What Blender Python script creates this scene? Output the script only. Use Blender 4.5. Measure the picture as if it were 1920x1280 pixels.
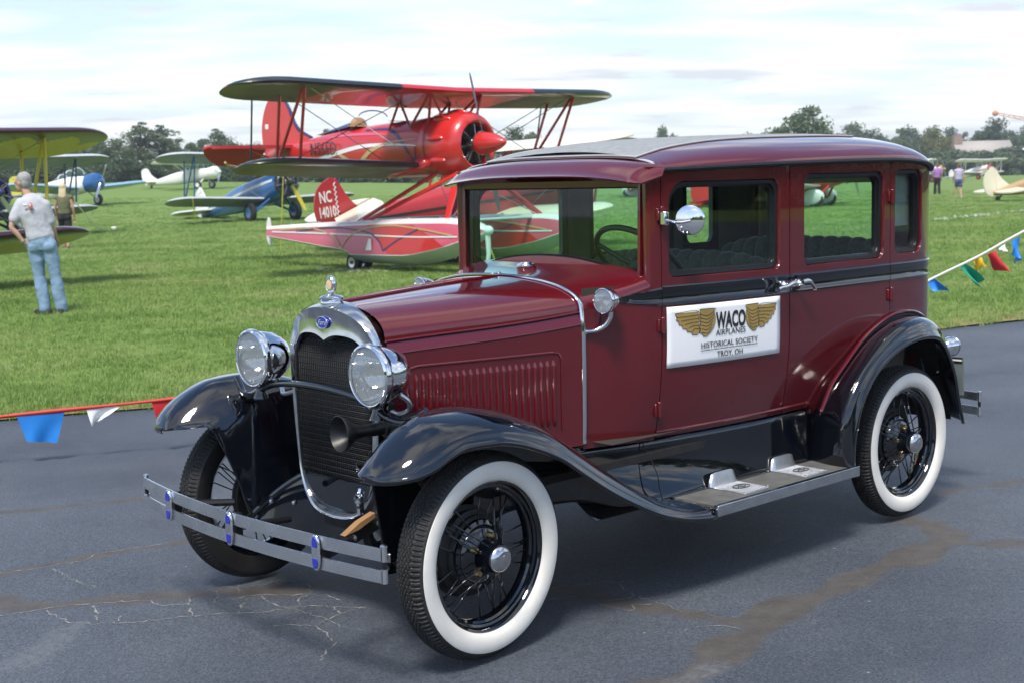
import bpy, bmesh, math, random
import numpy as np
from mathutils import Vector, Matrix, Euler
from math import sin, cos, pi, radians as rad, sqrt, atan2

for o in list(bpy.data.objects):
    bpy.data.objects.remove(o, do_unlink=True)
scene = bpy.context.scene
COL = scene.collection
rng = np.random.default_rng(7)
random.seed(7)

# ------------------------------------------------------------------ camera
F_PX, PITCH, ROLL, CAM_H = 2543.2, 0.1199, -0.0239, 1.632      # solved from the car's wheels (photo pixels)
cam = bpy.data.cameras.new('camera')
cam.sensor_width = 36.0
cam.lens = F_PX / 1920 * 36.0
cam.clip_start = 0.1
cam.clip_end = 3000
cam.dof.use_dof = True
cam.dof.focus_distance = 4.4
cam.dof.aperture_fstop = 8.0
cam_ob = bpy.data.objects.new('camera', cam)
COL.objects.link(cam_ob)
cam_ob.location = (0, 0, CAM_H)
cam_ob.rotation_euler = (Matrix.Rotation(pi / 2 - PITCH, 3, 'X') @ Matrix.Rotation(ROLL, 3, 'Z')).to_euler()
scene.camera = cam_ob

# ------------------------------------------------------------------ sky, sun, exposure
SUN_EL, SUN_AZ = rad(60), rad(196)          # azimuth clockwise from +Y (the view direction)
world = bpy.data.worlds.new('World')
scene.world = world
world.use_nodes = True
wt = world.node_tree
wt.nodes.clear()
def wn(t, **k):
    n = wt.nodes.new(t)
    for a, b in k.items(): setattr(n, a, b)
    return n
sky = wn('ShaderNodeTexSky', sky_type='NISHITA', sun_disc=False, sun_elevation=SUN_EL, sun_rotation=SUN_AZ,
         air_density=1.0, dust_density=0.6, ozone_density=2.6, altitude=200)
neg = wn('ShaderNodeTexCoord')            # for a world, Generated is the view direction
sep = wn('ShaderNodeSeparateXYZ')
wt.links.new(neg.outputs['Generated'], sep.inputs[0])
mx = wn('ShaderNodeMath', operation='MAXIMUM'); mx.inputs[1].default_value = 0.0
wt.links.new(sep.outputs['Z'], mx.inputs[0])
ad = wn('ShaderNodeMath', operation='ADD'); ad.inputs[1].default_value = 0.09
wt.links.new(mx.outputs[0], ad.inputs[0])
dv = wn('ShaderNodeVectorMath', operation='DIVIDE')
cmb = wn('ShaderNodeCombineXYZ')
for i in range(3): wt.links.new(ad.outputs[0], cmb.inputs[i])
wt.links.new(neg.outputs['Generated'], dv.inputs[0]); wt.links.new(cmb.outputs[0], dv.inputs[1])
mp = wn('ShaderNodeMapping'); mp.inputs['Scale'].default_value = (1, 1, 0.0); mp.inputs['Location'].default_value = (5.35, 2.2, 0)
wt.links.new(dv.outputs[0], mp.inputs['Vector'])
n1 = wn('ShaderNodeTexNoise'); n1.inputs['Scale'].default_value = 1.15; n1.inputs['Detail'].default_value = 9; n1.inputs['Roughness'].default_value = 0.56
n1.inputs['Distortion'].default_value = 0.25
wt.links.new(mp.outputs[0], n1.inputs['Vector'])
r1 = wn('ShaderNodeValToRGB')
r1.color_ramp.elements[0].position = 0.50; r1.color_ramp.elements[1].position = 0.60
wt.links.new(n1.outputs['Fac'], r1.inputs['Fac'])
# thin cloud veil that thickens towards the horizon (long path through the haze)
hz = wn('ShaderNodeMapRange'); hz.inputs['From Min'].default_value = 0.0; hz.inputs['From Max'].default_value = 0.26
hz.inputs['To Min'].default_value = 0.80; hz.inputs['To Max'].default_value = 0.0
wt.links.new(sep.outputs['Z'], hz.inputs['Value'])
cm = wn('ShaderNodeMath', operation='MAXIMUM')
wt.links.new(r1.outputs['Color'], cm.inputs[0]); wt.links.new(hz.outputs[0], cm.inputs[1])
# cloud shading: grey bases
n2 = wn('ShaderNodeTexNoise'); n2.inputs['Scale'].default_value = 1.3; n2.inputs['Detail'].default_value = 7
mp2 = wn('ShaderNodeMapping'); mp2.inputs['Scale'].default_value = (0.8, 1.5, 0.0); mp2.inputs['Location'].default_value = (9.1, 4.0, 0)
wt.links.new(dv.outputs[0], mp2.inputs['Vector']); wt.links.new(mp2.outputs[0], n2.inputs['Vector'])
r2 = wn('ShaderNodeValToRGB')
r2.color_ramp.elements[0].position = 0.40; r2.color_ramp.elements[0].color = (3.9, 4.1, 4.4, 1)
r2.color_ramp.elements[1].position = 0.57; r2.color_ramp.elements[1].color = (6.1, 6.1, 6.1, 1)
wt.links.new(n2.outputs['Fac'], r2.inputs['Fac'])
mixc = wn('ShaderNodeMix', data_type='RGBA')
wt.links.new(cm.outputs[0], mixc.inputs['Factor'])
wt.links.new(sky.outputs[0], mixc.inputs['A']); wt.links.new(r2.outputs['Color'], mixc.inputs['B'])
bg = wn('ShaderNodeBackground'); bg.inputs['Strength'].default_value = 0.075
wt.links.new(mixc.outputs['Result'], bg.inputs['Color'])
wo = wn('ShaderNodeOutputWorld'); wt.links.new(bg.outputs[0], wo.inputs['Surface'])

sun = bpy.data.lights.new('sun', 'SUN')
sun.energy = 1.5; sun.angle = rad(14); sun.color = (1.0, 0.95, 0.87)
sun_ob = bpy.data.objects.new('sun', sun); COL.objects.link(sun_ob)
sd = Vector((sin(SUN_AZ) * cos(SUN_EL), cos(SUN_AZ) * cos(SUN_EL), sin(SUN_EL)))
sun_ob.rotation_euler = sd.to_track_quat('Z', 'Y').to_euler()
sun_ob.location = (0, 0, 30)

vs = scene.view_settings
vs.view_transform = 'Standard'; vs.look = 'None'; vs.gamma = 1; vs.exposure = 1.58
try: vs.use_curve_mapping = False
except Exception: pass

# ------------------------------------------------------------------ pixel rays (photo pixels -> directions) and terrain
def ray(u, v):
    px, py = u - 960, v - 640
    c, s = cos(-ROLL), sin(-ROLL)
    px, py = c * px - s * py, s * px + c * py
    x, uu = px / F_PX, -py / F_PX
    return np.array([x, cos(PITCH) + uu * sin(PITCH), -sin(PITCH) + uu * cos(PITCH)])
def terrain(x, y):
    d = min(max(0.0, y - 30.0), 260.0)
    return 0.021 * d * d / (d + 14.0) * max(0.0, min(1.2, 0.6 - x / 60.0))
def ground(u, v):
    r = ray(u, v); lo, hi = 1.0, 400.0
    f = lambda t: CAM_H + r[2] * t - terrain(r[0] * t, r[1] * t)
    t = 1.0
    while t < 400 and f(t) > 0: t *= 1.03
    lo, hi = t / 1.03, t
    for _ in range(40):
        m = (lo + hi) / 2
        if f(m) > 0: lo = m
        else: hi = m
    return (r[0] * lo, r[1] * lo, terrain(r[0] * lo, r[1] * lo))
def flat(u, v, z=0.0):
    r = ray(u, v); t = (z - CAM_H) / r[2]
    return np.array([r[0] * t, r[1] * t, z])
def at_dist(u, v, y):
    r = ray(u, v); t = y / r[1]
    return np.array([r[0] * t, y, CAM_H + r[2] * t])

# ------------------------------------------------------------------ materials
MATS = {}
def new_mat(name):
    m = bpy.data.materials.new(name); m.use_nodes = True
    nt = m.node_tree
    return m, nt, nt.nodes['Principled BSDF']
def mat(name, col, rough=0.5, metal=0.0, coat=0.0, var=0.0, vscale=8.0, bump=0.0, bscale=60.0, spec=0.5, sheen=0.0, coat_rough=0.03, rvar=0.0, col2=None, detail=4):
    """plain surface with a little procedural colour / roughness variation and fine relief"""
    if name in MATS: return MATS[name]
    m, nt, b = new_mat(name)
    b.inputs['Base Color'].default_value = (*col, 1)
    b.inputs['Roughness'].default_value = rough
    b.inputs['Metallic'].default_value = metal
    b.inputs['Coat Weight'].default_value = coat
    b.inputs['Coat Roughness'].default_value = coat_rough
    b.inputs['Specular IOR Level'].default_value = spec
    b.inputs['Sheen Weight'].default_value = sheen
    tc = nt.nodes.new('ShaderNodeTexCoord')
    if var or rvar or col2:
        n = nt.nodes.new('ShaderNodeTexNoise'); n.inputs['Scale'].default_value = vscale; n.inputs['Detail'].default_value = detail
        nt.links.new(tc.outputs['Object'], n.inputs['Vector'])
        mix = nt.nodes.new('ShaderNodeMix'); mix.data_type = 'RGBA'
        c2 = col2 if col2 else tuple(min(1, c * (1 + var)) for c in col)
        c1 = col if col2 else tuple(c * (1 - var) for c in col)
        mix.inputs['A'].default_value = (*c1, 1); mix.inputs['B'].default_value = (*c2, 1)
        rp = nt.nodes.new('ShaderNodeMapRange'); rp.inputs['From Min'].default_value = 0.32; rp.inputs['From Max'].default_value = 0.68
        nt.links.new(n.outputs['Fac'], rp.inputs['Value']); nt.links.new(rp.outputs[0], mix.inputs['Factor'])
        if var or col2: nt.links.new(mix.outputs['Result'], b.inputs['Base Color'])
        if rvar:
            r2 = nt.nodes.new('ShaderNodeMapRange'); r2.inputs['To Min'].default_value = max(0.01, rough - rvar); r2.inputs['To Max'].default_value = rough + rvar
            nt.links.new(rp.outputs[0], r2.inputs['Value']); nt.links.new(r2.outputs[0], b.inputs['Roughness'])
    if bump:
        n = nt.nodes.new('ShaderNodeTexNoise'); n.inputs['Scale'].default_value = bscale; n.inputs['Detail'].default_value = 5
        nt.links.new(tc.outputs['Object'], n.inputs['Vector'])
        bp = nt.nodes.new('ShaderNodeBump'); bp.inputs['Strength'].default_value = bump; bp.inputs['Distance'].default_value = 0.01
        nt.links.new(n.outputs['Fac'], bp.inputs['Height']); nt.links.new(bp.outputs[0], b.inputs['Normal'])
    MATS[name] = m
    return m
def glass_mat(name, tint, ior=1.45, rough=0.0, refl=1.0):
    if name in MATS: return MATS[name]
    m, nt, b = new_mat(name)
    nt.nodes.remove(b)
    t = nt.nodes.new('ShaderNodeBsdfTransparent'); t.inputs['Color'].default_value = (*tint, 1)
    g = nt.nodes.new('ShaderNodeBsdfGlossy'); g.inputs['Roughness'].default_value = rough; g.inputs['Color'].default_value = (refl, refl, refl, 1)
    lw = nt.nodes.new('ShaderNodeLayerWeight'); lw.inputs['Blend'].default_value = 0.5
    pw = nt.nodes.new('ShaderNodeMath'); pw.operation = 'POWER'; pw.inputs[1].default_value = 5.0; nt.links.new(lw.outputs['Facing'], pw.inputs[0])
    f = nt.nodes.new('ShaderNodeMath'); f.operation = 'MULTIPLY_ADD'; f.inputs[1].default_value = 0.9; f.inputs[2].default_value = 1.1*((ior - 1)/(ior + 1))**2; nt.links.new(pw.outputs[0], f.inputs[0])
    mx = nt.nodes.new('ShaderNodeMixShader')
    nt.links.new(f.outputs[0], mx.inputs[0]); nt.links.new(t.outputs[0], mx.inputs[1]); nt.links.new(g.outputs[0], mx.inputs[2])
    nt.links.new(mx.outputs[0], nt.nodes['Material Output'].inputs['Surface'])
    MATS[name] = m
    return m

# ------------------------------------------------------------------ mesh helpers
def pchip(xs, ys):
    xs = np.asarray(xs, float); ys = np.asarray(ys, float)
    o = np.argsort(xs); xs = xs[o]; ys = ys[o]
    h = np.diff(xs); d = np.diff(ys) / h
    m = np.zeros(len(xs))
    m[0], m[-1] = d[0], d[-1]
    for i in range(1, len(xs) - 1):
        if d[i-1] * d[i] > 0:
            w1, w2 = 2*h[i] + h[i-1], h[i] + 2*h[i-1]
            m[i] = (w1 + w2) / (w1 / d[i-1] + w2 / d[i])
    def f(x):
        x = min(max(x, xs[0]), xs[-1])
        i = int(min(max(np.searchsorted(xs, x) - 1, 0), len(h) - 1))
        t = (x - xs[i]) / h[i]
        return float((2*t**3 - 3*t**2 + 1)*ys[i] + (t**3 - 2*t**2 + t)*h[i]*m[i] + (-2*t**3 + 3*t**2)*ys[i+1] + (t**3 - t**2)*h[i]*m[i+1])
    return f
def catmull(P, n):
    """n samples per span through the points"""
    P = [np.asarray(p, float) for p in P]
    Q = [2*P[0] - P[1]] + P + [2*P[-1] - P[-2]]
    out = []
    for i in range(1, len(Q) - 2):
        a, b, c, d = Q[i-1:i+3]
        for k in range(n):
            t = k / n
            out.append(0.5*((2*b) + (-a + c)*t + (2*a - 5*b + 4*c - d)*t*t + (-a + 3*b - 3*c + d)*t**3))
    out.append(P[-1])
    return out
class MB:
    def __init__(s): s.v, s.f, s.m = [], [], []
    def add(s, v, f, mi=0):
        k = len(s.v); s.v.extend([tuple(float(c) for c in p) for p in v]); s.f.extend([tuple(i + k for i in q) for q in f]); s.m.extend([mi]*len(f))
        return s
    def grid(s, P, cu=False, cv=False, mi=0):
        R, C = len(P), len(P[0]); v = [p for r in P for p in r]; f = []
        for i in range(R if cu else R - 1):
            for j in range(C if cv else C - 1):
                f.append((i*C + j, i*C + (j+1) % C, ((i+1) % R)*C + (j+1) % C, ((i+1) % R)*C + j))
        return s.add(v, f, mi)
    def box(s, c, size, rot=None, mi=0):
        M = rot.to_3x3() if rot is not None else Matrix.Identity(3)
        v = []
        for x in (-.5, .5):
            for y in (-.5, .5):
                for z in (-.5, .5):
                    v.append(Vector(c) + M @ Vector((x*size[0], y*size[1], z*size[2])))
        return s.add(v, [(0,1,3,2), (4,6,7,5), (0,4,5,1), (2,3,7,6), (0,2,6,4), (1,5,7,3)], mi)
    def tube(s, path, r, seg=8, cap=True, n=0, flat=1.0, mi=0, up=None):
        if n: path = catmull(path, n)
        path = [Vector(p) for p in path]; N = len(path)
        rr = r if hasattr(r, '__len__') else [r]*N
        if hasattr(r, '__len__') and len(rr) != N:
            k = np.linspace(0, len(r) - 1, N); rr = np.interp(k, range(len(r)), r)
        P = []; u = None
        for i in range(N):
            t = (path[min(i+1, N-1)] - path[max(i-1, 0)])
            t = t.normalized() if t.length > 1e-9 else Vector((0,0,1))
            if u is None:
                a = Vector(up) if up else (Vector((0,0,1)) if abs(t.z) < 0.9 else Vector((1,0,0)))
                u = (a - t*a.dot(t)).normalized()
            else:
                u = (u - t*u.dot(t)); u = u.normalized() if u.length > 1e-6 else t.orthogonal().normalized()
            w = t.cross(u)
            P.append([path[i] + (u*cos(2*pi*k/seg)*flat + w*sin(2*pi*k/seg))*rr[i] for k in range(seg)])
        k0 = len(s.v)
        s.grid(P, cv=True, mi=mi)
        if cap:
            s.f.append(tuple(k0 + k for k in range(seg))); s.f.append(tuple(k0 + (N-1)*seg + k for k in reversed(range(seg)))); s.m += [mi, mi]
        return s
    def lathe(s, prof, o=(0,0,0), axis=(0,0,1), seg=24, mi=0, a0=0, a1=2*pi):
        ax = Vector(axis).normalized(); u = ax.orthogonal().normalized(); w = ax.cross(u); o = Vector(o)
        full = abs(a1 - a0 - 2*pi) < 1e-6
        n = seg if full else seg + 1
        P = [[o + ax*h + (u*cos(a0 + (a1-a0)*k/seg) + w*sin(a0 + (a1-a0)*k/seg))*max(r, 1e-5) for k in range(n)] for r, h in prof]
        return s.grid(P, cv=full, mi=mi)
    def ball(s, c, r, seg=12, rings=8, mi=0, rot=None):
        r = r if hasattr(r, '__len__') else (r, r, r)
        M = rot.to_3x3() if rot is not None else Matrix.Identity(3)
        P = []
        for i in range(rings + 1):
            th = pi*i/rings
            P.append([Vector(c) + M @ Vector((r[0]*sin(th)*cos(2*pi*k/seg), r[1]*sin(th)*sin(2*pi*k/seg), r[2]*cos(th))) for k in range(seg)])
        return s.grid(P, cv=True, mi=mi)
    def poly(s, pts, mi=0): return s.add(pts, [tuple(range(len(pts)))], mi)
    def prism(s, pts, d, mi=0):
        """closed outline extruded by vector d"""
        n = len(pts); d = Vector(d); a = [Vector(p) for p in pts]; b = [p + d for p in a]
        f = [tuple(range(n)), tuple(n + i for i in reversed(range(n)))] + [(i, i + n, (i+1) % n + n, (i+1) % n) for i in range(n)]
        return s.add(a + b, f, mi)
    def xf(s, M):
        s.v = [tuple(M @ Vector(p)) for p in s.v]; return s
    def mirror(s): s.v = [(x, -y, z) for x, y, z in s.v]; s.f = [tuple(reversed(q)) for q in s.f]; return s
    def mesh(s, name, mats, angle=38, weld=False):
        me = bpy.data.meshes.new(name); me.from_pydata(s.v, [], s.f)
        mats = mats if isinstance(mats, (list, tuple)) else [mats]
        for m in mats: me.materials.append(MATS[m] if isinstance(m, str) else m)
        if len(mats) > 1: me.polygons.foreach_set('material_index', s.m)
        bm = bmesh.new(); bm.from_mesh(me)
        if weld: bmesh.ops.remove_doubles(bm, verts=bm.verts, dist=weld if weld is not True else 1e-4)
        bmesh.ops.recalc_face_normals(bm, faces=bm.faces)
        bm.to_mesh(me); bm.free()
        me.shade_smooth()
        if angle is not None: me.set_sharp_from_angle(angle=rad(angle))
        me.update()
        return me
    def build(s, name, mats, parent=None, angle=38, solid=0, bevel=0, subsurf=0, weld=False, offset=-1):
        return obj(name, s.mesh(name, mats, angle, weld), parent, solid, bevel, subsurf, offset)
def obj(name, me, parent=None, solid=0, bevel=0, subsurf=0, offset=-1):
    o = bpy.data.objects.new(name, me); COL.objects.link(o)
    if parent is not None: o.parent = parent
    if bevel:
        b = o.modifiers.new('bevel', 'BEVEL'); b.width = bevel; b.segments = 2; b.limit_method = 'ANGLE'; b.angle_limit = rad(40)
    if solid:
        m = o.modifiers.new('solid', 'SOLIDIFY'); m.thickness = solid; m.offset = offset
    if subsurf:
        m = o.modifiers.new('sub', 'SUBSURF'); m.levels = subsurf; m.render_levels = subsurf
    return o
def tag(o, label, cat, group=None):
    o['label'] = label; o['category'] = cat
    if group: o['group'] = group
    return o
def thing(name, label, cat, loc=(0,0,0), rz=0, group=None):
    o = bpy.data.objects.new(name, None); COL.objects.link(o)
    o.empty_display_size = 0.2
    o.location = loc; o.rotation_euler = (0, 0, rz)
    return tag(o, label, cat, group)
def structure(o): o['kind'] = 'structure'; return o
def copy_tree(o, parent=None):
    c = o.copy(); COL.objects.link(c); c.parent = parent
    for ch in list(o.children): copy_tree(ch, c)
    return c
def text_mesh(string, size, extrude=0.001, shear=0.0, sx=1.0, bold=0.0, spacing=1.0, align='CENTER'):
    cu = bpy.data.curves.new('lettering', 'FONT'); cu.body = string; cu.size = size; cu.extrude = extrude
    cu.align_x = align; cu.align_y = 'CENTER'; cu.shear = shear; cu.offset = bold; cu.space_character = spacing; cu.resolution_u = 3
    t = bpy.data.objects.new('lettering', cu); COL.objects.link(t)
    dg = bpy.context.evaluated_depsgraph_get(); dg.update()
    me = bpy.data.meshes.new_from_object(t.evaluated_get(dg))
    bpy.data.objects.remove(t); bpy.data.curves.remove(cu)
    if sx != 1.0: me.transform(Matrix.Diagonal((sx, 1, 1, 1)))
    return me
def lettering(string, size, m, parent, M, name='lettering', **k):
    """text in local XY plane (x right, y up) placed by matrix M"""
    me = text_mesh(string, size, **k); me.name = name
    me.materials.clear(); me.materials.append(MATS[m])
    me.transform(M)
    o = obj(name, me, parent)
    return o
def frame(o, right, up):
    r = Vector(right).normalized(); u = Vector(up); u = (u - r*u.dot(r)).normalized(); n = r.cross(u)
    M = Matrix(((r.x, u.x, n.x, o[0]), (r.y, u.y, n.y, o[1]), (r.z, u.z, n.z, o[2]), (0,0,0,1)))
    return M
# ================================================================== ground
def asphalt_mat():
    m, nt, b = new_mat('asphalt'); N = nt.nodes; L = nt.links
    tc = N.new('ShaderNodeTexCoord')
    def noise(sc, det=4, ro=0.55):
        n = N.new('ShaderNodeTexNoise'); n.inputs['Scale'].default_value = sc; n.inputs['Detail'].default_value = det; n.inputs['Roughness'].default_value = ro
        L.new(tc.outputs['Object'], n.inputs['Vector']); return n
    def mixc(fac, a, bb):
        x = N.new('ShaderNodeMix'); x.data_type = 'RGBA'
        if fac is not None: L.new(fac, x.inputs['Factor'])
        for k, c in (('A', a), ('B', bb)):
            if isinstance(c, tuple): x.inputs[k].default_value = (*c, 1)
            else: L.new(c, x.inputs[k])
        return x
    def rng_(src, a, bb, c=0.0, d=1.0):
        x = N.new('ShaderNodeMapRange'); x.inputs['From Min'].default_value = a; x.inputs['From Max'].default_value = bb; x.inputs['To Min'].default_value = c; x.inputs['To Max'].default_value = d
        L.new(src, x.inputs['Value']); return x.outputs[0]
    patch = noise(0.55, 5); fine = noise(110, 4, 0.75); mid = noise(9, 5, 0.65)
    vo = N.new('ShaderNodeTexVoronoi'); vo.inputs['Scale'].default_value = 120; L.new(tc.outputs['Object'], vo.inputs['Vector'])
    base = mixc(rng_(patch.outputs['Fac'], 0.35, 0.65), (0.048, 0.058, 0.076), (0.092, 0.105, 0.126))
    base = mixc(rng_(mid.outputs['Fac'], 0.55, 0.8), base.outputs['Result'], (0.095, 0.103, 0.116))
    agg = mixc(rng_(fine.outputs['Fac'], 0.40, 0.72), (0.45, 0.45, 0.46), (1.9, 1.9, 1.9))
    mul = N.new('ShaderNodeMix'); mul.data_type = 'RGBA'; mul.blend_type = 'MULTIPLY'; mul.inputs['Factor'].default_value = 0.8
    L.new(base.outputs['Result'], mul.inputs['A']); L.new(agg.outputs['Result'], mul.inputs['B'])
    # pale grit specks
    vs_ = N.new('ShaderNodeTexVoronoi'); vs_.inputs['Scale'].default_value = 5.5; L.new(tc.outputs['Object'], vs_.inputs['Vector'])
    lt = N.new('ShaderNodeMath'); lt.operation = 'LESS_THAN'; lt.inputs[1].default_value = 0.028; L.new(vs_.outputs['Distance'], lt.inputs[0])
    c1 = mixc(lt.outputs[0], mul.outputs['Result'], (0.30, 0.27, 0.23))
    at = N.new('ShaderNodeAttribute'); at.attribute_name = 'seal'
    ns = noise(26, 5, 0.7)
    sm = N.new('ShaderNodeMath'); sm.operation = 'MULTIPLY'; L.new(at.outputs['Fac'], sm.inputs[0]); L.new(rng_(ns.outputs['Fac'], 0.25, 0.55, 0.6, 1.0), sm.inputs[1])
    sealc = mixc(rng_(mid.outputs['Fac'], 0.3, 0.7), (0.058, 0.051, 0.046), (0.098, 0.086, 0.076))
    c2 = mixc(sm.outputs[0], c1.outputs['Result'], sealc.outputs['Result'])
    ap = N.new('ShaderNodeAttribute'); ap.attribute_name = 'pale'
    pm = N.new('ShaderNodeMath'); pm.operation = 'MULTIPLY'; L.new(ap.outputs['Fac'], pm.inputs[0]); L.new(rng_(ns.outputs['Fac'], 0.35, 0.65, 0.0, 0.9), pm.inputs[1])
    c3 = mixc(pm.outputs[0], c2.outputs['Result'], (0.13, 0.14, 0.155))
    L.new(c3.outputs['Result'], b.inputs['Base Color'])
    b.inputs['Roughness'].default_value = 0.62; b.inputs['Specular IOR Level'].default_value = 0.45
    bp = N.new('ShaderNodeBump'); bp.inputs['Strength'].default_value = 0.75; bp.inputs['Distance'].default_value = 0.006
    su = N.new('ShaderNodeMath'); su.operation = 'MULTIPLY_ADD'; su.inputs[1].default_value = 0.5; L.new(vo.outputs['Distance'], su.inputs[0]); L.new(fine.outputs['Fac'], su.inputs[2])
    L.new(su.outputs[0], bp.inputs['Height']); L.new(bp.outputs[0], b.inputs['Normal'])
    MATS['asphalt'] = m
asphalt_mat()
edge_x = [-60, -15, -8, -3.65, -2.985, -2.66, 1.0, 4.43, 4.95, 5.49, 9, 20, 60]
edge_y = [-14, 4.7, 7.65, 9.52, 9.82, 9.94, 11.8, 13.65, 14.02, 14.40, 16.6, 23.0, 46]
edge = pchip(edge_x, edge_y)
def edge_n(x): return edge(x) + 0.05*sin(x*3.1) + 0.03*sin(x*9.7 + 1) + 0.02*sin(x*23)
# asphalt sheet: fine where the camera stands, coarse beyond; sealed seams are a vertex attribute (worn tar)
def spaced(lo, a, b, hi, fine, coarse):
    return np.concatenate([np.arange(lo, a, coarse), np.arange(a, b, fine), np.arange(b, hi + coarse, coarse)])
gx = spaced(-40, -4.2, 6.2, 40, 0.03, 1.5); gy = spaced(-15, 2.6, 14.5, 40, 0.03, 1.5)
SEAL = [([(1240, 1290), (1330, 1240), (1400, 1190), (1435, 1155), (1500, 1125), (1600, 1085), (1690, 1050), (1745, 1025), (1770, 1000), (1745, 985), (1690, 968)], 0.075),
        ([(1030, 1105), (1100, 1110), (1180, 1130), (1280, 1145), (1380, 1165), (1435, 1170)], 0.05),
        ([(1775, 1015), (1850, 1018), (1940, 1015)], 0.05), ([(1690, 930), (1800, 915), (1940, 897)], 0.035),
        ([(-20, 1078), (100, 1055), (200, 1035), (310, 1020), (345, 1012), (420, 1000)], 0.035),
        ([(-20, 1122), (60, 1133), (130, 1128), (260, 1118), (400, 1108), (520, 1105), (640, 1088), (730, 1090)], 0.06),
        ([(-20, 962), (80, 953), (200, 940), (280, 934)], 0.03), ([(1470, 948), (1540, 930), (1620, 945)], 0.04), ([(1560, 1290), (1435, 1165)], 0.0)]
PALE = [([(-20, 1250), (50, 1235), (92, 1206), (125, 1181), (158, 1166)], 0.05), ([(1255, 1285), (1330, 1250)], 0.06)]
def dist_field(polys, X, Y):
    out = np.zeros_like(X)
    for pts, w in polys:
        if w <= 0: continue
        G = catmull([flat(u, v)[:2] for u, v in pts], 6)
        best = np.full(X.shape, 1e9)
        for p, q in zip(G[:-1], G[1:]):
            d = q - p; t = np.clip(((X - p[0])*d[0] + (Y - p[1])*d[1])/(d @ d + 1e-12), 0, 1)
            best = np.minimum(best, np.hypot(X - p[0] - t*d[0], Y - p[1] - t*d[1]))
        wob = w*(1 + 0.35*np.sin(X*11 + Y*7) + 0.25*np.sin(X*31 - Y*23))
        out = np.maximum(out, np.clip((wob - best)/(0.35*w) + 0.5, 0, 1))
    return out
XX, YY = np.meshgrid(gx, gy, indexing='ij')
me = bpy.data.meshes.new('asphalt')
nx, ny = len(gx), len(gy)
ZZ = 0.004*np.sin(XX*0.7) * np.sin(YY*0.55) - 0.004
V = np.stack([XX, YY, ZZ], -1).reshape(-1, 3)
ii, jj = np.meshgrid(np.arange(nx - 1), np.arange(ny - 1), indexing='ij'); a = (ii*ny + jj).ravel()
FQ = np.stack([a, a + ny, a + ny + 1, a + 1], -1)
cxm = XX[:-1, :-1].ravel(); cym = YY[:-1, :-1].ravel()
keep = cym < np.interp(cxm, edge_x, edge_y) + 1.2
FQ = FQ[keep]
me.from_pydata(V.tolist(), [], FQ.tolist())
for nm, pol in (('seal', SEAL), ('pale', PALE)):
    at = me.attributes.new(nm, 'FLOAT', 'POINT'); at.data.foreach_set('value', dist_field(pol, XX, YY).ravel().astype(np.float32))
me.materials.append(MATS['asphalt']); me.shade_smooth()
ASPH = structure(obj('asphalt', me))
# hairline cracks with pale dusty edges: thin ribbons let into the asphalt
mat('crack_dust', (0.235, 0.23, 0.22), 0.9, var=0.25, vscale=30)
def crk(sx, sy, sc, L_): return [(p[0]/sc + sx, p[1]/sc + sy) for p in L_]
CR = [crk(0, 860, 2.4, l) for l in (
    [(0, 700), (190, 670), (320, 650), (500, 640), (680, 630), (700, 650), (860, 650), (960, 640), (1020, 625), (1180, 605), (1280, 605), (1390, 605), (1480, 610), (1530, 630)],
    [(210, 675), (310, 730), (500, 735), (700, 720), (860, 700), (1000, 690), (1150, 685), (1280, 670), (1350, 655), (1500, 660), (1640, 665)],
    [(1180, 610), (1220, 645), (1290, 665), (1370, 680), (1480, 715), (1530, 750)],
    [(1640, 660), (1530, 690), (1480, 715), (1420, 745), (1470, 775), (1480, 800), (1510, 820), (1470, 860), (1440, 900)],
    [(1250, 745), (1320, 741), (1400, 745)], [(1390, 560), (1400, 590), (1340, 630), (1350, 655)], [(960, 640), (990, 600), (960, 590)], [(1000, 575), (1180, 560), (1260, 540), (1330, 545)],
    [(240, 490), (330, 540), (440, 575)], [(430, 650), (428, 690), (440, 720)], [(860, 610), (850, 650), (865, 700)], [(1075, 560), (1070, 600)], [(1090, 640), (1070, 690)],
    [(0, 510), (120, 495), (370, 455), (430, 425), (600, 400), (730, 378)], [(1530, 750), (1640, 762)], [(500, 735), (580, 690)], [(1500, 660), (1530, 690)])]
CR += [crk(960, 900, 2.0, l) for l in ([(120, 445), (180, 440), (235, 432)], [(140, 400), (280, 385), (420, 375)], [(400, 385), (470, 430), (400, 445), (340, 445)], [(470, 430), (560, 460), (640, 490)], [(330, 460), (440, 485), (450, 465), (520, 462)], [(780, 540), (860, 552)], [(640, 556), (780, 541)])]
mb = MB()
for l in CR:
    G = [flat(*p)[:2] for p in l]
    pts = []
    for p, q in zip(G[:-1], G[1:]):
        n_ = max(2, int(np.linalg.norm(q - p)/0.018))
        for k in range(n_): pts.append(p + (q - p)*k/n_ + rng.normal(0, 0.0065, 2))
    pts.append(G[-1])
    Lr, Rr = [], []
    for i, p in enumerate(pts):
        t = pts[min(i+1, len(pts)-1)] - pts[max(i-1, 0)]; t = t/(np.linalg.norm(t) + 1e-9)
        w = 0.0009 + 0.0048*rng.random()**2.6
        z = 0.004*sin(p[0]*0.7)*sin(p[1]*0.55) - 0.0035 + 0.0012
        Lr.append((p[0] - t[1]*w, p[1] + t[0]*w, z)); Rr.append((p[0] + t[1]*w, p[1] - t[0]*w, z))
    mb.grid([Lr, Rr])
ck = mb.build('asphalt_cracks', 'crack_dust', ASPH, angle=None); ck['kind'] = 'stuff'

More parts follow.
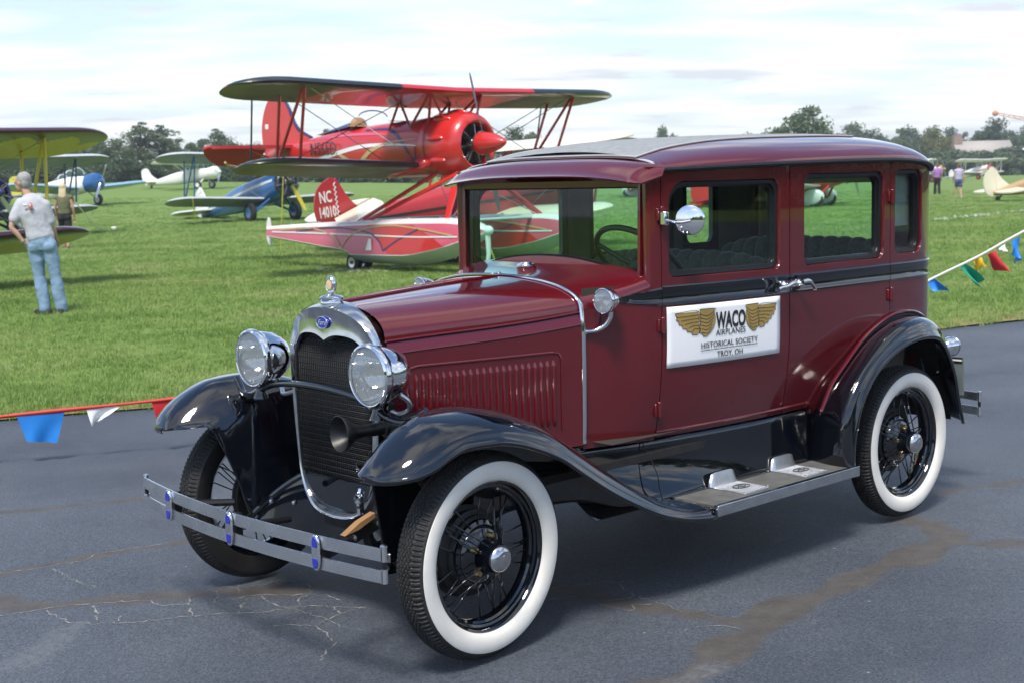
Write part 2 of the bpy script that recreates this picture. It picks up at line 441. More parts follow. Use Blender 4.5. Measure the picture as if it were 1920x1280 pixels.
# grass field
def grass_mat():
    m, nt, b = new_mat('lawn'); N = nt.nodes; L = nt.links
    tc = N.new('ShaderNodeTexCoord')
    def noise(sc, det=5, ro=0.6):
        n = N.new('ShaderNodeTexNoise'); n.inputs['Scale'].default_value = sc; n.inputs['Detail'].default_value = det; n.inputs['Roughness'].default_value = ro
        L.new(tc.outputs['Object'], n.inputs['Vector']); return n
    a = noise(0.22); bb = noise(2.6, 6, 0.7); c = noise(40, 4, 0.7)
    def mixc(src, lo, hi, A, B):
        r = N.new('ShaderNodeMapRange'); r.inputs['From Min'].default_value = lo; r.inputs['From Max'].default_value = hi; L.new(src, r.inputs['Value'])
        x = N.new('ShaderNodeMix'); x.data_type = 'RGBA'; L.new(r.outputs[0], x.inputs['Factor'])
        for k, cc in (('A', A), ('B', B)):
            if isinstance(cc, tuple): x.inputs[k].default_value = (*cc, 1)
            else: L.new(cc, x.inputs[k])
        return x.outputs['Result']
    x = mixc(a.outputs['Fac'], 0.35, 0.65, (0.120, 0.205, 0.046), (0.160, 0.255, 0.060))
    x = mixc(bb.outputs['Fac'], 0.40, 0.75, x, (0.190, 0.250, 0.075))
    x = mixc(c.outputs['Fac'], 0.40, 0.25, x, (0.035, 0.065, 0.014))
    at = N.new('ShaderNodeAttribute'); at.attribute_name = 'straw'
    x = mixc(at.outputs['Fac'], 0.0, 1.0, x, (0.24, 0.20, 0.085))
    L.new(x, b.inputs['Base Color']); b.inputs['Roughness'].default_value = 0.9; b.inputs['Specular IOR Level'].default_value = 0.15
    bp = N.new('ShaderNodeBump'); bp.inputs['Strength'].default_value = 0.6; bp.inputs['Distance'].default_value = 0.03
    L.new(c.outputs['Fac'], bp.inputs['Height']); L.new(bp.outputs[0], b.inputs['Normal'])
    MATS['lawn'] = m
    m2, nt, b = new_mat('grass_blade'); N = nt.nodes; L = nt.links
    oi = N.new('ShaderNodeObjectInfo'); ge = N.new('ShaderNodeNewGeometry')
    no = N.new('ShaderNodeTexNoise'); no.inputs['Scale'].default_value = 0.5; no.inputs['Detail'].default_value = 5; L.new(ge.outputs['Position'], no.inputs['Vector'])
    cr = N.new('ShaderNodeValToRGB'); e = cr.color_ramp.elements
    e[0].position = 0.0; e[0].color = (0.130, 0.225, 0.045, 1); e[1].position = 1.0; e[1].color = (0.42, 0.38, 0.19, 1)
    k = cr.color_ramp.elements.new(0.5); k.color = (0.230, 0.340, 0.085, 1); k = cr.color_ramp.elements.new(0.85); k.color = (0.315, 0.390, 0.130, 1)
    av = N.new('ShaderNodeMath'); av.operation = 'MULTIPLY_ADD'; av.inputs[1].default_value = 0.35; L.new(oi.outputs['Random'], av.inputs[0])
    r2 = N.new('ShaderNodeMapRange'); r2.inputs['From Min'].default_value = 0.3; r2.inputs['From Max'].default_value = 0.7; r2.inputs['To Max'].default_value = 0.75; L.new(no.outputs['Fac'], r2.inputs['Value'])
    L.new(r2.outputs[0], av.inputs[2]); L.new(av.outputs[0], cr.inputs['Fac']); L.new(cr.outputs['Color'], b.inputs['Base Color'])
    b.inputs['Roughness'].default_value = 0.55; b.inputs['Specular IOR Level'].default_value = 0.3
    b.inputs['Subsurface Weight'].default_value = 0.0
    tr = N.new('ShaderNodeBsdfTranslucent'); L.new(cr.outputs['Color'], tr.inputs['Color'])
    ms = N.new('ShaderNodeMixShader'); ms.inputs[0].default_value = 0.35; L.new(b.outputs[0], ms.inputs[1]); L.new(tr.outputs[0], ms.inputs[2])
    L.new(ms.outputs[0], N['Material Output'].inputs['Surface'])
    MATS['grass_blade'] = m2
grass_mat()
fx = spaced(-420, -30, 30, 420, 0.5, 13.0)
ts = np.concatenate([np.linspace(0, 3, 30), np.linspace(3.3, 40, 70), np.linspace(42, 130, 45), np.linspace(140, 900, 40)])
P, straw = [], []
for x in fx:
    e0 = edge_n(x); row = []
    for t in ts:
        y = e0 + t
        row.append((x, y, terrain(x, y) + 0.012 + 0.02*min(1, t/0.4) + 0.015*sin(x*0.9 + y*0.7)*min(1, t)))
        straw.append(max(0, 1 - t/0.55)*0.75 + 0.25*max(0, 1 - t/2.5))
    P.append(row)
mb = MB().grid(P); me = mb.mesh('field', 'lawn', None)
at = me.attributes.new('straw', 'FLOAT', 'POINT'); at.data.foreach_set('value', np.array(straw, np.float32))
FIELD = structure(obj('field', me))
# outlying ground so the sheet reaches the horizon on every side
mb = MB().grid([[(x, y, -0.35) for x in np.linspace(-1500, 1500, 13)] for y in np.linspace(-800, 2400, 13)]); structure(mb.build('ground', 'lawn', angle=None))

# blades: clumps instanced on points
def clump(nb, spread, h0, h1, wd, seed):
    r = np.random.default_rng(seed); mb = MB()
    for _ in range(nb):
        a = r.random()*2*pi; d = spread*sqrt(r.random()); x, y = d*cos(a), d*sin(a)
        h = h0 + (h1 - h0)*r.random(); b = r.random()*2*pi; ln = h*(0.25 + 0.9*r.random()); w = wd*(0.6 + 0.8*r.random())
        dx, dy = cos(b)*ln, sin(b)*ln; nx_, ny_ = -sin(b)*w, cos(b)*w
        mb.add([(x - nx_, y - ny_, 0), (x + nx_, y + ny_, 0), (x + dx*0.4 + nx_*0.8, y + dy*0.4 + ny_*0.8, h*0.65), (x + dx*0.4 - nx_*0.8, y + dy*0.4 - ny_*0.8, h*0.65), (x + dx, y + dy, h)], [(0, 1, 2, 3), (3, 2, 4)])
    return mb
def scatter(name, pts, scl, inst_mesh, parent=None):
    me = bpy.data.meshes.new(name); me.from_pydata([tuple(p) for p in pts], [], [])
    at = me.attributes.new('scl', 'FLOAT', 'POINT'); at.data.foreach_set('value', np.asarray(scl, np.float32))
    o = obj(name, me, parent)
    src = bpy.data.objects.new(name + '_clump', inst_mesh)
    ng = bpy.data.node_groups.new(name + '_nodes', 'GeometryNodeTree')
    ng.interface.new_socket('Geometry', in_out='INPUT', socket_type='NodeSocketGeometry'); ng.interface.new_socket('Geometry', in_out='OUTPUT', socket_type='NodeSocketGeometry')
    gi = ng.nodes.new('NodeGroupInput'); go = ng.nodes.new('NodeGroupOutput')
    ip = ng.nodes.new('GeometryNodeInstanceOnPoints'); oi = ng.nodes.new('GeometryNodeObjectInfo'); oi.inputs['Object'].default_value = src; oi.inputs['As Instance'].default_value = True
    rv = ng.nodes.new('FunctionNodeRandomValue'); rv.data_type = 'FLOAT_VECTOR'; rv.inputs[0].default_value = (-0.12, -0.12, 0); rv.inputs[1].default_value = (0.12, 0.12, 6.283)
    na = ng.nodes.new('GeometryNodeInputNamedAttribute'); na.data_type = 'FLOAT'; na.inputs['Name'].default_value = 'scl'
    ng.links.new(gi.outputs[0], ip.inputs['Points']); ng.links.new(oi.outputs['Geometry'], ip.inputs['Instance']); ng.links.new(rv.outputs[0], ip.inputs['Rotation']); ng.links.new(na.outputs['Attribute'], ip.inputs['Scale'])
    ng.links.new(ip.outputs[0], go.inputs[0])
    md = o.modifiers.new('scatter', 'NODES'); md.node_group = ng
    o['kind'] = 'stuff'
    return o
cl_me = clump(44, 0.11, 0.016, 0.046, 0.0021, 3).mesh('grass_clump', 'grass_blade', None)
pts, scl = [], []
def zone(y0, y1, dens, s0, s1):
    area = 0
    yy = y0
    n_ = int(dens*(y1 - y0)*(0.44*(y0 + y1)*1.0 + 4))
    for _ in range(n_):
        y = y0 + (y1 - y0)*rng.random(); hw_ = 0.42*y + 2
        x = (2*rng.random() - 1)*hw_
        e = edge_n(x)
        if y < e - 0.05 + 0.07*rng.random(): continue
        pts.append((x, y, terrain(x, y) + 0.012 + 0.02*min(1, (y - e)/0.4) + 0.015*sin(x*0.9 + y*0.7)*min(1, y - e))); scl.append(s0 + (s1 - s0)*rng.random()**1.3)
zone(6, 16, 130, 0.7, 1.3); zone(16, 26, 55, 0.9, 1.6); zone(26, 40, 22, 1.2, 2.1); zone(40, 52, 12, 1.2, 2.1); zone(52, 66, 6, 1.2, 2.0); zone(66, 85, 3, 1.2, 2.0)
GR = scatter('grass', pts, scl, cl_me); GR['label'] = 'short green lawn grass of the airfield'; GR['category'] = 'grass'
# white lime marks on the turf
mat('lime_mark', (0.62, 0.64, 0.58), 0.9, var=0.2, vscale=20)
def lime(a, b, w, n_):
    mb = MB()
    A, B = np.array(ground(*a)), np.array(ground(*b))
    for _ in range(n_):
        t = rng.random(); p = A + (B - A)*t + rng.normal(0, w, 3)*np.array([1, 1, 0]); s = 0.03 + 0.06*rng.random(); an = rng.random()*6
        z = terrain(p[0], p[1]) + 0.055 + 0.01*rng.random()
        mb.add([(p[0] + s*cos(an + k*pi/2)*(0.4 + 0.6*(k % 2)), p[1] + s*sin(an + k*pi/2), z + 0.012*rng.normal()) for k in range(4)], [(0, 1, 2, 3)])
    o = mb.build('lime_marking', 'lime_mark', None, angle=None); o['kind'] = 'stuff'; return o
lime((600, 512), (705, 516), 0.10, 130); lime((1690, 423), (1925, 397), 0.16, 420)
lime((728, 508), (760, 508), 0.08, 40)
# ================================================================== materials of the car
mat('maroon_paint', (0.100, 0.0055, 0.0095), 0.16, coat=1.0, coat_rough=0.015, var=0.04, vscale=3, spec=0.35)
mat('black_paint', (0.002, 0.003, 0.006), 0.06, coat=1.0, coat_rough=0.012, spec=0.4)
mat('satin_black', (0.006, 0.006, 0.007), 0.42, var=0.3, vscale=20)
mat('chassis_black', (0.012, 0.011, 0.010), 0.6, var=0.5, vscale=14, bump=0.2)
mat('chrome', (0.78, 0.79, 0.81), 0.06, metal=1.0, rvar=0.03, vscale=10)
mat('polished_steel', (0.60, 0.61, 0.62), 0.16, metal=1.0, rvar=0.07, vscale=24, var=0.12)
mat('worn_steel', (0.74, 0.75, 0.76), 0.26, metal=1.0, rvar=0.05, vscale=9, var=0.04)
mat('cast_aluminium', (0.62, 0.63, 0.65), 0.33, metal=0.9, var=0.1, vscale=30, bump=0.1, bscale=150)
mat('rubber', (0.016, 0.0155, 0.0155), 0.62, var=0.35, vscale=9, bump=0.12, bscale=130)
mat('white_rubber', (0.78, 0.745, 0.675), 0.5, var=0.05, vscale=11, bump=0.05, detail=8)
mat('roof_fabric', (0.27, 0.28, 0.285), 0.75, var=0.14, vscale=35, bump=0.4, bscale=300)
mat('grey_trim', (0.42, 0.43, 0.45), 0.45)
mat('rubber_mat', (0.10, 0.10, 0.095), 0.7, var=0.2, vscale=15, bump=0.35, bscale=220)
mat('seat_cloth', (0.115, 0.105, 0.090), 0.92, var=0.25, vscale=60, sheen=0.3)
mat('headliner', (0.13, 0.11, 0.085), 0.95, var=0.1)
mat('inner_trim', (0.030, 0.024, 0.020), 0.85, var=0.15)
mat('blind_cloth', (0.23, 0.22, 0.21), 0.9, var=0.06)
mat('badge_blue', (0.012, 0.02, 0.36), 0.2, coat=1.0)
mat('badge_silver', (0.7, 0.72, 0.78), 0.25, metal=0.8)
mat('sign_white', (0.86, 0.86, 0.86), 0.4, var=0.01)
mat('sign_gold', (0.36, 0.24, 0.065), 0.5, var=0.06)
mat('sign_ink', (0.02, 0.02, 0.022), 0.5)
mat('plate_grey', (0.16, 0.19, 0.19), 0.4, var=0.1)
mat('wood_tan', (0.32, 0.17, 0.07), 0.6, var=0.2)
mat('brass', (0.55, 0.42, 0.22), 0.3, metal=1.0)
mat('dial_face', (0.7, 0.5, 0.3), 0.4)
glass_mat('windshield_glass', (0.70, 0.96, 0.86), 1.5)
glass_mat('window_glass', (0.80, 0.96, 0.91), 1.5)
glass_mat('clear_glass', (0.97, 0.98, 0.98), 1.45)
# ribbed lamp glass: fluting as fine relief
def lens_mat():
    m, nt, b = new_mat('fluted_lens'); nt.nodes.remove(b)
    tc = nt.nodes.new('ShaderNodeTexCoord')
    w = nt.nodes.new('ShaderNodeTexWave'); w.bands_direction = 'Y'; w.inputs['Scale'].default_value = 32; w.inputs['Distortion'].default_value = 0
    nt.links.new(tc.outputs['Object'], w.inputs['Vector'])
    bp = nt.nodes.new('ShaderNodeBump'); bp.inputs['Strength'].default_value = 0.55; bp.inputs['Distance'].default_value = 0.004
    nt.links.new(w.outputs['Fac'], bp.inputs['Height'])
    t = nt.nodes.new('ShaderNodeBsdfTransparent'); t.inputs['Color'].default_value = (0.86, 0.88, 0.88, 1)
    g = nt.nodes.new('ShaderNodeBsdfGlossy'); g.inputs['Roughness'].default_value = 0.12; nt.links.new(bp.outputs[0], g.inputs['Normal'])
    d = nt.nodes.new('ShaderNodeBsdfTranslucent'); d.inputs['Color'].default_value = (0.8, 0.82, 0.82, 1); nt.links.new(bp.outputs[0], d.inputs['Normal'])
    m1 = nt.nodes.new('ShaderNodeMixShader'); m1.inputs[0].default_value = 0.14
    m2 = nt.nodes.new('ShaderNodeMixShader'); m2.inputs[0].default_value = 0.42
    nt.links.new(t.outputs[0], m2.inputs[1]); nt.links.new(d.outputs[0], m2.inputs[2])
    nt.links.new(m2.outputs[0], m1.inputs[1]); nt.links.new(g.outputs[0], m1.inputs[2])
    nt.links.new(m1.outputs[0], nt.nodes['Material Output'].inputs['Surface'])
    MATS['fluted_lens'] = m
lens_mat()
def core_mat():
    m, nt, b = new_mat('radiator_core')
    tc = nt.nodes.new('ShaderNodeTexCoord')
    b.inputs['Base Color'].default_value = (0.012, 0.013, 0.014, 1); b.inputs['Roughness'].default_value = 0.5
    br = nt.nodes.new('ShaderNodeTexNoise'); br.inputs['Scale'].default_value = 60
    nt.links.new(tc.outputs['Object'], br.inputs['Vector'])
    mx = nt.nodes.new('ShaderNodeMapRange'); mx.inputs['To Min'].default_value = 0.3; mx.inputs['To Max'].default_value = 0.75
    nt.links.new(br.outputs['Fac'], mx.inputs['Value']); nt.links.new(mx.outputs[0], b.inputs['Roughness'])
    MATS['radiator_core'] = m
core_mat()

# ================================================================== the car.  car frame: x forward from front axle, y left, z up
CAR = thing('vintage_sedan', 'maroon and black 1930s sedan with whitewall wire wheels parked on asphalt', 'car', (-0.604, 5.0374, 0), 3.8855)
WB, TRK, RW = 2.629, 0.71, 0.36
W = pchip([-3.125, -3.10, -3.04, -2.93, -2.75, -2.45, -1.85, -1.35, -1.06, -0.80, -0.755, -0.35, 0.06],
          [0.50, 0.565, 0.615, 0.648, 0.662, 0.668, 0.665, 0.632, 0.585, 0.482, 0.468, 0.381, 0.285])
def SY(x, z):
    k = min(1, max(0, (-x - 0.7) / 0.4))
    t = max(0, (0.98 - z) / 0.41)
    return W(x) - 0.05 * k * t * t
def SP(x, z, d=0.0, side=1): return (x, side * (SY(x, z) + d), z)
ZB0, ZB1 = 1.122, 1.186                       # belt moulding
ztop = pchip([-3.1, -2.6, -1.8, -1.08], [1.635, 1.672, 1.664, 1.648])
arch_in = [(-2.062, 0.36), (-2.062, 0.554), (-2.14, 0.64), (-2.226, 0.722), (-2.353, 0.83), (-2.484, 0.891), (-2.62, 0.929), (-2.758, 0.932), (-2.926, 0.90), (-3.05, 0.82), (-3.125, 0.73)]
zarch = pchip([p[0] for p in arch_in[1:]], [p[1] for p in arch_in[1:]])
def zlow(x):
    if x > -2.06: return 0.583 - 0.008 * (x + 1.08)/1.0
    return zarch(x) - 0.012

def rrect(x0, x1, z0, z1, r, k=7, n=6, slope=0.0):
    """rounded rectangle, list of (x,z), with matching corner indices; order: along bottom x0->x1, up, back, down"""
    rs = r if hasattr(r, '__len__') else (r, r, r, r)
    C = [(x1, z0, -pi/2, rs[0], (-1, 1)), (x1, z1, 0, rs[1], (-1, -1)), (x0, z1, pi/2, rs[2], (1, -1)), (x0, z0, pi, rs[3], (1, 1))]
    out = []
    for cx, cz, a, rr, (sx, sz) in C:
        ox, oz = cx + sx*rr, cz + sz*rr
        out.append([(ox + rr*cos(a + pi/2*j/(k-1)), oz + rr*sin(a + pi/2*j/(k-1))) for j in range(k)])
    pts, tagc = [], []
    for c in range(4):
        arc = out[c]; nxt = out[(c+1) % 4]
        for j, p in enumerate(arc): pts.append(p); tagc.append((c, j/(k-1)))
        for i in range(1, n):
            t = i/n; pts.append((arc[-1][0]*(1-t) + nxt[0][0]*t, arc[-1][1]*(1-t) + nxt[0][1]*t)); tagc.append((c, 1 + t))
    if slope: pts = [(p[0], p[1] + slope*(p[0] - x0) * max(0, (p[1]-z0)/(z1-z0))) for p in pts]
    return pts, tagc
def outer_for(tagc, pin, x0, x1, z0f, z1f):
    """outer quad boundary points matching the inner rounded rectangle"""
    corner = [(x1, 0), (x1, 1), (x0, 1), (x0, 0)]
    out = []
    for (c, t), p in zip(tagc, pin):
        if t <= 1.0:
            cx, top = corner[c]
            # first half walks the edge before the corner, second half the edge after it
            q = abs(t - 0.5) * 2
            if c == 0:   e = (p[0]*q + cx*(1-q), 0) if t < .5 else (cx, 'z')
            elif c == 1: e = (cx, 'z') if t < .5 else (p[0]*q + cx*(1-q), 1)
            elif c == 2: e = (p[0]*q + cx*(1-q), 1) if t < .5 else (cx, 'z')
            else:        e = (cx, 'z') if t < .5 else (p[0]*q + cx*(1-q), 0)
            if e[1] == 'z':
                zc = z1f(cx) if top else z0f(cx)
                out.append((cx, p[1]*q + zc*(1-q)))
            else:
                out.append((e[0], z1f(e[0]) if e[1] else z0f(e[0])))
        else:
            if c == 0: out.append((x1, p[1]))
            elif c == 1: out.append((p[0], z1f(p[0])))
            elif c == 2: out.append((x0, p[1]))
            else: out.append((p[0], z0f(p[0])))
    return out
def side_panel(mb, x0, x1, win, side, ncol=14):
    """body side panel x0..x1 (x0<x1) with a window, skin + returns"""
    pin, tg = rrect(*win['r'], win['rad'], slope=win.get('slope', 0))
    zb = lambda x: ZB1 - 0.01
    pout = outer_for(tg, pin, x0, x1, zb, ztop)
    rings = []
    for t in (0, .33, .66, 1.0):
        rings.append([SP(a[0]*(1-t) + b[0]*t, a[1]*(1-t) + b[1]*t, 0.0, side) for a, b in zip(pout, pin)])
    mb.grid(rings, cv=True)
    # rolled edge and reveal
    rv = []
    for d, sh in ((0, 0), (-0.004, 0.003), (-0.022, 0.005)):
        cx, cz = (win['r'][0] + win['r'][1])/2, (win['r'][2] + win['r'][3])/2
        row = []
        for p in pin:
            vx, vz = cx - p[0], cz - p[1]; L = sqrt(vx*vx + vz*vz)
            row.append(SP(p[0] + vx/L*sh, p[1] + vz/L*sh, d, side))
        rv.append(row)
    mb.grid(rv, cv=True)
    # lower panel
    cols = [x0 + (x1 - x0)*i/ncol for i in range(ncol + 1)]
    if x0 < -2.062 < x1: cols = sorted(cols + [-2.0621, -2.0615])
    P = []
    for x in cols:
        z0 = zlow(x); P.append([SP(x, z0 + (ZB1 - 0.01 - z0)*j/10, 0, side) for j in range(11)])
    mb.grid(P)
    # turned-in shut edges
    for x, dx in ((x0, 0.0), (x1, 0.0)):
        z0 = zlow(x)
        zs = [z0 + (ztop(x) - z0)*j/16 for j in range(17)]
        mb.grid([[SP(x, z, 0, side) for z in zs], [SP(x, z, -0.025, side) for z in zs]])
    mb.grid([[SP(x, zlow(x), 0, side) for x in cols], [SP(x, zlow(x), -0.025, side) for x in cols]])
    return pin
def window_bits(pin, win, side, parent, glass='window_glass', glass_drop=None):
    cx, cz = (win['r'][0] + win['r'][1])/2, (win['r'][2] + win['r'][3])/2
    hw, hh = (win['r'][1] - win['r'][0])/2, (win['r'][3] - win['r'][2])/2
    def inset(d, y): return [SP(cx + (p[0]-cx)*(1 - d/hw), cz + (p[1]-cz)*(1 - d/hh), y, side) for p in pin]
    mb = MB(); mb.grid([inset(0.0, -0.020), inset(0.006, -0.013), inset(0.020, -0.015), inset(0.022, -0.030), inset(0.026, -0.032), inset(0.028, -0.050)], cv=True)
    mb.build('window_frame', 'satin_black', parent)
    mb = MB(); g = inset(0.021, -0.036); mb.poly(g); mb.build('window_glass', glass, parent, angle=None)
def belt(mb, x0, x1, side, n=16):
    prof = [(ZB0 - 0.008, 0.0), (ZB0 - 0.006, 0.0035), (ZB0 - 0.002, 0.0055), (ZB0 + 0.002, 0.004), (ZB0 + 0.005, 0.002), (ZB1 - 0.005, 0.002), (ZB1 - 0.002, 0.004), (ZB1 + 0.002, 0.0055), (ZB1 + 0.006, 0.0035), (ZB1 + 0.008, 0.0)]
    P = [[SP(x0 + (x1 - x0)*i/n, z, d, side) for z, d in prof] for i in range(n + 1)]
    mb.grid(P)
    for i in (0, n): mb.poly(P[i])
def rod(parent, name, a, b, r, m, seg=10): return MB().tube([a, b], r, seg).build(name, m, parent)

WIN1 = dict(r=(-1.768, -1.122, 1.222, 1.604), rad=(0.035, 0.085, 0.05, 0.035), slope=0.0)
WIN2 = dict(r=(-2.560, -1.935, 1.222, 1.622), rad=(0.035, 0.05, 0.05, 0.045))
WIN3 = dict(r=(-2.915, -2.655, 1.232, 1.628), rad=(0.045, 0.04, 0.05, 0.05))
for side in (1, -1):
    sgn = 'left' if side > 0 else 'right'
    # --- doors and quarter panel
    mb = MB(); p1 = side_panel(mb, -1.828, -1.088, WIN1, side); d1 = mb.build('front_door', 'maroon_paint', CAR, angle=30, weld=True)
    window_bits(p1, WIN1, side, d1)
    mb = MB(); p2 = side_panel(mb, -2.611, -1.835, WIN2, side); d2 = mb.build('rear_door', 'maroon_paint', CAR, angle=30, weld=True)
    window_bits(p2, WIN2, side, d2)
    mb = MB(); p3 = side_panel(mb, -3.125, -2.616, WIN3, side, ncol=22); q3 = mb.build('quarter_panel', 'maroon_paint', CAR, angle=30, weld=True)
    window_bits(p3, WIN3, side, q3)
    for x0, x1, par in ((-1.828, -1.088, d1), (-2.611, -1.835, d2), (-3.125, -2.616, q3)):
        mb = MB(); belt(mb, x0, x1, side, 24); mb.build('belt_moulding', 'black_paint', par, angle=40)
    # tapered start of the belt on the cowl
    mb = MB(); P = []
    for i in range(9):
        t = i/8; x = -1.084 + 0.20*t
        zc = 1.152 - 0.004*t; hh = 0.036*(1 - t)**0.7 + 0.002
        P.append([SP(x, zc - hh, 0.001, side), SP(x, zc - hh + 0.008*(1-t), 0.008, side), SP(x, zc - hh*0.6, 0.004, side), SP(x, zc + hh*0.6, 0.004, side), SP(x, zc + hh - 0.008*(1-t), 0.008, side), SP(x, zc + hh, 0.001, side)])
    mb.grid(P); mb.build('belt_tip', 'black_paint', CAR)
    # sill moulding below the doors (raised bead)
    mb = MB(); mb.tube([SP(-1.09 - 0.98*i/20, zlow(-1.09 - 0.98*i/20) + 0.022, -0.001, side) for i in range(21)], 0.007, 8)
    mb.build('sill_bead', 'maroon_paint', CAR)
    # dark inner skin behind the shut lines
    mb = MB()
    mb.grid([[SP(x, z, -0.028, side) for z in (0.60, 0.8, 1.0, 1.2)] for x in np.linspace(-2.05, -0.78, 14)])
    for xa, xb in ((-1.10, -1.075), (-1.93, -1.77), (-2.655, -2.575), (-3.10, -2.93)):
        mb.grid([[SP(x, z, -0.028, side) for z in (0.95 if xa < -2.1 else 0.6, 1.2, 1.63)] for x in (xa, xb)])
    mb.grid([[SP(x, z, -0.028, side) for z in (1.0, 1.2)] for x in np.linspace(-3.05, -2.05, 10)])
    mb.grid([[SP(x, z, -0.028, side) for z in (1.622, 1.655)] for x in np.linspace(-3.05, -1.08, 16)])
    mb.build('inner_skin', 'inner_trim', CAR)
    # interior door trims
    mb = MB(); mb.grid([[SP(x, z, -0.055, side) for z in (0.62, 0.9, 1.218)] for x in np.linspace(-2.9 if side < 0 else -2.9, -1.08, 16)])
    for xa, xb in ((-1.93, -1.775), (-2.645, -2.57), (-3.10, -2.925)):
        mb.grid([[SP(x, z, -0.056, side) for z in (1.2, 1.42, 1.66)] for x in np.linspace(xa, xb, 4)])
    mb.build('door_trim', 'headliner', CAR)
    # blind drawn in the quarter window
    mb = MB(); mb.grid([[SP(x, z, -0.064, side) for z in (1.36 if side > 0 else 1.22, 1.5, 1.65)] for x in (-2.93, -2.64)])
    if side > 0: mb.build('window_blind', 'blind_cloth', CAR)
    # window winder knob + garnish strip
    for xx, dd in ((-1.42, d1), (-2.22, d2)):
        mb = MB(); mb.lathe([(0.0, 0.012), (0.018, 0.010), (0.02, 0.0), (0.0, -0.004)], (xx, side*(W(xx) - 0.075), 1.222), (0, 0, 1), 14)
        mb.tube([(xx, side*(W(xx) - 0.075), 1.228), (xx - 0.06, side*(W(xx) - 0.08), 1.226)], 0.006, 8)
        mb.build('window_crank', 'chrome', dd)
    # door handles
    for xx, tw, dd in ((-1.782, 1, d1), (-1.888, -1, d2)):
        y0 = W(xx)
        mb = MB()
        mb.lathe([(0.0, 0.0), (0.017, 0.0), (0.018, 0.006), (0.012, 0.012), (0.009, 0.03), (0.0, 0.032)], (xx, side*(y0 + 0.002), 1.152), (0, side, 0), 16)
        if tw > 0: path = [(xx - 0.032, side*(y0 + 0.040), 1.162), (xx - 0.01, side*(y0 + 0.045), 1.160), (xx + 0.025, side*(y0 + 0.043), 1.149), (xx + 0.055, side*(y0 + 0.038), 1.146), (xx + 0.072, side*(y0 + 0.034), 1.140)]
        else: path = [(xx + 0.012, side*(y0 + 0.036), 1.160), (xx - 0.015, side*(y0 + 0.045), 1.163), (xx - 0.045, side*(y0 + 0.043), 1.148), (xx - 0.075, side*(y0 + 0.036), 1.128), (xx - 0.080, side*(y0 + 0.034), 1.120)]
        mb.tube(path, [0.010, 0.011, 0.0085, 0.007, 0.0085], 10, n=5)
        if tw < 0: mb.lathe([(0.0, 0.0), (0.014, 0.0), (0.014, 0.006), (0.009, 0.02), (0.0, 0.022)], (xx + 0.045, side*(y0 + 0.002), 1.150), (0, side, 0), 14)
        mb.build('door_handle', 'chrome', dd)
    # hinges
    for xx, dd, zz in ((-1.082, d1, (0.70, 1.04, 1.475)), (-2.613, d2, (1.05, 1.505))):
        for z in zz:
            mb = MB(); y0 = SY(xx, z)
            mb.tube([(xx, side*(y0 + 0.010), z - 0.032), (xx, side*(y0 + 0.010), z + 0.032)], 0.009, 10)
            mb.box((xx, side*(y0 + 0.002), z), (0.045, 0.012, 0.05))
            mb.build('hinge', 'maroon_paint', dd, bevel=0.003)
    # running board with step plates
    yb0, yb1, xa, xb = 0.615, 0.845, -2.085, -1.105
    mb = MB(); mb.box(((xa + xb)/2, side*(yb0 + yb1)/2, 0.318), (xb - xa, yb1 - yb0, 0.036)); rb = mb.build('running_board', 'black_paint', CAR, bevel=0.004)
    mb = MB(); mb.box(((xa + xb)/2, side*(yb0 + yb1)/2, 0.340), (xb - xa - 0.01, yb1 - yb0 - 0.024, 0.010)); mb.build('rubber_mat', 'rubber_mat', rb)
    mb = MB(); mb.box(((xa + xb)/2, side*(yb1 + 0.002), 0.326), (xb - xa + 0.002, 0.014, 0.044)); mb.box(((xa + xb)/2, side*(yb1 - 0.006), 0.345), (xb - xa, 0.016, 0.006)); mb.build('edge_trim', 'polished_steel', rb, bevel=0.002)
    mb = MB(); mb.box(((xa + xb)/2, side*(yb0 + 0.003), 0.344), (xb - xa, 0.010, 0.008)); mb.build('inner_trim_strip', 'polished_steel', rb)
    for xc in (-1.415, -1.83):
        mb = MB(); mb.box((xc, side*0.725, 0.3475), (0.165, 0.165, 0.006)); sp = mb.build('step_plate', 'cast_aluminium', rb, bevel=0.002)
        mb = MB()
        for ix in range(17):
            for iy in range(17):
                mb.box((xc - 0.072 + 0.009*ix, side*(0.725 - 0.072 + 0.009*iy), 0.3515), (0.004, 0.004, 0.0024))
        mb.build('tread_studs', 'cast_aluminium', sp, angle=None)
        mb = MB(); ring = [(xc + 0.045*cos(a), side*(0.725) + 0.025*sin(a), 0.3545) for a in np.linspace(0, 2*pi, 25)]
        mb.tube(ring, 0.002, 6); mb.tube([(xc - 0.025, side*0.725, 0.3545), (xc - 0.008, side*0.735, 0.3545), (xc + 0.005, side*0.716, 0.3545), (xc + 0.025, side*0.73, 0.3545)], 0.0022, 6, n=3); mb.build('plate_emblem', 'satin_black', sp)
        # upright scuff guard
        P = []
        for i in range(13):
            t = i/12; x = xc - 0.085 + 0.17*t
            top = 0.056*(1 - (2*t - 1)**8)**0.5
            P.append([(x, side*(0.640), 0.349), (x, side*0.634, 0.349 + top*0.6), (x, side*0.628, 0.349 + top), (x, side*0.620, 0.349 + top*0.97), (x, side*0.618, 0.349 + top*0.6), (x, side*0.618, 0.349)])
        MB().grid(P).build('scuff_guard', 'cast_aluminium', rb, angle=60)
        for dx in (-0.074, 0.074): MB().lathe([(0.006, 0), (0.005, 0.003), (0, 0.004)], (xc + dx, side*0.80, 0.351), (0, 0, 1), 10).build('screw', 'chrome', sp)
    # splash apron between sill and board
    P = []
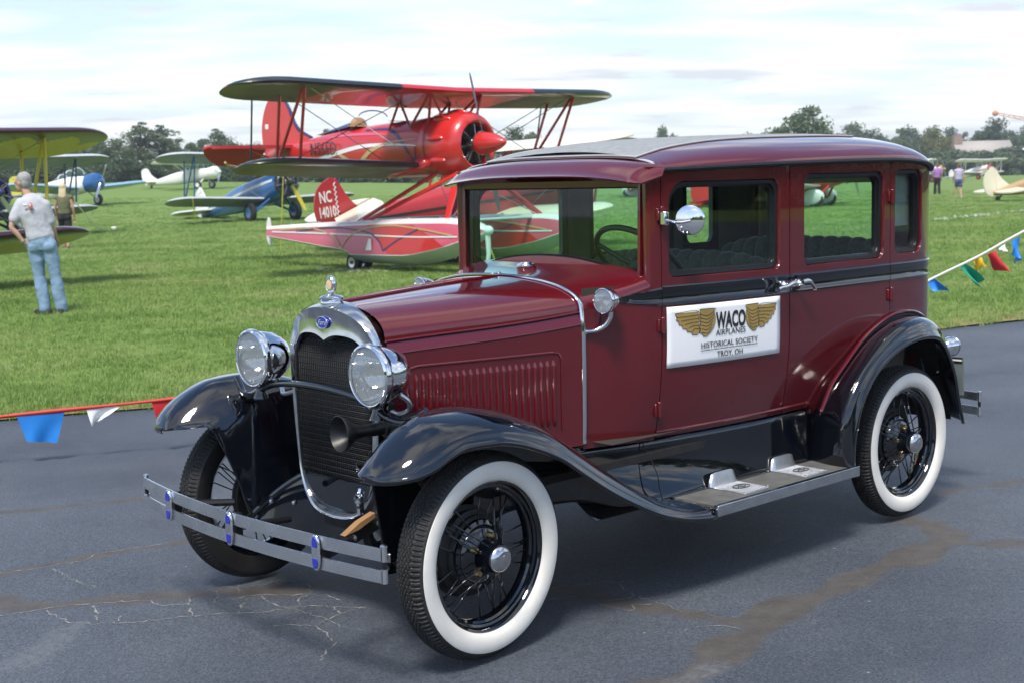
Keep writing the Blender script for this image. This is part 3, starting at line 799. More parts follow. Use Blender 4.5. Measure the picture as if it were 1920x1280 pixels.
    for x in np.linspace(-0.66, -2.066, 30):
        yy = SY(x, 0.58)
        row = []
        for t in np.linspace(0, 1, 9):
            z = 0.580 - 0.245*t
            y = yy - 0.006 + (0.622 - yy + 0.006) * (t**3.0)
            row.append((x, side*y, z))
        P.append(row)
    MB().grid(P).build('splash_apron', 'black_paint', CAR, solid=0.004)
    mb = MB(); mb.tube([(-1.02, side*(SY(-1.02, .58) - 0.006 + 0.004), 0.578), (-1.03, side*0.602, 0.46), (-1.035, side*0.612, 0.40), (-1.04, side*0.624, 0.345)], 0.0025, 6, n=4); mb.build('apron_seam', 'satin_black', CAR)

# --- back panel
pin, tg = rrect(-0.33, 0.33, 1.27, 1.565, 0.05)
po = outer_for(tg, pin, -0.50, 0.50, lambda y: 1.17, lambda y: 1.64)
bk = lambda y, z, d=0: (-3.125 - 0.035*(1 - (y/0.5)**2) + d, y, z)
mb = MB(); mb.grid([[bk(a[0]*(1-t) + b[0]*t, a[1]*(1-t) + b[1]*t) for a, b in zip(po, pin)] for t in (0, .5, 1)], cv=True)
mb.grid([[bk(p[0], p[1]) for p in pin], [bk(p[0], p[1], 0.03) for p in pin]], cv=True)
mb.grid([[bk(y, z) for z in np.linspace(0.60, 1.17, 8)] for y in np.linspace(-0.5, 0.5, 11)])
bp_ = mb.build('back_panel', 'maroon_paint', CAR, weld=True)
MB().poly([bk(p[0], p[1], 0.02) for p in pin]).build('rear_glass', 'window_glass', bp_, angle=None)
MB().grid([[bk(y, z, -0.006) for z in (1.115, 1.155, 1.195)] for y in np.linspace(-0.5, 0.5, 11)]).build('belt_moulding', 'black_paint', bp_)

# --- roof
zd = pchip([-3.125, -3.06, -2.9, -2.6, -1.8, -1.085], [1.60, 1.635, 1.664, 1.676, 1.668, 1.652])
zcr = pchip([-3.16, -3.12, -3.05, -2.95, -2.78, -2.45, -2.0, -1.63, -1.3, -1.085], [1.60, 1.66, 1.725, 1.768, 1.796, 1.806, 1.800, 1.787, 1.755, 1.706])
def roofp(x, s, d=0.0):
    w = W(x) + 0.010
    a = abs(s); y = w * s
    x2 = x - (0.035*(1 - s*s) if x < -3.1 else 0)
    return (x2, y, zd(x) + (zcr(x2) - zd(x) + d) * max(0, 1 - a**3.2)**0.52 + (d if a < 0.95 else 0))
xsr = list(np.linspace(-1.085, -2.7, 22)) + [-2.78, -2.86, -2.93, -2.99, -3.04, -3.08, -3.105, -3.125]
ss = [sin(t) for t in np.linspace(-pi/2, pi/2, 41)]
rf = MB().grid([[roofp(x, s) for s in ss] for x in xsr]).build('roof', 'maroon_paint', CAR, angle=60)
xf = list(np.linspace(-1.105, -2.76, 24))
fy = 0.445
fab = [[(lambda p: (p[0], p[1], p[2] + 0.004))(roofp(x, max(-1, min(1, y/(W(x) + 0.010))))) for y in np.linspace(-fy*(1 - 0.25*max(0, (-2.6 - x)/0.16)**2), fy*(1 - 0.25*max(0, (-2.6 - x)/0.16)**2), 25)] for x in xf]
MB().grid(fab).build('roof_insert', 'roof_fabric', rf)
edge = [r[0] for r in fab] + fab[-1] + [r[-1] for r in reversed(fab)] + list(reversed(fab[0]))
MB().tube(edge + [edge[0]], 0.004, 6, cap=False).build('insert_bead', 'grey_trim', rf)
for side in (1, -1):
    MB().tube([(x, side*(W(x) + 0.012), zd(x) - 0.004) for x in xsr[:-2]], 0.0125, 8, flat=0.8).build('drip_rail', 'satin_black', rf)
    MB().grid([[(x, side*(W(x) + 0.004), zd(x) - 0.012 - 0.0*j) if j else (x, side*(W(x) + 0.004), zd(x) + 0.006) for j in (0, 1)] for x in xsr[:-2]]).build('drip_flange', 'satin_black', rf)
    # bright corner strap where visor and roof meet
    MB().tube([(-1.098 + 0.010*t, side*(0.455 + 0.145*t), 1.692 - 0.012*t - 0.034*t**3) for t in np.linspace(0, 1, 9)], [0.006, 0.010, 0.011, 0.010, 0.008], 8, flat=0.5).build('corner_strap', 'grey_trim', rf)
MB().grid([[(x, y, zd(x) + 0.02 + 0.06*(1 - (y/0.6)**2)) for y in np.linspace(-W(x) + 0.02, W(x) - 0.02, 9)] for x in np.linspace(-1.12, -3.05, 12)]).build('headliner', 'headliner', CAR)

# --- visor over the windshield
P = []
for s in np.linspace(-1, 1, 41):
    a = abs(s); y = 0.618*s
    xt, zt = -1.092, 1.704 - 0.040*a**3.0
    xl = -0.930 - 0.010*a**2 - 0.125*max(0, (a - 0.87)/0.13)**2.4
    zl = 1.634 - 0.042*a**3 + 0.035*max(0, (a - 0.94)/0.06)**2
    row = []
    for t in np.linspace(0, 1, 12):
        bx = xt + (xl - xt)*(t + 0.10*sin(pi*t)*(1 - t)); bz = zt + (zl - zt)*(t - 0.22*sin(pi*t)*(1 - t) + 0.10*sin(pi*t)*t)
        row.append((bx, y, bz))
    row.append((xl - 0.004, y, zl - 0.005)); row.append((xl - 0.016, y*0.985, zl - 0.002))
    row.append((-1.05, y*0.97, 1.612 - 0.01*a))
    P.append(row)
MB().grid(P).build('visor', 'maroon_paint', CAR, angle=40)

# --- hood, cowl and windshield
ztc = pchip([-1.06, -1.0, -0.9, -0.755, -0.4, 0.06], [1.291, 1.276, 1.252, 1.236, 1.216, 1.186])     # top centre
zsd = pchip([-1.06, -0.9, -0.755, 0.06], [1.200, 1.150, 1.114, 1.066])                                # shoulder
def arch(x, s, d=0.0):
    """s -1..1 across the arch from right shoulder to left shoulder"""
    w = W(x) - 0.002; a = abs(s)
    th = s * pi/2
    e = 0.80
    y = w * (abs(sin(th))**0.92) * (1 if s >= 0 else -1)
    z = zsd(x) + (ztc(x) - zsd(x)) * max(0, cos(th))**e
    return (x, y, z + d)
sarch = list(np.linspace(-1, 1, 49))
xh = np.linspace(0.055, -0.748, 20)
hood = MB().grid([[arch(x, s) for s in sarch] for x in xh]).build('hood', 'maroon_paint', CAR, angle=50)
MB().tube([arch(x, 0, 0.003) for x in xh], 0.006, 8).build('centre_hinge', 'maroon_paint', hood)
for side in (1, -1):
    MB().tube([(x, side*(W(x) + 0.001), zsd(x) - 0.001) for x in xh], 0.0045, 8).build('hinge_bead', 'maroon_paint', hood)
    # side panel with sloped upper band
    P = []
    for x in np.linspace(0.05, -0.748, 22):
        zs_ = zsd(x); y = W(x)
        hh = 0.044
        row = [(x, side*(y - 0.004), zs_ - 0.006), (x, side*(y - 0.001), zs_ - 0.009), (x, side*(y + 0.016), zs_ - hh), (x, side*(y + 0.0165), zs_ - hh - 0.003), (x, side*(y + 0.013), zs_ - hh - 0.007)]
        row += [(x, side*(y + 0.013 - 0.004*t), zs_ - hh - 0.007 - (zs_ - hh - 0.60)*t) for t in np.linspace(0.06, 1, 8)]
        P.append(row)
    hs = MB().grid(P).build('hood_side', 'maroon_paint', hood, angle=14)
    # raised louvre panel border
    yo = lambda x: W(x) + 0.011
    x1, x0, za, zb_ = -0.018, -0.655, 0.665, 0.968
    path = [(x0, za), (x0, zb_ - 0.03), (x0 + 0.012, zb_ - 0.006), (x0 + 0.04, zb_ + 0.0)] + [(x0 + 0.04 + (x1 - x0 - 0.08)*t, zb_) for t in np.linspace(0.1, 0.9, 8)] + [(x1 - 0.04, zb_), (x1 - 0.012, zb_ - 0.006), (x1, zb_ - 0.03), (x1, za)]
    MB().tube([(x, side*(yo(x) + 0.0005), z) for x, z in path], 0.0055, 8).build('panel_bead', 'maroon_paint', hs)
    # louvres
    lv = None
    for i in range(22):
        x = -0.048 - 0.0272*i
        if lv is None:
            mb = MB(); P = []
            for t in np.linspace(0, 1, 15):
                z = 0.0 - 0.265*t
                dep = 0.0135 * min(1, (t/0.03 + 0.02)**0.6) * min(1, ((1 - t)/0.04 + 0.02)**0.6) 
                wd = 0.0085 * min(1, (t/0.03 + 0.15)**0.5) * min(1, ((1 - t)/0.04 + 0.15)**0.5)
                P.append([(wd, 0, z), (wd*0.8, dep*0.35, z), (wd*0.25, dep*0.8, z), (-wd*0.35, dep, z), (-wd*0.8, dep*0.85, z), (-wd, dep*0.25, z), (-wd, 0, z)])
            mb.grid(P); lv = mb.mesh('louvre', 'maroon_paint', 60)
            if side < 0: lv.transform(Matrix.Diagonal((1, -1, 1, 1)))
        o = obj('louvre', lv, hs)
        sl = (W(x + 0.01) - W(x - 0.01)) / 0.02
        o.location = (x, side*(yo(x) - 0.0035), 0.945); o.rotation_euler = (0, 0, side*math.atan(sl))
    # bright hood band along cowl edge (lower run)
    # cowl side
    P = [[(x, side*(SY(x, z) + 0.002), z) for z in list(np.linspace(0.575, 1.0, 7)) + [zsd(x) - (zsd(x) - 1.0)*(1 - t) for t in (0.4, 0.75, 1)]] for x in np.linspace(-0.758, -1.082, 12)]
    MB().grid(P).build('cowl_side', 'maroon_paint', CAR, angle=50)
    # A pillar
    P = []
    for z in np.linspace(1.13, 1.662, 12):
        y1 = W(-1.07)
        P.append([(-1.083, side*(W(-1.083) + 0.001), z), (-1.060, side*(W(-1.06) + 0.002), z), (-1.036, side*(W(-1.06) - 0.008), z), (-1.028, side*(W(-1.06) - 0.022), z), (-1.034, side*(0.540), z), (-1.085, side*0.535, z)])
    MB().grid(P, cv=True).build('windshield_pillar', 'maroon_paint', CAR, angle=35)
cow = MB().grid([[arch(x, s) for s in sarch] for x in np.linspace(-0.758, -1.052, 10)]).build('cowl', 'maroon_paint', CAR, angle=50)
# bright band over the cowl joint
path = [(-0.754, SY(-0.754, z) + 0.014, z) for z in np.linspace(0.60, 1.02, 8)] + [(-0.754, W(-0.754) + 0.012, 1.06)] + [tuple(np.array(arch(-0.754, s)) + np.array((0, 0.006*s, 0.004))) for s in np.linspace(0.93, -0.93, 41)] + [(-0.754, -W(-0.754) - 0.012, 1.06)] + [(-0.754, -SY(-0.754, z) - 0.014, z) for z in np.linspace(1.02, 0.60, 8)]
MB().tube(path, 0.0115, 10, flat=0.55, up=(0, 1, 0)).build('cowl_band', 'chrome', cow)
mb = MB(); mb.lathe([(0.008, -0.01), (0.010, 0.0), (0.012, 0.006), (0.006, 0.014), (0, 0.015)], (-0.754, 0, 1.238), (0, 0, 1), 12); mb.box((-0.74, 0, 1.243), (0.05, 0.014, 0.01)); mb.build('band_clasp', 'chrome', cow, bevel=0.002)
# fuel filler cap
mb = MB(); mb.lathe([(0.041, 0.0), (0.041, 0.016), (0.038, 0.018)], (-0.912, 0, 1.246), (0, 0, 1), 28); mb.build('filler_neck', 'maroon_paint', cow)
mb = MB(); mb.lathe([(0.038, 0.0), (0.041, 0.002), (0.042, 0.008), (0.039, 0.013), (0.026, 0.015), (0.025, 0.018), (0.0, 0.019)], (-0.912, 0, 1.263), (0, 0, 1), 28); mb.build('fuel_cap', 'chrome', cow)
# windshield frame
def wsb(y): return 1.295 - 0.088*(abs(y)/0.54)**2.2
n = 21
ys = np.linspace(-0.535, 0.535, n)
xw = lambda z: -1.040 - 0.02*(z - 1.25)
out = [(y, wsb(y) - 0.020) for y in ys] + [(0.535, z) for z in np.linspace(1.25, 1.60, 8)] + [(y, 1.615) for y in ys[::-1]] + [(-0.535, z) for z in np.linspace(1.60, 1.25, 8)]
inn = [(y*0.968, wsb(y) + 0.006) for y in ys] + [(0.518, z) for z in np.linspace(1.262, 1.56, 8)] + [(y*0.968, 1.585) for y in ys[::-1]] + [(-0.518, z) for z in np.linspace(1.56, 1.262, 8)]
mb = MB(); mb.grid([[(xw(z) + 0.004, y, z) for y, z in out], [(xw(z) + 0.016, y*0.997, z + (0.004 if z < 1.4 else -.004)) for y, z in out], [(xw(z) + 0.014, y, z) for y, z in inn], [(xw(z) - 0.004, y, z) for y, z in inn], [(xw(z) - 0.03, y, z) for y, z in inn]], cv=True)
wf = mb.build('windshield_frame', 'maroon_paint', CAR, angle=40)
inn2 = [(y*0.955, wsb(y) + 0.014) for y in ys] + [(0.511, z) for z in np.linspace(1.27, 1.555, 8)] + [(y*0.955, 1.579) for y in ys[::-1]] + [(-0.511, z) for z in np.linspace(1.555, 1.27, 8)]
MB().grid([[(xw(z) + 0.004, y, z) for y, z in inn], [(xw(z) + 0.006, y, z) for y, z in inn2], [(xw(z) - 0.006, y, z) for y, z in inn2]], cv=True).build('windshield_gasket', 'satin_black', wf)
MB().poly([(xw(z), y, z) for y, z in inn]).build('windshield', 'windshield_glass', wf, angle=None)
MB().tube([(xw(1.59) + 0.03, 0.30, 1.60), (xw(1.5) + 0.03, 0.25, 1.50), (xw(1.4) + 0.02, 0.225, 1.42)], 0.003, 6).build('wiper', 'satin_black', wf) if False else None
MB().box((-1.066, 0, 1.62), (0.03, 1.08, 0.075)).build('header_rail', 'satin_black', CAR)

# --- radiator
shell = [(0, 1.190), (.06, 1.186), (.13, 1.170), (.185, 1.146), (.23, 1.112), (.262, 1.064), (.277, 1.0), (.275, .9), (.266, .75), (.252, .6), (.238, .53), (.205, .465), (.15, .415), (.08, .393), (0, .388)]
shell = [tuple(p) for p in catmull([np.array(p) for p in shell], 4)]
def mir(pl): return pl + [(-y, z) for y, z in reversed(pl[1:-1])]
SO = mir(shell)
open_ = [(0, 1.050), (.02, 1.060), (.045, 1.069), (.08, 1.074), (.13, 1.072), (.17, 1.062), (.20, 1.040), (.213, 1.00), (.214, .9), (.208, .75), (.196, .62), (.182, .548), (.15, .532), (.08, .528), (0, .527)]
# same sampling of the opening by arc fraction
def resample(pl, n):
    P = np.array(pl); d = np.r_[0, np.cumsum(np.linalg.norm(np.diff(P, axis=0), axis=1))]; t = np.linspace(0, d[-1], n)
    return list(zip(np.interp(t, d, P[:, 0]), np.interp(t, d, P[:, 1])))
no = len(shell)
# keep the side rim narrow: lower rim of the shell follows the U, opening for core sits above an apron
rim_in = [(0, 1.050), (.02, 1.060), (.045, 1.069), (.08, 1.074), (.13, 1.072), (.17, 1.062), (.205, 1.035), (.228, 1.00), (.240, .95), (.242, .88), (.240, .80), (.234, .70), (.226, .60), (.215, .535), (.190, .478), (.145, .434), (.08, .415), (0, .410)]
RI = resample([tuple(p) for p in catmull([np.array(p) for p in rim_in], 4)], 60); SOr = resample(shell, 60)
crown = lambda y, z: 0.118 - 0.040*(abs(y)/0.28)**2 - 0.012*max(0, (1.0 - z))
loop = lambda pl: mir(pl)
rows = []
R0 = loop(SOr); R1 = loop(RI)
rows.append([(0.040, y*1.012, 0.4 + (z - 0.4)*1.006) for y, z in R0])
rows.append([(0.062, y*1.014, 0.4 + (z - 0.4)*1.007) for y, z in R0])
rows.append([(0.085, y*1.004, 0.4 + (z - 0.4)*1.002) for y, z in R0])
for t, dx in ((0.10, 0.012), (0.25, 0.006), (0.5, 0.0), (0.8, 0.0), (0.95, 0.003), (1.0, -0.006)):
    rows.append([((crown(a[0]*(1-t) + b[0]*t, a[1]*(1-t) + b[1]*t) - 0.010*(1-t)**3 + dx), a[0]*(1-t) + b[0]*t, a[1]*(1-t) + b[1]*t) for a, b in zip(R0, R1)])
rows.append([(0.070, y, z) for y, z in R1])
rs = MB().grid(rows, cv=True).build('radiator_shell', 'polished_steel', CAR, angle=50)
# core: fins and tubes
mb = MB(); mb.poly([(0.066, y, z) for y, z in mir(resample([(0, 1.06)] + rim_in[1:], 40))]); mb.build('radiator_core', 'radiator_core', rs, angle=None)
mb = MB()
def half_w(z):
    for (y0, z0), (y1, z1) in zip(RI[:-1], RI[1:]):
        if y0 > 0.15 and (z0 - z)*(z1 - z) <= 0 and z0 != z1: return y0 + (y1 - y0)*(z - z0)/(z1 - z0)
    return 0.2
k = 0
z = 0.535
while z < 1.062:
    hw_ = half_w(min(z, 1.02)) - (0.0 if z < 1.02 else (z - 1.02)*1.6)
    mb.box((0.076 + 0.002*((k*7) % 3 - 1), 0, z), (0.008, 2*hw_ - 0.004, 0.0028)); z += 0.0075; k += 1
mb.build('core_fins', 'radiator_core', rs, angle=None)
mb = MB()
for y in np.arange(-0.225, 0.226, 0.0125):
    zt_ = 1.058 if abs(y) < 0.18 else 1.02
    mb.box((0.080, y, (0.535 + zt_)/2), (0.0025, 0.0022, zt_ - 0.535))
mb.build('core_tubes', 'radiator_core', rs, angle=None)
# lower black apron inside the shell
MB().poly([(0.088, y, z) for y, z in [(-.216, .535)] + [(.216, .535)] + [(a, b) for a, b in rim_in if b < .53] + [(-a, b) for a, b in reversed([q for q in rim_in if q[1] < .53])]]).build('shell_apron', 'black_paint', rs, angle=None)
# cap with motometer
mb = MB(); mb.lathe([(0.036, -0.02), (0.034, 0.0), (0.041, 0.004), (0.043, 0.012), (0.040, 0.018), (0.044, 0.022), (0.045, 0.030), (0.038, 0.036), (0.016, 0.040), (0.011, 0.046), (0.012, 0.050), (0.009, 0.055)], (0.078, 0, 1.180), (0, 0, 1), 28); capo = mb.build('radiator_cap', 'chrome', rs, angle=50)
mb = MB(); mb.lathe([(0.0, -0.010), (0.022, -0.010), (0.0255, -0.006), (0.0265, 0.0), (0.0255, 0.006), (0.022, 0.010), (0.0205, 0.008), (0.0, 0.008)], (0.078, 0, 1.258), (1, 0, 0), 32); mb.xf(Matrix.Translation((0, 0, 1.258)) @ Matrix.Diagonal((1, 1, 1.25, 1)) @ Matrix.Translation((0, 0, -1.258))); mb.build('motometer', 'chrome', capo)
mb = MB(); mb.lathe([(0.0175, 0.0), (0.0, 0.0012)], (0.0875, 0, 1.258), (1, 0, 0), 24); mb.build('motometer_dial', 'dial_face', capo)
# radiator badge
mb = MB(); P = [(0.1175 + 0.003*0, 0.036*cos(a), 1.121 + 0.0225*sin(a)) for a in np.linspace(0, 2*pi, 33)[:-1]]
mb.prism(P, (0.008, 0, 0)); bd = mb.build('badge', 'badge_blue', rs, bevel=0.002)
MB().tube([(0.1262, p[1]*0.95, 1.121 + (p[2] - 1.121)*0.95) for p in P] + [(0.1262, P[0][1]*0.95, 1.121)], 0.0014, 6).build('badge_rim', 'badge_silver', bd)
lettering('Ford', 0.026, 'badge_silver', bd, frame((0.1262, 0, 1.121), (0, 1, 0), (0, 0, 1)), shear=0.3, sx=1.05, extrude=0.0006, bold=0.0004)
# --- front fenders
crown_z = pchip([0.455, 0.44, 0.40, 0.356, 0.28, 0.21, 0.08, -0.05, -0.2, -0.35, -0.51, -0.68, -0.86, -1.0, -1.09],
                [0.690, 0.715, 0.760, 0.795, 0.838, 0.862, 0.873, 0.857, 0.812, 0.727, 0.617, 0.505, 0.402, 0.356, 0.346])
lip_z = pchip([0.455, 0.40, 0.35, 0.29, 0.23, 0.15, 0.03, -0.066, -0.161, -0.26, -0.389, -0.525, -0.667, -0.815, -0.97, -1.09],
              [0.682, 0.690, 0.700, 0.720, 0.748, 0.768, 0.764, 0.745, 0.712, 0.667, 0.583, 0.498, 0.423, 0.358, 0.316, 0.300])
lip_y = pchip([0.455, 0.452, 0.44, 0.41, 0.36, 0.28, 0.1, -1.09], [0.655, 0.70, 0.74, 0.785, 0.818, 0.836, 0.842, 0.845])
fen_drop = pchip([0.455, 0.41, 0.33, 0.24, 0.145, 0.05, -0.10, -0.25, -0.4, -1.09], [0.0, 0.045, 0.10, 0.115, 0.095, 0.07, 0.035, 0.014, 0.008, 0.004])
in_y = pchip([0.455, 0.452, 0.44, 0.41, 0.36, 0.28, 0.10, -0.2, -0.5, -0.8, -1.09], [0.648, 0.63, 0.61, 0.585, 0.555, 0.53, 0.505, 0.50, 0.53, 0.59, 0.615])
sk_z = pchip([0.455, 0.40, 0.34, 0.32, 0.28, 0.243, 0.205, 0.17, 0.0, -0.2, -0.4, -0.6, -0.9, -1.09], [0.684, 0.700, 0.705, 0.69, 0.59, 0.478, 0.335, 0.31, 0.31, 0.34, 0.40, 0.40, 0.338, 0.335])
sk_y = pchip([0.455, 0.40, 0.32, 0.28, 0.20, 0.0, -0.3, -0.6, -0.9, -1.09], [0.65, 0.545, 0.50, 0.475, 0.43, 0.42, 0.44, 0.52, 0.60, 0.615])
def fender_front(side):
    P = []
    xs = [0.455, 0.4545, 0.4525, 0.449, 0.443, 0.434, 0.422, 0.405, 0.385] + list(np.linspace(0.36, -1.10, 62))
    for x in xs:
        yl, yi, zc, zl = lip_y(x), in_y(x), crown_z(x), lip_z(x)
        yc = yi + (yl - yi)*0.42
        row = [(yl - 0.012, zl - 0.004), (yl - 0.003, zl - 0.008), (yl + 0.003, zl - 0.004), (yl + 0.004, zl + 0.004), (yl + 0.0, zl + 0.011), (yl - 0.006, zl + 0.015)]
        y0, z0 = yl - 0.006, zl + 0.015
        for t in np.linspace(0.08, 1, 13):      # outer quarter up to the crown
            a = t*pi/2
            row.append((y0 + (yc - y0)*(1 - cos(a))**0.95, z0 + (max(zc, z0) - z0)*sin(a)**0.9))
        zi = zc - fen_drop(x)
        for t in np.linspace(0.2, 1, 6):
            row.append((yc + (yi - yc)*t, zc + (zi - zc)*t*t))
        ys_, zs_ = sk_y(x), min(sk_z(x), zi - 0.002)
        for t in np.linspace(0.1, 1, 9):        # inner skirt
            row.append((yi + (ys_ - yi)*(t**0.8), zi + (zs_ - zi)*(t**1.25)))
        P.append([(x - 0.010*max(0, x)/0.455, side*y, z) for y, z in row])
    return MB().grid(P)
# --- rear fenders
rl = [(-2.055, .845, .33), (-2.056, .845, .404), (-2.078, .845, .519), (-2.126, .845, .63), (-2.218, .845, .726), (-2.346, .845, .797), (-2.50, .845, .845), (-2.661, .842, .856), (-2.80, .828, .828), (-2.94, .79, .745), (-3.06, .758, .625), (-3.13, .742, .49), (-3.19, .735, .365)]
ri = [(-2.055, .612, .33), (-2.062, .625, .40), (-2.075, .645, .545), (-2.14, .658, .66), (-2.25, .664, .752), (-2.39, .666, .85), (-2.54, .667, .912), (-2.68, .665, .938), (-2.83, .655, .928), (-2.98, .625, .876), (-3.10, .585, .78), (-3.18, .565, .62), (-3.235, .56, .40)]
def fender_rear(side):
    L = catmull([np.array(p) for p in rl], 4); I = catmull([np.array(p) for p in ri], 4)
    C = np.array([-2.629, 0, 0.40]); P = []
    n = len(L)
    for k, (a, b) in enumerate(zip(L, I)):
        rad_ = (a + b)/2 - C; rad_[1] = 0; rad_ /= np.linalg.norm(rad_)
        row = [a + np.array((0, -0.012, 0)) - rad_*0.002, a + np.array((0, -0.003, 0)) - rad_*0.008, a + np.array((0, 0.003, 0)) - rad_*0.003, a + np.array((0, 0.004, 0)) + rad_*0.005, a + np.array((0, 0.0, 0)) + rad_*0.012, a + np.array((0, -0.006, 0)) + rad_*0.016]
        s0 = row[-1]
        full = min(1, k/8) 
        for t in np.linspace(0.08, 1, 14):
            q = s0 + (b - s0)*t
            fr = 1 - 0.62*min(1, max(0, (k/(n - 1) - 0.5)/0.25)); bul = 0.052*sin(pi*t**0.72)*(0.35 + 0.65*full)*fr
            row.append(q + rad_*bul + np.array((0, 0.030*sin(pi*t**0.8)*full*fr, 0)))
        row.append(b - np.array((0, 0.05, 0)) - rad_*0.01)
        P.append([(p[0], side*p[1], p[2]) for p in row])
    return MB().grid(P)
for side in (1, -1):
    fender_front(side).build('front_fender', 'black_paint', CAR, angle=70, solid=0.003)
    rfn = fender_rear(side).build('rear_fender', 'black_paint', CAR, angle=70, solid=0.003)
    I = catmull([np.array(p) for p in ri[2:]], 4)
    MB().tube([(p[0], side*(p[1] + 0.012), p[2] + 0.022) for p in I[:34]], 0.010, 8, flat=0.8).build('fender_bead', 'maroon_paint', rfn)
    MB().tube([(p[0], side*(p[1] + 0.010), p[2] + 0.006) for p in I[:36]], 0.006, 8).build('fender_welt', 'satin_black', rfn)
    # inner wheel house so no light leaks through
    MB().grid([[(p[0], side*y, p[2] - 0.03) for y in (0.30, 0.64)] for p in I]).build('wheel_house', 'chassis_black', CAR)
    MB().box((-2.62, side*0.46, 0.55), (0.98, 0.02, 0.5)).build('frame_skirt', 'chassis_black', CAR)

# --- chassis
mb = MB()
for s in (1, -1):
    mb.box((-1.62, s*0.36, 0.46), (3.2, 0.06, 0.10)); mb.box((0.02, s*0.33, 0.42), (0.12, 0.05, 0.06))
mb.box((-1.3, 0, 0.52), (2.3, 1.16, 0.03)); mb.box((-0.45, 0, 0.62), (0.75, 0.62, 0.03)); mb.box((0.02, 0, 0.36), (0.08, 0.66, 0.05))
mb.tube([(-0.2, 0, 0.42), (-1.1, 0, 0.44)], 0.12, 12); mb.tube([(-1.1, 0, 0.40), (-2.6, 0, 0.36)], 0.045, 10)
mb.box((-0.95, 0.42, 0.36), (0.16, 0.14, 0.14)); mb.tube([(-0.9, 0.45, 0.33), (-2.2, 0.45, 0.30)], 0.022, 8); mb.tube([(-1.7, 0.45, 0.31), (-2.2, 0.45, 0.30)], 0.06, 10)
mb.ball((-2.629, 0, 0.36), (0.14, 0.15, 0.14)); mb.tube([(-2.629, -0.6, 0.36), (-2.629, 0.6, 0.36)], 0.045, 10)
mb.build('chassis', 'chassis_black', CAR, angle=40)
mb = MB(); mb.tube([(0.0, -0.66, 0.37), (0, -0.5, 0.31), (0, 0, 0.285), (0, 0.5, 0.31), (0, 0.66, 0.37)], 0.026, 8, n=5); mb.tube([(-0.13, -0.6, 0.31), (-0.13, 0.6, 0.31)], 0.012, 8)
mb.tube([(0, 0.55, 0.31), (-0.7, 0.05, 0.36)], 0.02, 8); mb.tube([(0, -0.55, 0.31), (-0.7, -0.05, 0.36)], 0.02, 8)
for s in (1, -1):
    mb.tube([(0, s*0.60, 0.26), (0, s*0.60, 0.46)], 0.022, 10)
mb.build('front_axle', 'chassis_black', CAR)
mb = MB()
for k in range(6):
    w = 0.46 - 0.06*k
    mb.tube([(0.03, -w, 0.36 + 0.022*k*0.6), (0.03, -w/2, 0.40 + 0.013*k), (0.03, 0, 0.415 + 0.012*k), (0.03, w/2, 0.40 + 0.013*k), (0.03, w, 0.36 + 0.022*k*0.6)], 0.0065, 4, n=3)
mb.build('front_spring', 'chassis_black', CAR)
# front splash apron below the radiator: curved panel with a rolled upper bead
P, B_ = [], []
for y in np.linspace(-0.46, 0.46, 33):
    a = abs(y)/0.46
    xp = 0.032 + 0.172*a**2; zt_ = 0.535 - 0.215*max(0, (a - 0.35)/0.65)**1.7
    P.append([(0.02, y, zt_ + 0.012), (xp - 0.02, y, zt_ + 0.004), (xp - 0.004, y, zt_ - 0.004), (xp, y, zt_ - 0.016)] + [(xp + 0.02*t, y, (zt_ - 0.016)*(1 - t) + 0.285*t) for t in (0.25, 0.5, 0.75, 1.0)] + [(xp - 0.05, y, 0.28)])
    B_.append((xp - 0.004, y, zt_ - 0.002))
ap = MB().grid(P).build('front_apron', 'black_paint', CAR, angle=50, solid=0.003)
for s in (1, -1):
    MB().tube([p for p in B_ if p[1]*s > 0.15], 0.013, 8).build('apron_bead', 'black_paint', ap)
    for y, z in ((0.17, 0.455), (0.27, 0.40), (0.36, 0.40)):
        MB().lathe([(0.010, -0.006), (0.009, 0.003), (0.005, 0.006), (0, 0.0065)], (0.036 + 0.172*(y/0.46)**2 + 0.010, s*y, z), (1, 0, 0.05), 10).build('bolt', 'chrome', ap)
    MB().box((-0.06, s*0.385, 0.58), (0.012, 0.24, 0.46)).build('inner_apron', 'black_paint', CAR)
# frame horn brackets, tan wooden wedge and bolts by the near wheel
for s in (1,):
    br = MB().box((0.28, s*0.385, 0.425), (0.28, 0.022, 0.04), Matrix.Rotation(rad(16), 4, 'Y')).build('bumper_bracket', 'satin_black', CAR, bevel=0.004)
    for x, z in ((0.309, 0.422), (0.193, 0.452), (0.178, 0.483), (0.183, 0.517)):
        MB().lathe([(0.012, -0.02), (0.012, 0.006), (0.008, 0.008), (0.007, 0.014), (0, 0.015)], (x, s*0.40, z), (0, s, 0), 8).build('bolt', 'cast_aluminium', br)
    MB().prism([(0.345, s*0.375, 0.436), (0.285, s*0.375, 0.448), (0.215, s*0.375, 0.478), (0.215, s*0.375, 0.494), (0.28, s*0.375, 0.472)], (0, s*0.03, 0)).build('wood_block', 'wood_tan', br) if s > 0 else None
mb = MB(); mb.tube([(0.13, 0.205, 0.44), (0.135, 0.205, 0.485), (0.12, 0.20, 0.53)], 0.014, 8); mb.lathe([(0.0, 0.016), (0.016, 0.014), (0.022, 0.006), (0.022, 0), (0, -0.002)], (0.135, 0.205, 0.497), (1, 0.15, 0), 16); mb.build('starter_handle_guide', 'chrome', CAR)

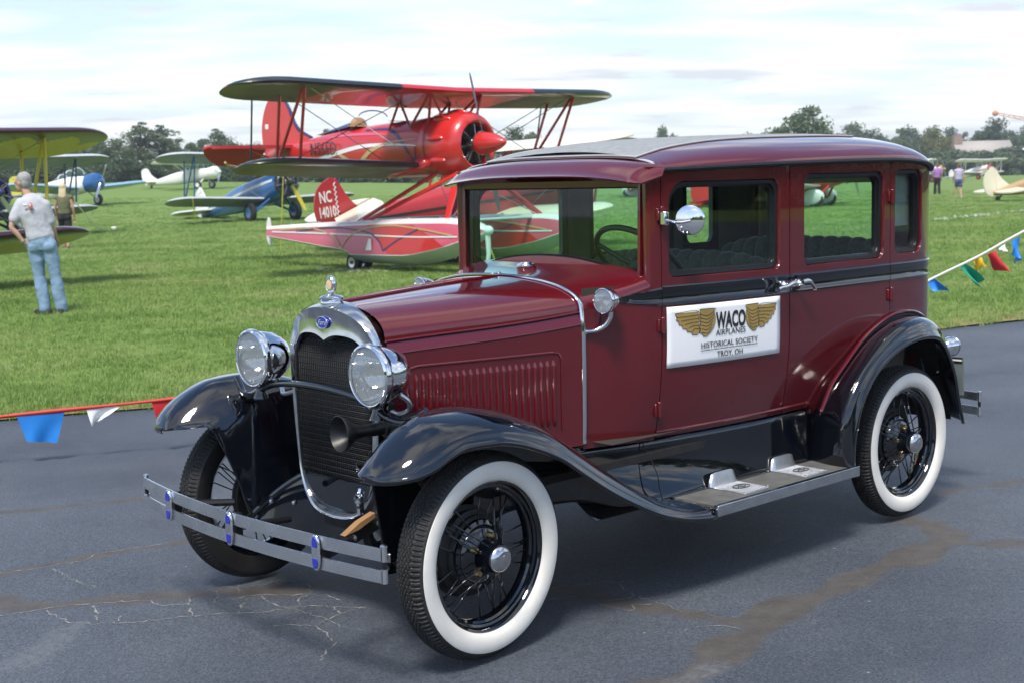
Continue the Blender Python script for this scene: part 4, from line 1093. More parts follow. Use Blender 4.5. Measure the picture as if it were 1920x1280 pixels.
# --- bumpers
def bumper(x_end, x_mid, z_hi, z_lo, half, sgn, nm):
    root = None
    for z in (z_hi, z_lo):
        rows = []
        for y in np.linspace(-half, half, 41):
            x = x_mid + (x_end - x_mid)*abs(y/half)**2
            rows.append([(x, y, z - 0.0225), (x + sgn*0.004, y, z - 0.021), (x + sgn*0.0045, y, z), (x + sgn*0.004, y, z + 0.021), (x, y, z + 0.0225), (x - sgn*0.004, y, z + 0.021), (x - sgn*0.004, y, z - 0.021)])
        mb = MB().grid(rows, cv=True)
        for s in (1, -1): mb.tube([(x_end - sgn*0.008, s*half, z - 0.023), (x_end - sgn*0.008, s*half, z + 0.023)], 0.0105, 12)
        o = mb.build(nm if root is None else 'lower_bar', 'worn_steel', CAR if root is None else root, angle=50)
        root = root or o
    for s in (1, -1):
        mb = MB().tube([(x_end - sgn*0.008, s*half, z_lo - 0.026), (x_end - sgn*0.008, s*half, z_hi + 0.024)], 0.0075, 10)
        mb.build('end_bolt', 'satin_black', root)
        mb = MB().lathe([(0.012, 0), (0.012, 0.006), (0.006, 0.010), (0, 0.011)], (x_end - sgn*0.008, s*half, z_hi + 0.0225), (0, 0, 1), 10); mb.build('bolt_head', 'worn_steel', root)
    return root
fb = bumper(0.469, 0.541, 0.468, 0.397, 0.775, 1, 'front_bumper')
for y in (-0.48, 0.0, 0.49):
    xx = 0.541 - 0.072*(y/0.775)**2
    ov = lambda k: [(xx + 0.006, y + 0.0225*k*(abs(cos(a))**0.75)*(1 if cos(a) >= 0 else -1), 0.4325 + 0.061*k*(abs(sin(a))**0.9)*(1 if sin(a) >= 0 else -1)) for a in np.linspace(0, 2*pi, 29)[:-1]]
    cl = MB().prism(ov(1.0), (0.010, 0, 0)).build('bumper_clamp', 'chrome', fb, bevel=0.004)
    for zz, s in ((0.462, 1), (0.403, -1)):
        pts = [(xx + 0.0155, y + 0.0135*cos(a), zz + s*0.024*max(-0.45, sin(a))) for a in np.linspace(0, 2*pi, 21)[:-1]]
        MB().prism(pts, (0.0025, 0, 0)).build('enamel_inset', 'badge_blue', cl)
    MB().box((xx - 0.02, y, 0.4325), (0.03, 0.03, 0.10)).build('clamp_back', 'satin_black', cl)
    MB().tube([(xx - 0.02, y, 0.4325), (0.30, y*0.8, 0.42)], 0.014, 8).build('bumper_iron', 'satin_black', fb)
rb_ = bumper(-3.50, -3.56, 0.452, 0.378, 0.655, -1, 'rear_bumper')
for s in (1, -1):
    MB().tube([(-3.52, s*0.40, 0.415), (-3.2, s*0.37, 0.44), (-2.9, s*0.36, 0.46)], 0.016, 8).build('bumper_iron', 'satin_black', rb_)

# --- lamps
def lamp(c, axis, r, depth, parent, name, half_lens=True):
    prof = [(r*0.16, -depth), (r*0.42, -depth*0.97), (r*0.68, -depth*0.82), (r*0.88, -depth*0.55), (r*0.98, -depth*0.22), (r*1.0, -depth*0.10), (r*1.015, -depth*0.09), (r*1.02, -depth*0.06), (r*1.075, -depth*0.05), (r*1.085, 0.0), (r*1.06, r*0.10), (r*0.985, r*0.145), (r*0.955, r*0.13), (r*0.95, r*0.06)]
    b = MB().lathe([(0, -depth)] + prof, c, axis, 40).build(name, 'chrome', parent, angle=40)
    MB().lathe([(r*0.95, r*0.02), (r*0.85, -r*0.35), (r*0.6, -r*0.72), (r*0.3, -r*0.95), (0, -r*1.02)], c, axis, 32).build('reflector', 'chrome', b)
    MB().lathe([(r*0.965, r*0.10), (r*0.8, r*0.17), (r*0.5, r*0.235), (r*0.25, r*0.262), (0, r*0.27)], c, axis, 40).build('lens', 'fluted_lens', b)
    return b
for s in (1, -1):
    c = Vector((0.192, s*0.373, 0.965))
    hl = lamp(c, (1, 0, -0.02), 0.106, 0.15, CAR, 'headlamp')
    # moulded bars of the lens
    mb = MB()
    for z in (0.985, 1.005, 1.024):
        w = sqrt(max(0, 0.098**2 - (z - 0.965)**2)) * 0.93
        mb.tube([(0.192 + 0.0285 - 0.12*(y*y + (z - 0.965)**2)*11*0.1, s*0.373 + y, z) for y in np.linspace(-w, w, 9)], 0.0012, 4)
    mb.tube([(0.192 + 0.0275 - 0.013*abs(q)**2, s*0.373 + 0.085*q, 0.985 - 0.016*(1 - q*q)) for q in np.linspace(-1, 1, 11)], 0.0012, 4)
    mb.build('lens_ribs', 'clear_glass', hl)
    MB().lathe([(0.018, 0), (0.020, -0.03), (0.028, -0.045), (0.03, -0.055)], (0.165, s*0.373, 0.865), (0, 0, 1), 14).build('lamp_post', 'black_paint', hl)
    MB().tube([(0.10, s*0.40, 0.90), (0.06, s*0.415, 0.865), (0.05, s*0.40, 0.83), (0.07, s*0.36, 0.815), (0.06, s*0.30, 0.83)], 0.009, 8, n=5).build('conduit', 'cast_aluminium', hl)
mb = MB(); mb.tube([(0.13, -0.60, 0.862), (0.15, -0.52, 0.815), (0.165, -0.44, 0.818), (0.165, -0.373, 0.842), (0.168, -0.28, 0.872), (0.175, -0.14, 0.889), (0.178, 0, 0.894), (0.175, 0.14, 0.889), (0.168, 0.28, 0.872), (0.165, 0.373, 0.842), (0.165, 0.44, 0.818), (0.15, 0.52, 0.815), (0.13, 0.60, 0.862)], 0.0135, 10, n=5)
mb.build('lamp_bar', 'black_paint', CAR)
# horn
hx = Vector((0.283, 0.318, 0.770))
mb = MB(); mb.lathe([(0.062, 0.010), (0.065, 0.008), (0.064, 0.002), (0.054, -0.016), (0.040, -0.034), (0.029, -0.056), (0.024, -0.075), (0.023, -0.165), (0.030, -0.170), (0.031, -0.182), (0.046, -0.190), (0.052, -0.205), (0.053, -0.222), (0.044, -0.226), (0.040, -0.24), (0.042, -0.31), (0.034, -0.335), (0.0, -0.34)], hx, (1, -0.10, 0.01), 30)
mb.lathe([(0.062, 0.010), (0.052, -0.012), (0.038, -0.032), (0.026, -0.056), (0.0, -0.075)], hx, (1, -0.10, 0.01), 30)
mb.tube([(0.06, 0.31, 0.80), (0.07, 0.33, 0.85)], 0.012, 8); mb.build('horn', 'satin_black', CAR, angle=30)
# cowl lamps
for s in (1, -1):
    cl = lamp(Vector((-0.79, s*0.557, 1.156)), (1, s*0.06, 0), 0.047, 0.075, CAR, 'cowl_lamp')
    MB().tube([(-0.835, s*0.552, 1.112), (-0.835, s*0.545, 1.085), (-0.825, s*0.525, 1.055), (-0.800, s*0.500, 1.038), (-0.758, s*0.478, 1.036)], [0.010, 0.010, 0.0095, 0.009, 0.008], 10, n=5).build('lamp_arm', 'chrome', cl)
    MB().lathe([(0.013, 0), (0.014, 0.004), (0.010, 0.012), (0.0, 0.013)], (-0.765, s*0.474, 1.036), (0, s, 0), 14).build('arm_flange', 'chrome', cl)
# side mirror clamped to the hinge
my = W(-1.1) + 0.0
mb = MB(); mb.lathe([(0.0, -0.018), (0.03, -0.014), (0.052, -0.004), (0.059, 0.0), (0.058, 0.006), (0.050, 0.010), (0, 0.012)], (-1.135, my + 0.105, 1.452), (0.90, 0.42, 0.0), 32)
mo = mb.build('side_mirror', 'chrome', CAR, angle=50)
MB().tube([(-1.082, my + 0.02, 1.455), (-1.10, my + 0.075, 1.444), (-1.125, my + 0.115, 1.450)], 0.006, 8, n=4).build('mirror_arm', 'chrome', mo)
mb = MB(); mb.box((-1.082, my + 0.018, 1.46), (0.026, 0.03, 0.055)); mb.build('mirror_clamp', 'chrome', mo, bevel=0.005)
# tail lamp and number plate on the left rear fender
tl = lamp(Vector((-3.235, 0.635, 0.742)), (-1, 0.0, 0), 0.048, 0.075, CAR, 'tail_lamp')
MB().tube([(-3.20, 0.632, 0.70), (-3.18, 0.60, 0.62), (-3.12, 0.56, 0.56)], 0.012, 8, n=3).build('lamp_bracket', 'black_paint', tl)
pl = MB().box((-3.36, 0.50, 0.575), (0.006, 0.28, 0.20), Matrix.Rotation(rad(0), 4, 'Z')).build('number_plate', 'plate_grey', CAR, bevel=0.002)
MB().box((-3.355, 0.50, 0.655), (0.004, 0.26, 0.025)).build('plate_header', 'satin_black', pl)
MB().box((-3.3515, 0.575, 0.655), (0.002, 0.11, 0.008)).build('plate_mark', 'sign_white', pl)
MB().tube([(-3.36, 0.54, 0.56), (-3.15, 0.52, 0.50)], 0.010, 6).build('plate_bracket', 'satin_black', pl)

# --- wheels
def tyre_mesh():
    """outline revolved with tread ribs, zig-zag grooves and shoulder lugs; axis +y is outboard"""
    N = 640
    ycs = np.concatenate([np.linspace(-0.060, -0.036, 10), np.linspace(-0.034, 0.034, 35), np.linspace(0.036, 0.060, 10)])
    P = []
    prof_in = [(0.258, -0.040), (0.268, -0.052), (0.29, -0.0595), (0.312, -0.0615)]
    prof_out = [(0.3255, 0.0605)]
    for i in range(N):
        th = 2*pi*i/N; arc = RW*th
        row = []
        for r, y in prof_in: row.append((r, y))
        for y in ycs:
            a = abs(y)
            r = 0.358 - 0.0060*(a/0.036)**2 if a <= 0.038 else 0.3513 - 0.021*((a - 0.038)/0.022)**1.5 * 1.0
            zz = 0.0028 * (1 if (arc*2*pi/0.026) % (2*pi) < pi else -1)
            g = 0
            for gy in (-0.0225, -0.0075, 0.0075, 0.0225):
                if abs(y - gy - zz) < 0.0021: g = 0.0055
            if abs(y) < 0.0225 and (arc/0.026 + 0.5*(abs(int((y + 0.0225)//0.015)) % 2)) % 1 < 0.11: g = max(g, 0.003)
            if 0.027 < a < 0.056:
                ph = (arc/0.0177) % 1
                if ph < 0.42: g = max(g, 0.0058*min(1, (a - 0.027)/0.006)*min(1, (0.056 - a)/0.006))
            row.append((r - g, y))
        for r, y in prof_out: row.append((r, y))
        P.append([(r*cos(th), y, r*sin(th)) for r, y in row])
    return MB().grid(P, cu=True).mesh('tyre', 'rubber', 28)
def lathe_y(prof, seg=64): return MB().lathe(prof, (0,0,0), (0, 1, 0), seg)
TY = tyre_mesh()
WW = lathe_y([(0.3268, 0.0600), (0.3262, 0.0622), (0.322, 0.0640), (0.305, 0.0668), (0.285, 0.0655), (0.268, 0.0590), (0.262, 0.0530), (0.258, 0.0455)], 96).mesh('whitewall', 'white_rubber', 50)
BWALL = lathe_y([(0.3268, 0.0600), (0.322, 0.0640), (0.305, 0.0668), (0.285, 0.0655), (0.268, 0.0590), (0.258, 0.0455)], 96).mesh('sidewall', 'rubber', 50)
RIM = lathe_y([(0.2585, 0.046), (0.2600, 0.0485), (0.2570, 0.0500), (0.2500, 0.0470), (0.2450, 0.040), (0.2430, 0.033), (0.2350, 0.030), (0.2330, 0.022), (0.2260, 0.016), (0.2220, 0.006), (0.2220, -0.010), (0.2330, -0.022), (0.2450, -0.036), (0.2580, -0.047), (0.262, -0.047)], 96).mesh('wheel', 'black_paint', 25)
HUB = lathe_y([(0.0, 0.095), (0.046, 0.094), (0.050, 0.086), (0.052, 0.066), (0.056, 0.050), (0.062, 0.030), (0.075, 0.022), (0.088, 0.018), (0.100, 0.010), (0.104, 0.002), (0.118, -0.004), (0.122, -0.012), (0.122, -0.03)], 48).mesh('hub', 'black_paint', 30)
CAP = lathe_y([(0.0, 0.1130), (0.016, 0.1125), (0.0185, 0.1110), (0.021, 0.1118), (0.033, 0.1080), (0.042, 0.1010), (0.047, 0.0940), (0.0485, 0.088), (0.046, 0.084)], 40).mesh('hubcap', 'polished_steel', 50)
DRUM = lathe_y([(0.0, -0.010), (0.125, -0.014), (0.132, -0.020), (0.134, -0.032), (0.150, -0.040), (0.150, -0.048), (0.143, -0.052), (0.143, -0.075), (0.160, -0.080), (0.160, -0.09), (0.0, -0.095)], 48).mesh('brake_drum', 'chassis_black', 30)
NUT = MB().lathe([(0.011, -0.01), (0.011, 0.012), (0.0085, 0.017), (0.0, 0.018)], (0,0,0), (0, 1, 0), 6).mesh('lug_nut', 'brass', 30)
def spoke_mesh(r0, y0, r1, y1, da):
    a = Vector((r0, y0, 0)); b = Vector((r1*cos(da), y1, r1*sin(da)))
    return MB().tube([a, b], 0.0030, 6).mesh('spoke', 'black_paint', None)
SPK = [spoke_mesh(0.052, 0.070, 0.2235, 0.006, rad(13)), spoke_mesh(0.052, 0.070, 0.2235, 0.006, rad(-13)), spoke_mesh(0.108, 0.000, 0.2235, -0.004, rad(9)), spoke_mesh(0.108, 0.000, 0.2235, -0.004, rad(-9))]
def wheel(x, side, steer, phase):
    w = obj('wheel', RIM, CAR)
    w.location = (x, side*TRK, RW)
    w.rotation_euler = (0, 0, steer + (0 if side > 0 else pi))
    for nm, me in (('tyre', TY), ('whitewall', WW), ('hub', HUB), ('hubcap', CAP), ('brake_drum', DRUM)):
        o = obj(nm, me, w)
    for k in range(5):
        a = phase + 2*pi*k/5
        n_ = obj('lug_nut', NUT, w); n_.location = (0.072*cos(a), 0.030, 0.072*sin(a))
    for k in range(10):
        a = phase*0.7 + 2*pi*k/10
        o = obj('spoke', SPK[k % 2], w); o.rotation_euler = (0, -a, 0)
        for q in (0, 1):
            o = obj('spoke', SPK[2 + (k + q) % 2], w); o.rotation_euler = (0, -(a + rad(9 + 18*q)), 0)
    return w
ST = rad(4.05)
wheel(0.0, 1, ST, 0.5); wheel(0.0, -1, ST, 1.3); wheel(-WB, 1, 0, 0.2); wheel(-WB, -1, 0, 0.9)
for o in list(CAR.children):
    if o.name.startswith('wheel') and o.type == 'MESH' and abs(o.location.x) > 0.0: pass

# --- interior
def seat(x_front, x_back, z_c, z_top, half, name):
    st = MB().box(((x_front + x_back)/2 + 0.02, 0, z_c - 0.08), (abs(x_front - x_back) - 0.04, 2*half, 0.16)).build(name, 'seat_cloth', CAR, bevel=0.03)
    n = 14; P = []
    for i in range(n*6 + 1):
        y = -half + 2*half*i/(n*6)
        f = abs(sin(pi*i/6))**0.5
        e = 1 - 0.05*abs(y/half)**4
        row = []
        for t in np.linspace(0, 1, 12):
            a = t*pi
            row.append((x_back + 0.075 + 0.055*cos(a)*(0.75 + 0.25*f) + 0.05*(1 - t)*0, y, z_top*e - 0.05 + (0.05*sin(a))*(0.65 + 0.35*f)))
        row = [(x_back + 0.17 + 0.02*f, y, z_c - 0.02), (x_back + 0.145 + 0.02*f, y, (z_c + z_top)/2)] + row + [(x_back + 0.01, y, z_c - 0.1)]
        P.append(row)
    MB().grid(P).build('seat_back', 'seat_cloth', st, angle=60)
    return st
seat(-1.42, -1.98, 0.92, 1.285, 0.56, 'front_seat')
seat(-2.38, -3.02, 0.94, 1.30, 0.57, 'rear_seat')
mb = MB(); mb.grid([[(x, y, 0.60) for y in (-0.58, 0.58)] for x in (-0.8, -3.0)]); mb.build('floor_pan', 'inner_trim', CAR)
MB().grid([[(-0.78, y, z) for z in (0.6, 1.1)] for y in (-0.44, 0.44)]).build('firewall', 'inner_trim', CAR)
mb = MB(); mb.grid([[(-1.10 - 0.05*t, y, wsb(y) - 0.035 - 0.14*t) for t in (0, 0.3, 1)] for y in np.linspace(-0.5, 0.5, 11)]); mb.grid([[(-1.04 - 0.06*t, y, wsb(y) - 0.012 - 0.023*t) for t in (0, 1)] for y in np.linspace(-0.5, 0.5, 11)]); mb.build('dashboard', 'satin_black', CAR)
MB().tube([(-1.11, -0.45, 1.215), (-1.115, 0, 1.262), (-1.11, 0.45, 1.215)], 0.005, 6, n=6).build('dash_trim', 'chrome', CAR)
sc = Vector((-1.255, 0.325, 1.272)); sn = Vector((-0.72, 0, 0.69)).normalized()
u = Vector((0, 1, 0)); v = sn.cross(u)
mb = MB(); ring = [sc + u*0.205*cos(a) + v*0.205*sin(a) for a in np.linspace(0, 2*pi, 41)]
mb.tube(ring, 0.0125, 10, cap=False)
for a in (rad(90), rad(210), rad(330)): mb.tube([sc - sn*0.03, sc - sn*0.02 + (u*cos(a) + v*sin(a))*0.08, sc + (u*cos(a) + v*sin(a))*0.2], [0.014, 0.011, 0.010], 8)
mb.lathe([(0.0, 0.0), (0.035, -0.005), (0.035, -0.03), (0.022, -0.05)], sc, sn, 16); mb.tube([sc - sn*0.04, sc - sn*0.75], 0.02, 8)
mb.build('steering_wheel', 'satin_black', CAR)
for s in (1, -1): MB().tube([(-1.115, s*0.545, 1.28), (-1.115, s*0.545, 1.60)], 0.016, 8).build('pillar_trim', 'inner_trim', CAR)

# --- door sign (a separate magnetic panel on the left front door)
SG = thing('door_sign', 'white magnetic sign with gold wings and black lettering on the car front door', 'sign')
SG.parent = None
car_M = Matrix.Translation(CAR.location) @ Matrix.Rotation(CAR.rotation_euler.z, 4, 'Z')
def sgp(u_, v_, d=0.006):
    """u 0..1 from front to rear edge, v 0..1 from bottom to top"""
    x = -1.105 - 0.652*u_; z = 0.866 + 0.242*v_
    return Vector((x, SY(x, z) + d, z))
SG.location = car_M @ sgp(0.5, 0.0, 0.0); SG.rotation_euler = CAR.rotation_euler
bpy.context.view_layer.update()
inv = Matrix.Translation(-sgp(0.5, 0.0, 0.0))
pl_, _ = rrect(0, 1, 0, 1, 0.03, k=5, n=6)
pl_ = [(0.5 + (p[0] - 0.5), p[1]) for p in pl_]
P = []
nu, nv = 24, 10
mb = MB(); mb.grid([[inv @ sgp(i/nu, j/nv, 0.0045) for j in range(nv + 1)] for i in range(nu + 1)])
mb.build('sign_panel', 'sign_white', SG, solid=0.002, offset=1)
def sheet(poly, m, name, d=0.0062, par=SG):
    mb = MB()
    c = (sum(p[0] for p in poly)/len(poly), sum(p[1] for p in poly)/len(poly))
    from mathutils.geometry import tessellate_polygon
    tri = tessellate_polygon([[Vector((p[0], p[1], 0)) for p in poly]])
    mb.add([inv @ sgp(p[0], p[1], d + 0.0022) for p in poly], tri)
    return mb.build(name, m, par, angle=None)
def ribbon(pts, w, m, name, d=0.0072):
    pts = [np.array(p) for p in catmull([np.array(p, float) for p in pts], 5)]
    A = 0.652/0.242; L, R_ = [], []
    for i in range(len(pts)):
        t = pts[min(i+1, len(pts)-1)] - pts[max(i-1, 0)]; t = np.array([t[0]*A, t[1]]); t /= np.linalg.norm(t) + 1e-9
        nrm = np.array([-t[1]/A, t[0]])*w
        L.append(pts[i] + nrm); R_.append(pts[i] - nrm)
    MB().grid([[inv @ sgp(*p, d + 0.0022) for p in L], [inv @ sgp(*p, d + 0.0022) for p in R_]]).build(name, m, SG, angle=None)
# wings: outer feathers and an inner fan, mirrored about the lettering
for mir_ in (0, 1):
    X_ = (lambda p: (p[0], p[1])) if not mir_ else (lambda p: (0.662 + (0.385 - p[0])*0.90, p[1]))
    outer = [(0.055, 0.885), (0.245, 0.885), (0.25, 0.56), (0.23, 0.50), (0.19, 0.515), (0.185, 0.555), (0.15, 0.57), (0.145, 0.615), (0.115, 0.63), (0.11, 0.68), (0.085, 0.70), (0.083, 0.755), (0.065, 0.775), (0.07, 0.82)]
    inner = [(0.255, 0.92), (0.385, 0.91), (0.375, 0.86), (0.385, 0.78), (0.385, 0.68), (0.37, 0.59), (0.345, 0.52), (0.31, 0.46), (0.28, 0.47), (0.275, 0.51), (0.25, 0.53), (0.258, 0.58), (0.245, 0.63), (0.255, 0.70), (0.245, 0.78), (0.255, 0.86)]
    sheet([X_(p) for p in outer], 'sign_gold', 'wing_feathers'); sheet([X_(p) for p in inner], 'sign_gold', 'wing_fan', 0.0066)
    for k in range(5):
        ribbon([X_((0.072 + 0.030*k, 0.82 - 0.066*k)), X_((0.16 + 0.012*k, 0.822 - 0.055*k)), X_((0.248, 0.83 - 0.058*k))], 0.0045, 'sign_ink', 'feather_line')
    for k in range(6):
        ribbon([X_((0.25 + 0.004*k, 0.84 - 0.062*k)), X_((0.32, 0.80 - 0.058*k)), X_((0.383 - 0.006*k, 0.87 - 0.055*k))], 0.0045, 'sign_ink', 'feather_line')
    ribbon([X_(p) for p in outer + [outer[0]]], 0.004, 'sign_ink', 'wing_outline'); ribbon([X_(p) for p in inner + [inner[0]]], 0.004, 'sign_ink', 'fan_outline')
def sign_text(string, u_, v_, width, height, bold=0.0):
    """lettering fitted to a width (fraction of the panel) and cap height (m)"""
    me = text_mesh(string, 0.1, extrude=0.0003, bold=bold); co = [v.co for v in me.vertices]
    x0, x1 = min(c.x for c in co), max(c.x for c in co); y0, y1 = min(c.y for c in co), max(c.y for c in co)
    if ',' in string: y0 = y1 - (y1 - y0)*0.87
    me.transform(Matrix.Diagonal((width*0.652/(x1 - x0), height/(y1 - y0), 1, 1)) @ Matrix.Translation((-(x0 + x1)/2, -(y0 + y1)/2, 0)))
    me.name = 'lettering'; me.materials.clear(); me.materials.append(MATS['sign_ink'])
    d = sgp(u_ + 0.1, v_) - sgp(u_ - 0.1, v_)
    me.transform(inv @ frame(sgp(u_, v_, 0.0088), d, (0, 0, 1)))
    obj('lettering', me, SG)
sign_text('WACO', 0.525, 0.70, 0.268, 0.070, 0.0035)
sign_text('AIRPLANES', 0.525, 0.497, 0.268, 0.0235)
sign_text('HISTORICAL SOCIETY', 0.518, 0.31, 0.510, 0.0235)
sign_text('TROY, OH', 0.52, 0.135, 0.230, 0.0235)
ribbon([(0.262, 0.225), (0.5, 0.225), (0.773, 0.225)], 0.005, 'sign_ink', 'rule_line')
# ================================================================== trees
def leaf_mat(name, c0, c1, c2):
    m, nt, b = new_mat(name); N = nt.nodes; L = nt.links
    oi = N.new('ShaderNodeObjectInfo'); ge = N.new('ShaderNodeNewGeometry')
    tc = N.new('ShaderNodeTexCoord'); no = N.new('ShaderNodeTexNoise'); no.inputs['Scale'].default_value = 0.9; no.inputs['Detail'].default_value = 4; L.new(tc.outputs['Object'], no.inputs['Vector'])
    ad = N.new('ShaderNodeMath'); ad.operation = 'MULTIPLY_ADD'; ad.inputs[1].default_value = 0.35; L.new(ge.outputs['Random Per Island'], ad.inputs[0])
    r2 = N.new('ShaderNodeMapRange'); r2.inputs['From Min'].default_value = 0.3; r2.inputs['From Max'].default_value = 0.7; r2.inputs['To Max'].default_value = 0.4; L.new(no.outputs['Fac'], r2.inputs['Value'])
    a2 = N.new('ShaderNodeMath'); a2.operation = 'MULTIPLY_ADD'; a2.inputs[1].default_value = 0.3; L.new(oi.outputs['Random'], a2.inputs[0]); L.new(r2.outputs[0], a2.inputs[2]); L.new(a2.outputs[0], ad.inputs[2])
    cr = N.new('ShaderNodeValToRGB'); e = cr.color_ramp.elements; e[0].color = (*c0, 1); e[1].color = (*c2, 1); k = e.new(0.5); k.color = (*c1, 1)
    L.new(ad.outputs[0], cr.inputs['Fac']); L.new(cr.outputs['Color'], b.inputs['Base Color']); b.inputs['Roughness'].default_value = 0.6; b.inputs['Specular IOR Level'].default_value = 0.25
    tr = N.new('ShaderNodeBsdfTranslucent'); L.new(cr.outputs['Color'], tr.inputs['Color'])
    ms = N.new('ShaderNodeMixShader'); ms.inputs[0].default_value = 0.3; L.new(b.outputs[0], ms.inputs[1]); L.new(tr.outputs[0], ms.inputs[2]); L.new(ms.outputs[0], N['Material Output'].inputs['Surface'])
    MATS[name] = m
leaf_mat('leaf_mid', (0.080, 0.125, 0.060), (0.115, 0.165, 0.078), (0.170, 0.215, 0.105))
leaf_mat('leaf_dark', (0.058, 0.092, 0.048), (0.085, 0.125, 0.062), (0.125, 0.165, 0.082))
leaf_mat('leaf_pale', (0.100, 0.140, 0.080), (0.140, 0.180, 0.105), (0.200, 0.235, 0.140))
leaf_mat('leaf_yellow', (0.105, 0.120, 0.030), (0.160, 0.175, 0.045), (0.235, 0.225, 0.070))
mat('bark', (0.11, 0.085, 0.065), 0.9, var=0.3, vscale=6, bump=0.4, bscale=20)
def crown_mesh(name, m, seed, H, rx, z0, ncl, leaf, per, gap=0.0, droop=0.0, top=1.0):
    """leaf-sized faces gathered in clumps through the crown volume; H total height, crown from z0 to H"""
    r = np.random.default_rng(seed); V, Fc = [], []; C = []
    while len(C) < ncl:
        p = r.uniform(-1, 1, 3)
        q = np.linalg.norm(p * np.array([1, 1, 1]))
        if q > 1 or q < 0.25: continue
        wz = 1 - 0.35*max(0, p[2])**top
        C.append((p[0]*rx*wz, p[1]*rx*wz, z0 + (H - z0)*(p[2]*0.5 + 0.5)*(0.86 + 0.2*r.random())))
    for c in C:
        cr = rx*(0.20 + 0.20*r.random())
        n_ = int(per*(0.6 + 0.8*r.random()))
        d = r.normal(0, 1, (n_, 3)); d /= np.linalg.norm(d, axis=1)[:, None]; rad_ = cr*r.random(n_)**0.45
        P = np.array(c) + d*rad_[:, None]*np.array([1, 1, 0.75]); P[:, 2] -= droop*rad_*r.random(n_)
        for p in P:
            s = leaf*(0.6 + 0.8*r.random()); n0 = r.normal(0, 1, 3) + np.array([0, 0, 0.7]); n0 /= np.linalg.norm(n0)
            u = np.cross(n0, r.normal(0, 1, 3)); u /= np.linalg.norm(u); w = np.cross(n0, u)
            k = len(V); V += [p - u*s, p + w*s*0.55, p + u*s, p - w*s*0.55]; Fc.append((k, k+1, k+2, k+3))
    me = bpy.data.meshes.new(name); me.from_pydata([tuple(v) for v in V], [], Fc); me.materials.append(MATS[m])
    return me, C
def trunk_mesh(C, H, z0, r0, seed):
    r = np.random.default_rng(seed); mb = MB()
    top = z0 + (H - z0)*0.7
    path = [(0, 0, -0.4), (0.03*H*r.normal()*0.3, 0.02*H*r.normal()*0.3, z0*0.7), (0.02*H*r.normal(), 0.02*H*r.normal(), z0 + (H - z0)*0.35), (0.03*H*r.normal(), 0.03*H*r.normal(), top)]
    mb.tube(path, [r0*1.25, r0, r0*0.6, r0*0.2], 8, n=4)
    for c in C[::max(1, len(C)//14)]:
        b = catmull([np.array(path[1]), np.array(path[2])], 4)[r.integers(0, 5)]
        mid = (np.array(b) + np.array(c))/2 + np.array([0, 0, 0.04*H])
        mb.tube([b, mid, c], [r0*0.4, r0*0.22, r0*0.07], 6, n=3)
    return mb.mesh('trunk', 'bark', 50)
TREE_KINDS = {}
def tree_kind(key, m, seed, H, rx, z0, ncl, leaf, per, **k):
    cm_, C = crown_mesh('crown', m, seed, H, rx, z0, ncl, leaf, per, **k)
    TREE_KINDS[key] = (cm_, trunk_mesh(C, H, z0, 0.03*H, seed + 50), H, rx)
tree_kind('broad', 'leaf_mid', 1, 9.0, 3.6, 1.2, 46, 0.21, 130)
tree_kind('broad2', 'leaf_mid', 2, 9.0, 4.4, 1.0, 52, 0.21, 125)
tree_kind('dark', 'leaf_dark', 3, 9.0, 3.9, 0.9, 50, 0.21, 130)
tree_kind('airy', 'leaf_pale', 4, 9.0, 2.5, 2.2, 44, 0.17, 60, droop=0.6, top=2.0)
tree_kind('round', 'leaf_mid', 5, 9.0, 4.0, 1.6, 60, 0.19, 140)
tree_kind('yellow', 'leaf_yellow', 6, 9.0, 4.0, 1.0, 46, 0.21, 125)
tree_kind('bush', 'leaf_dark', 7, 4.0, 3.0, -0.3, 34, 0.20, 110)
tree_kind('bush2', 'leaf_mid', 8, 4.0, 3.3, -0.3, 34, 0.20, 105)
tree_kind('conifer', 'leaf_dark', 9, 9.0, 1.9, 1.0, 36, 0.18, 90, top=0.6)
LBL = {'broad': ('broad_tree', 'mid green broad tree in the wood edge', 'tree'), 'broad2': ('broad_tree', 'wide spreading green tree in the wood edge', 'tree'),
       'dark': ('broad_tree', 'dense dark green tree in the wood edge', 'tree'), 'airy': ('willow_tree', 'pale feathery tall tree with see-through crown', 'tree'),
       'round': ('round_tree', 'solitary round-crowned tree standing above the car roof', 'tree'), 'yellow': ('broad_tree', 'yellow-green broad tree in the wood edge', 'tree'),
       'bush': ('hedge_shrub', 'dark hedge shrub at the foot of the wood edge', 'shrub'), 'bush2': ('hedge_shrub', 'green hedge shrub at the foot of the wood edge', 'shrub'), 'conifer': ('conifer_tree', 'narrow dark conifer among the field trees', 'tree')}
def tree(key, u, vtop, Y, wid=1.0, side='field', label=None):
    cm_, tm_, H, rx = TREE_KINDS[key]
    p = at_dist(u, vtop, Y); z0 = terrain(p[0], Y) - 0.1
    h = max(1.5, p[2] - z0); s = h/H
    nm, lb, cat = LBL[key]
    t = thing(nm, label or (lb + ' beyond the ' + side), cat, (p[0], Y, z0), rng.random()*6.28, None if label else ('%ss %s' % (cat, 'beyond the ' + side)))
    t.scale = (s*wid, s*wid, s)
    obj('crown', cm_, t); obj('trunk', tm_, t)
    return t
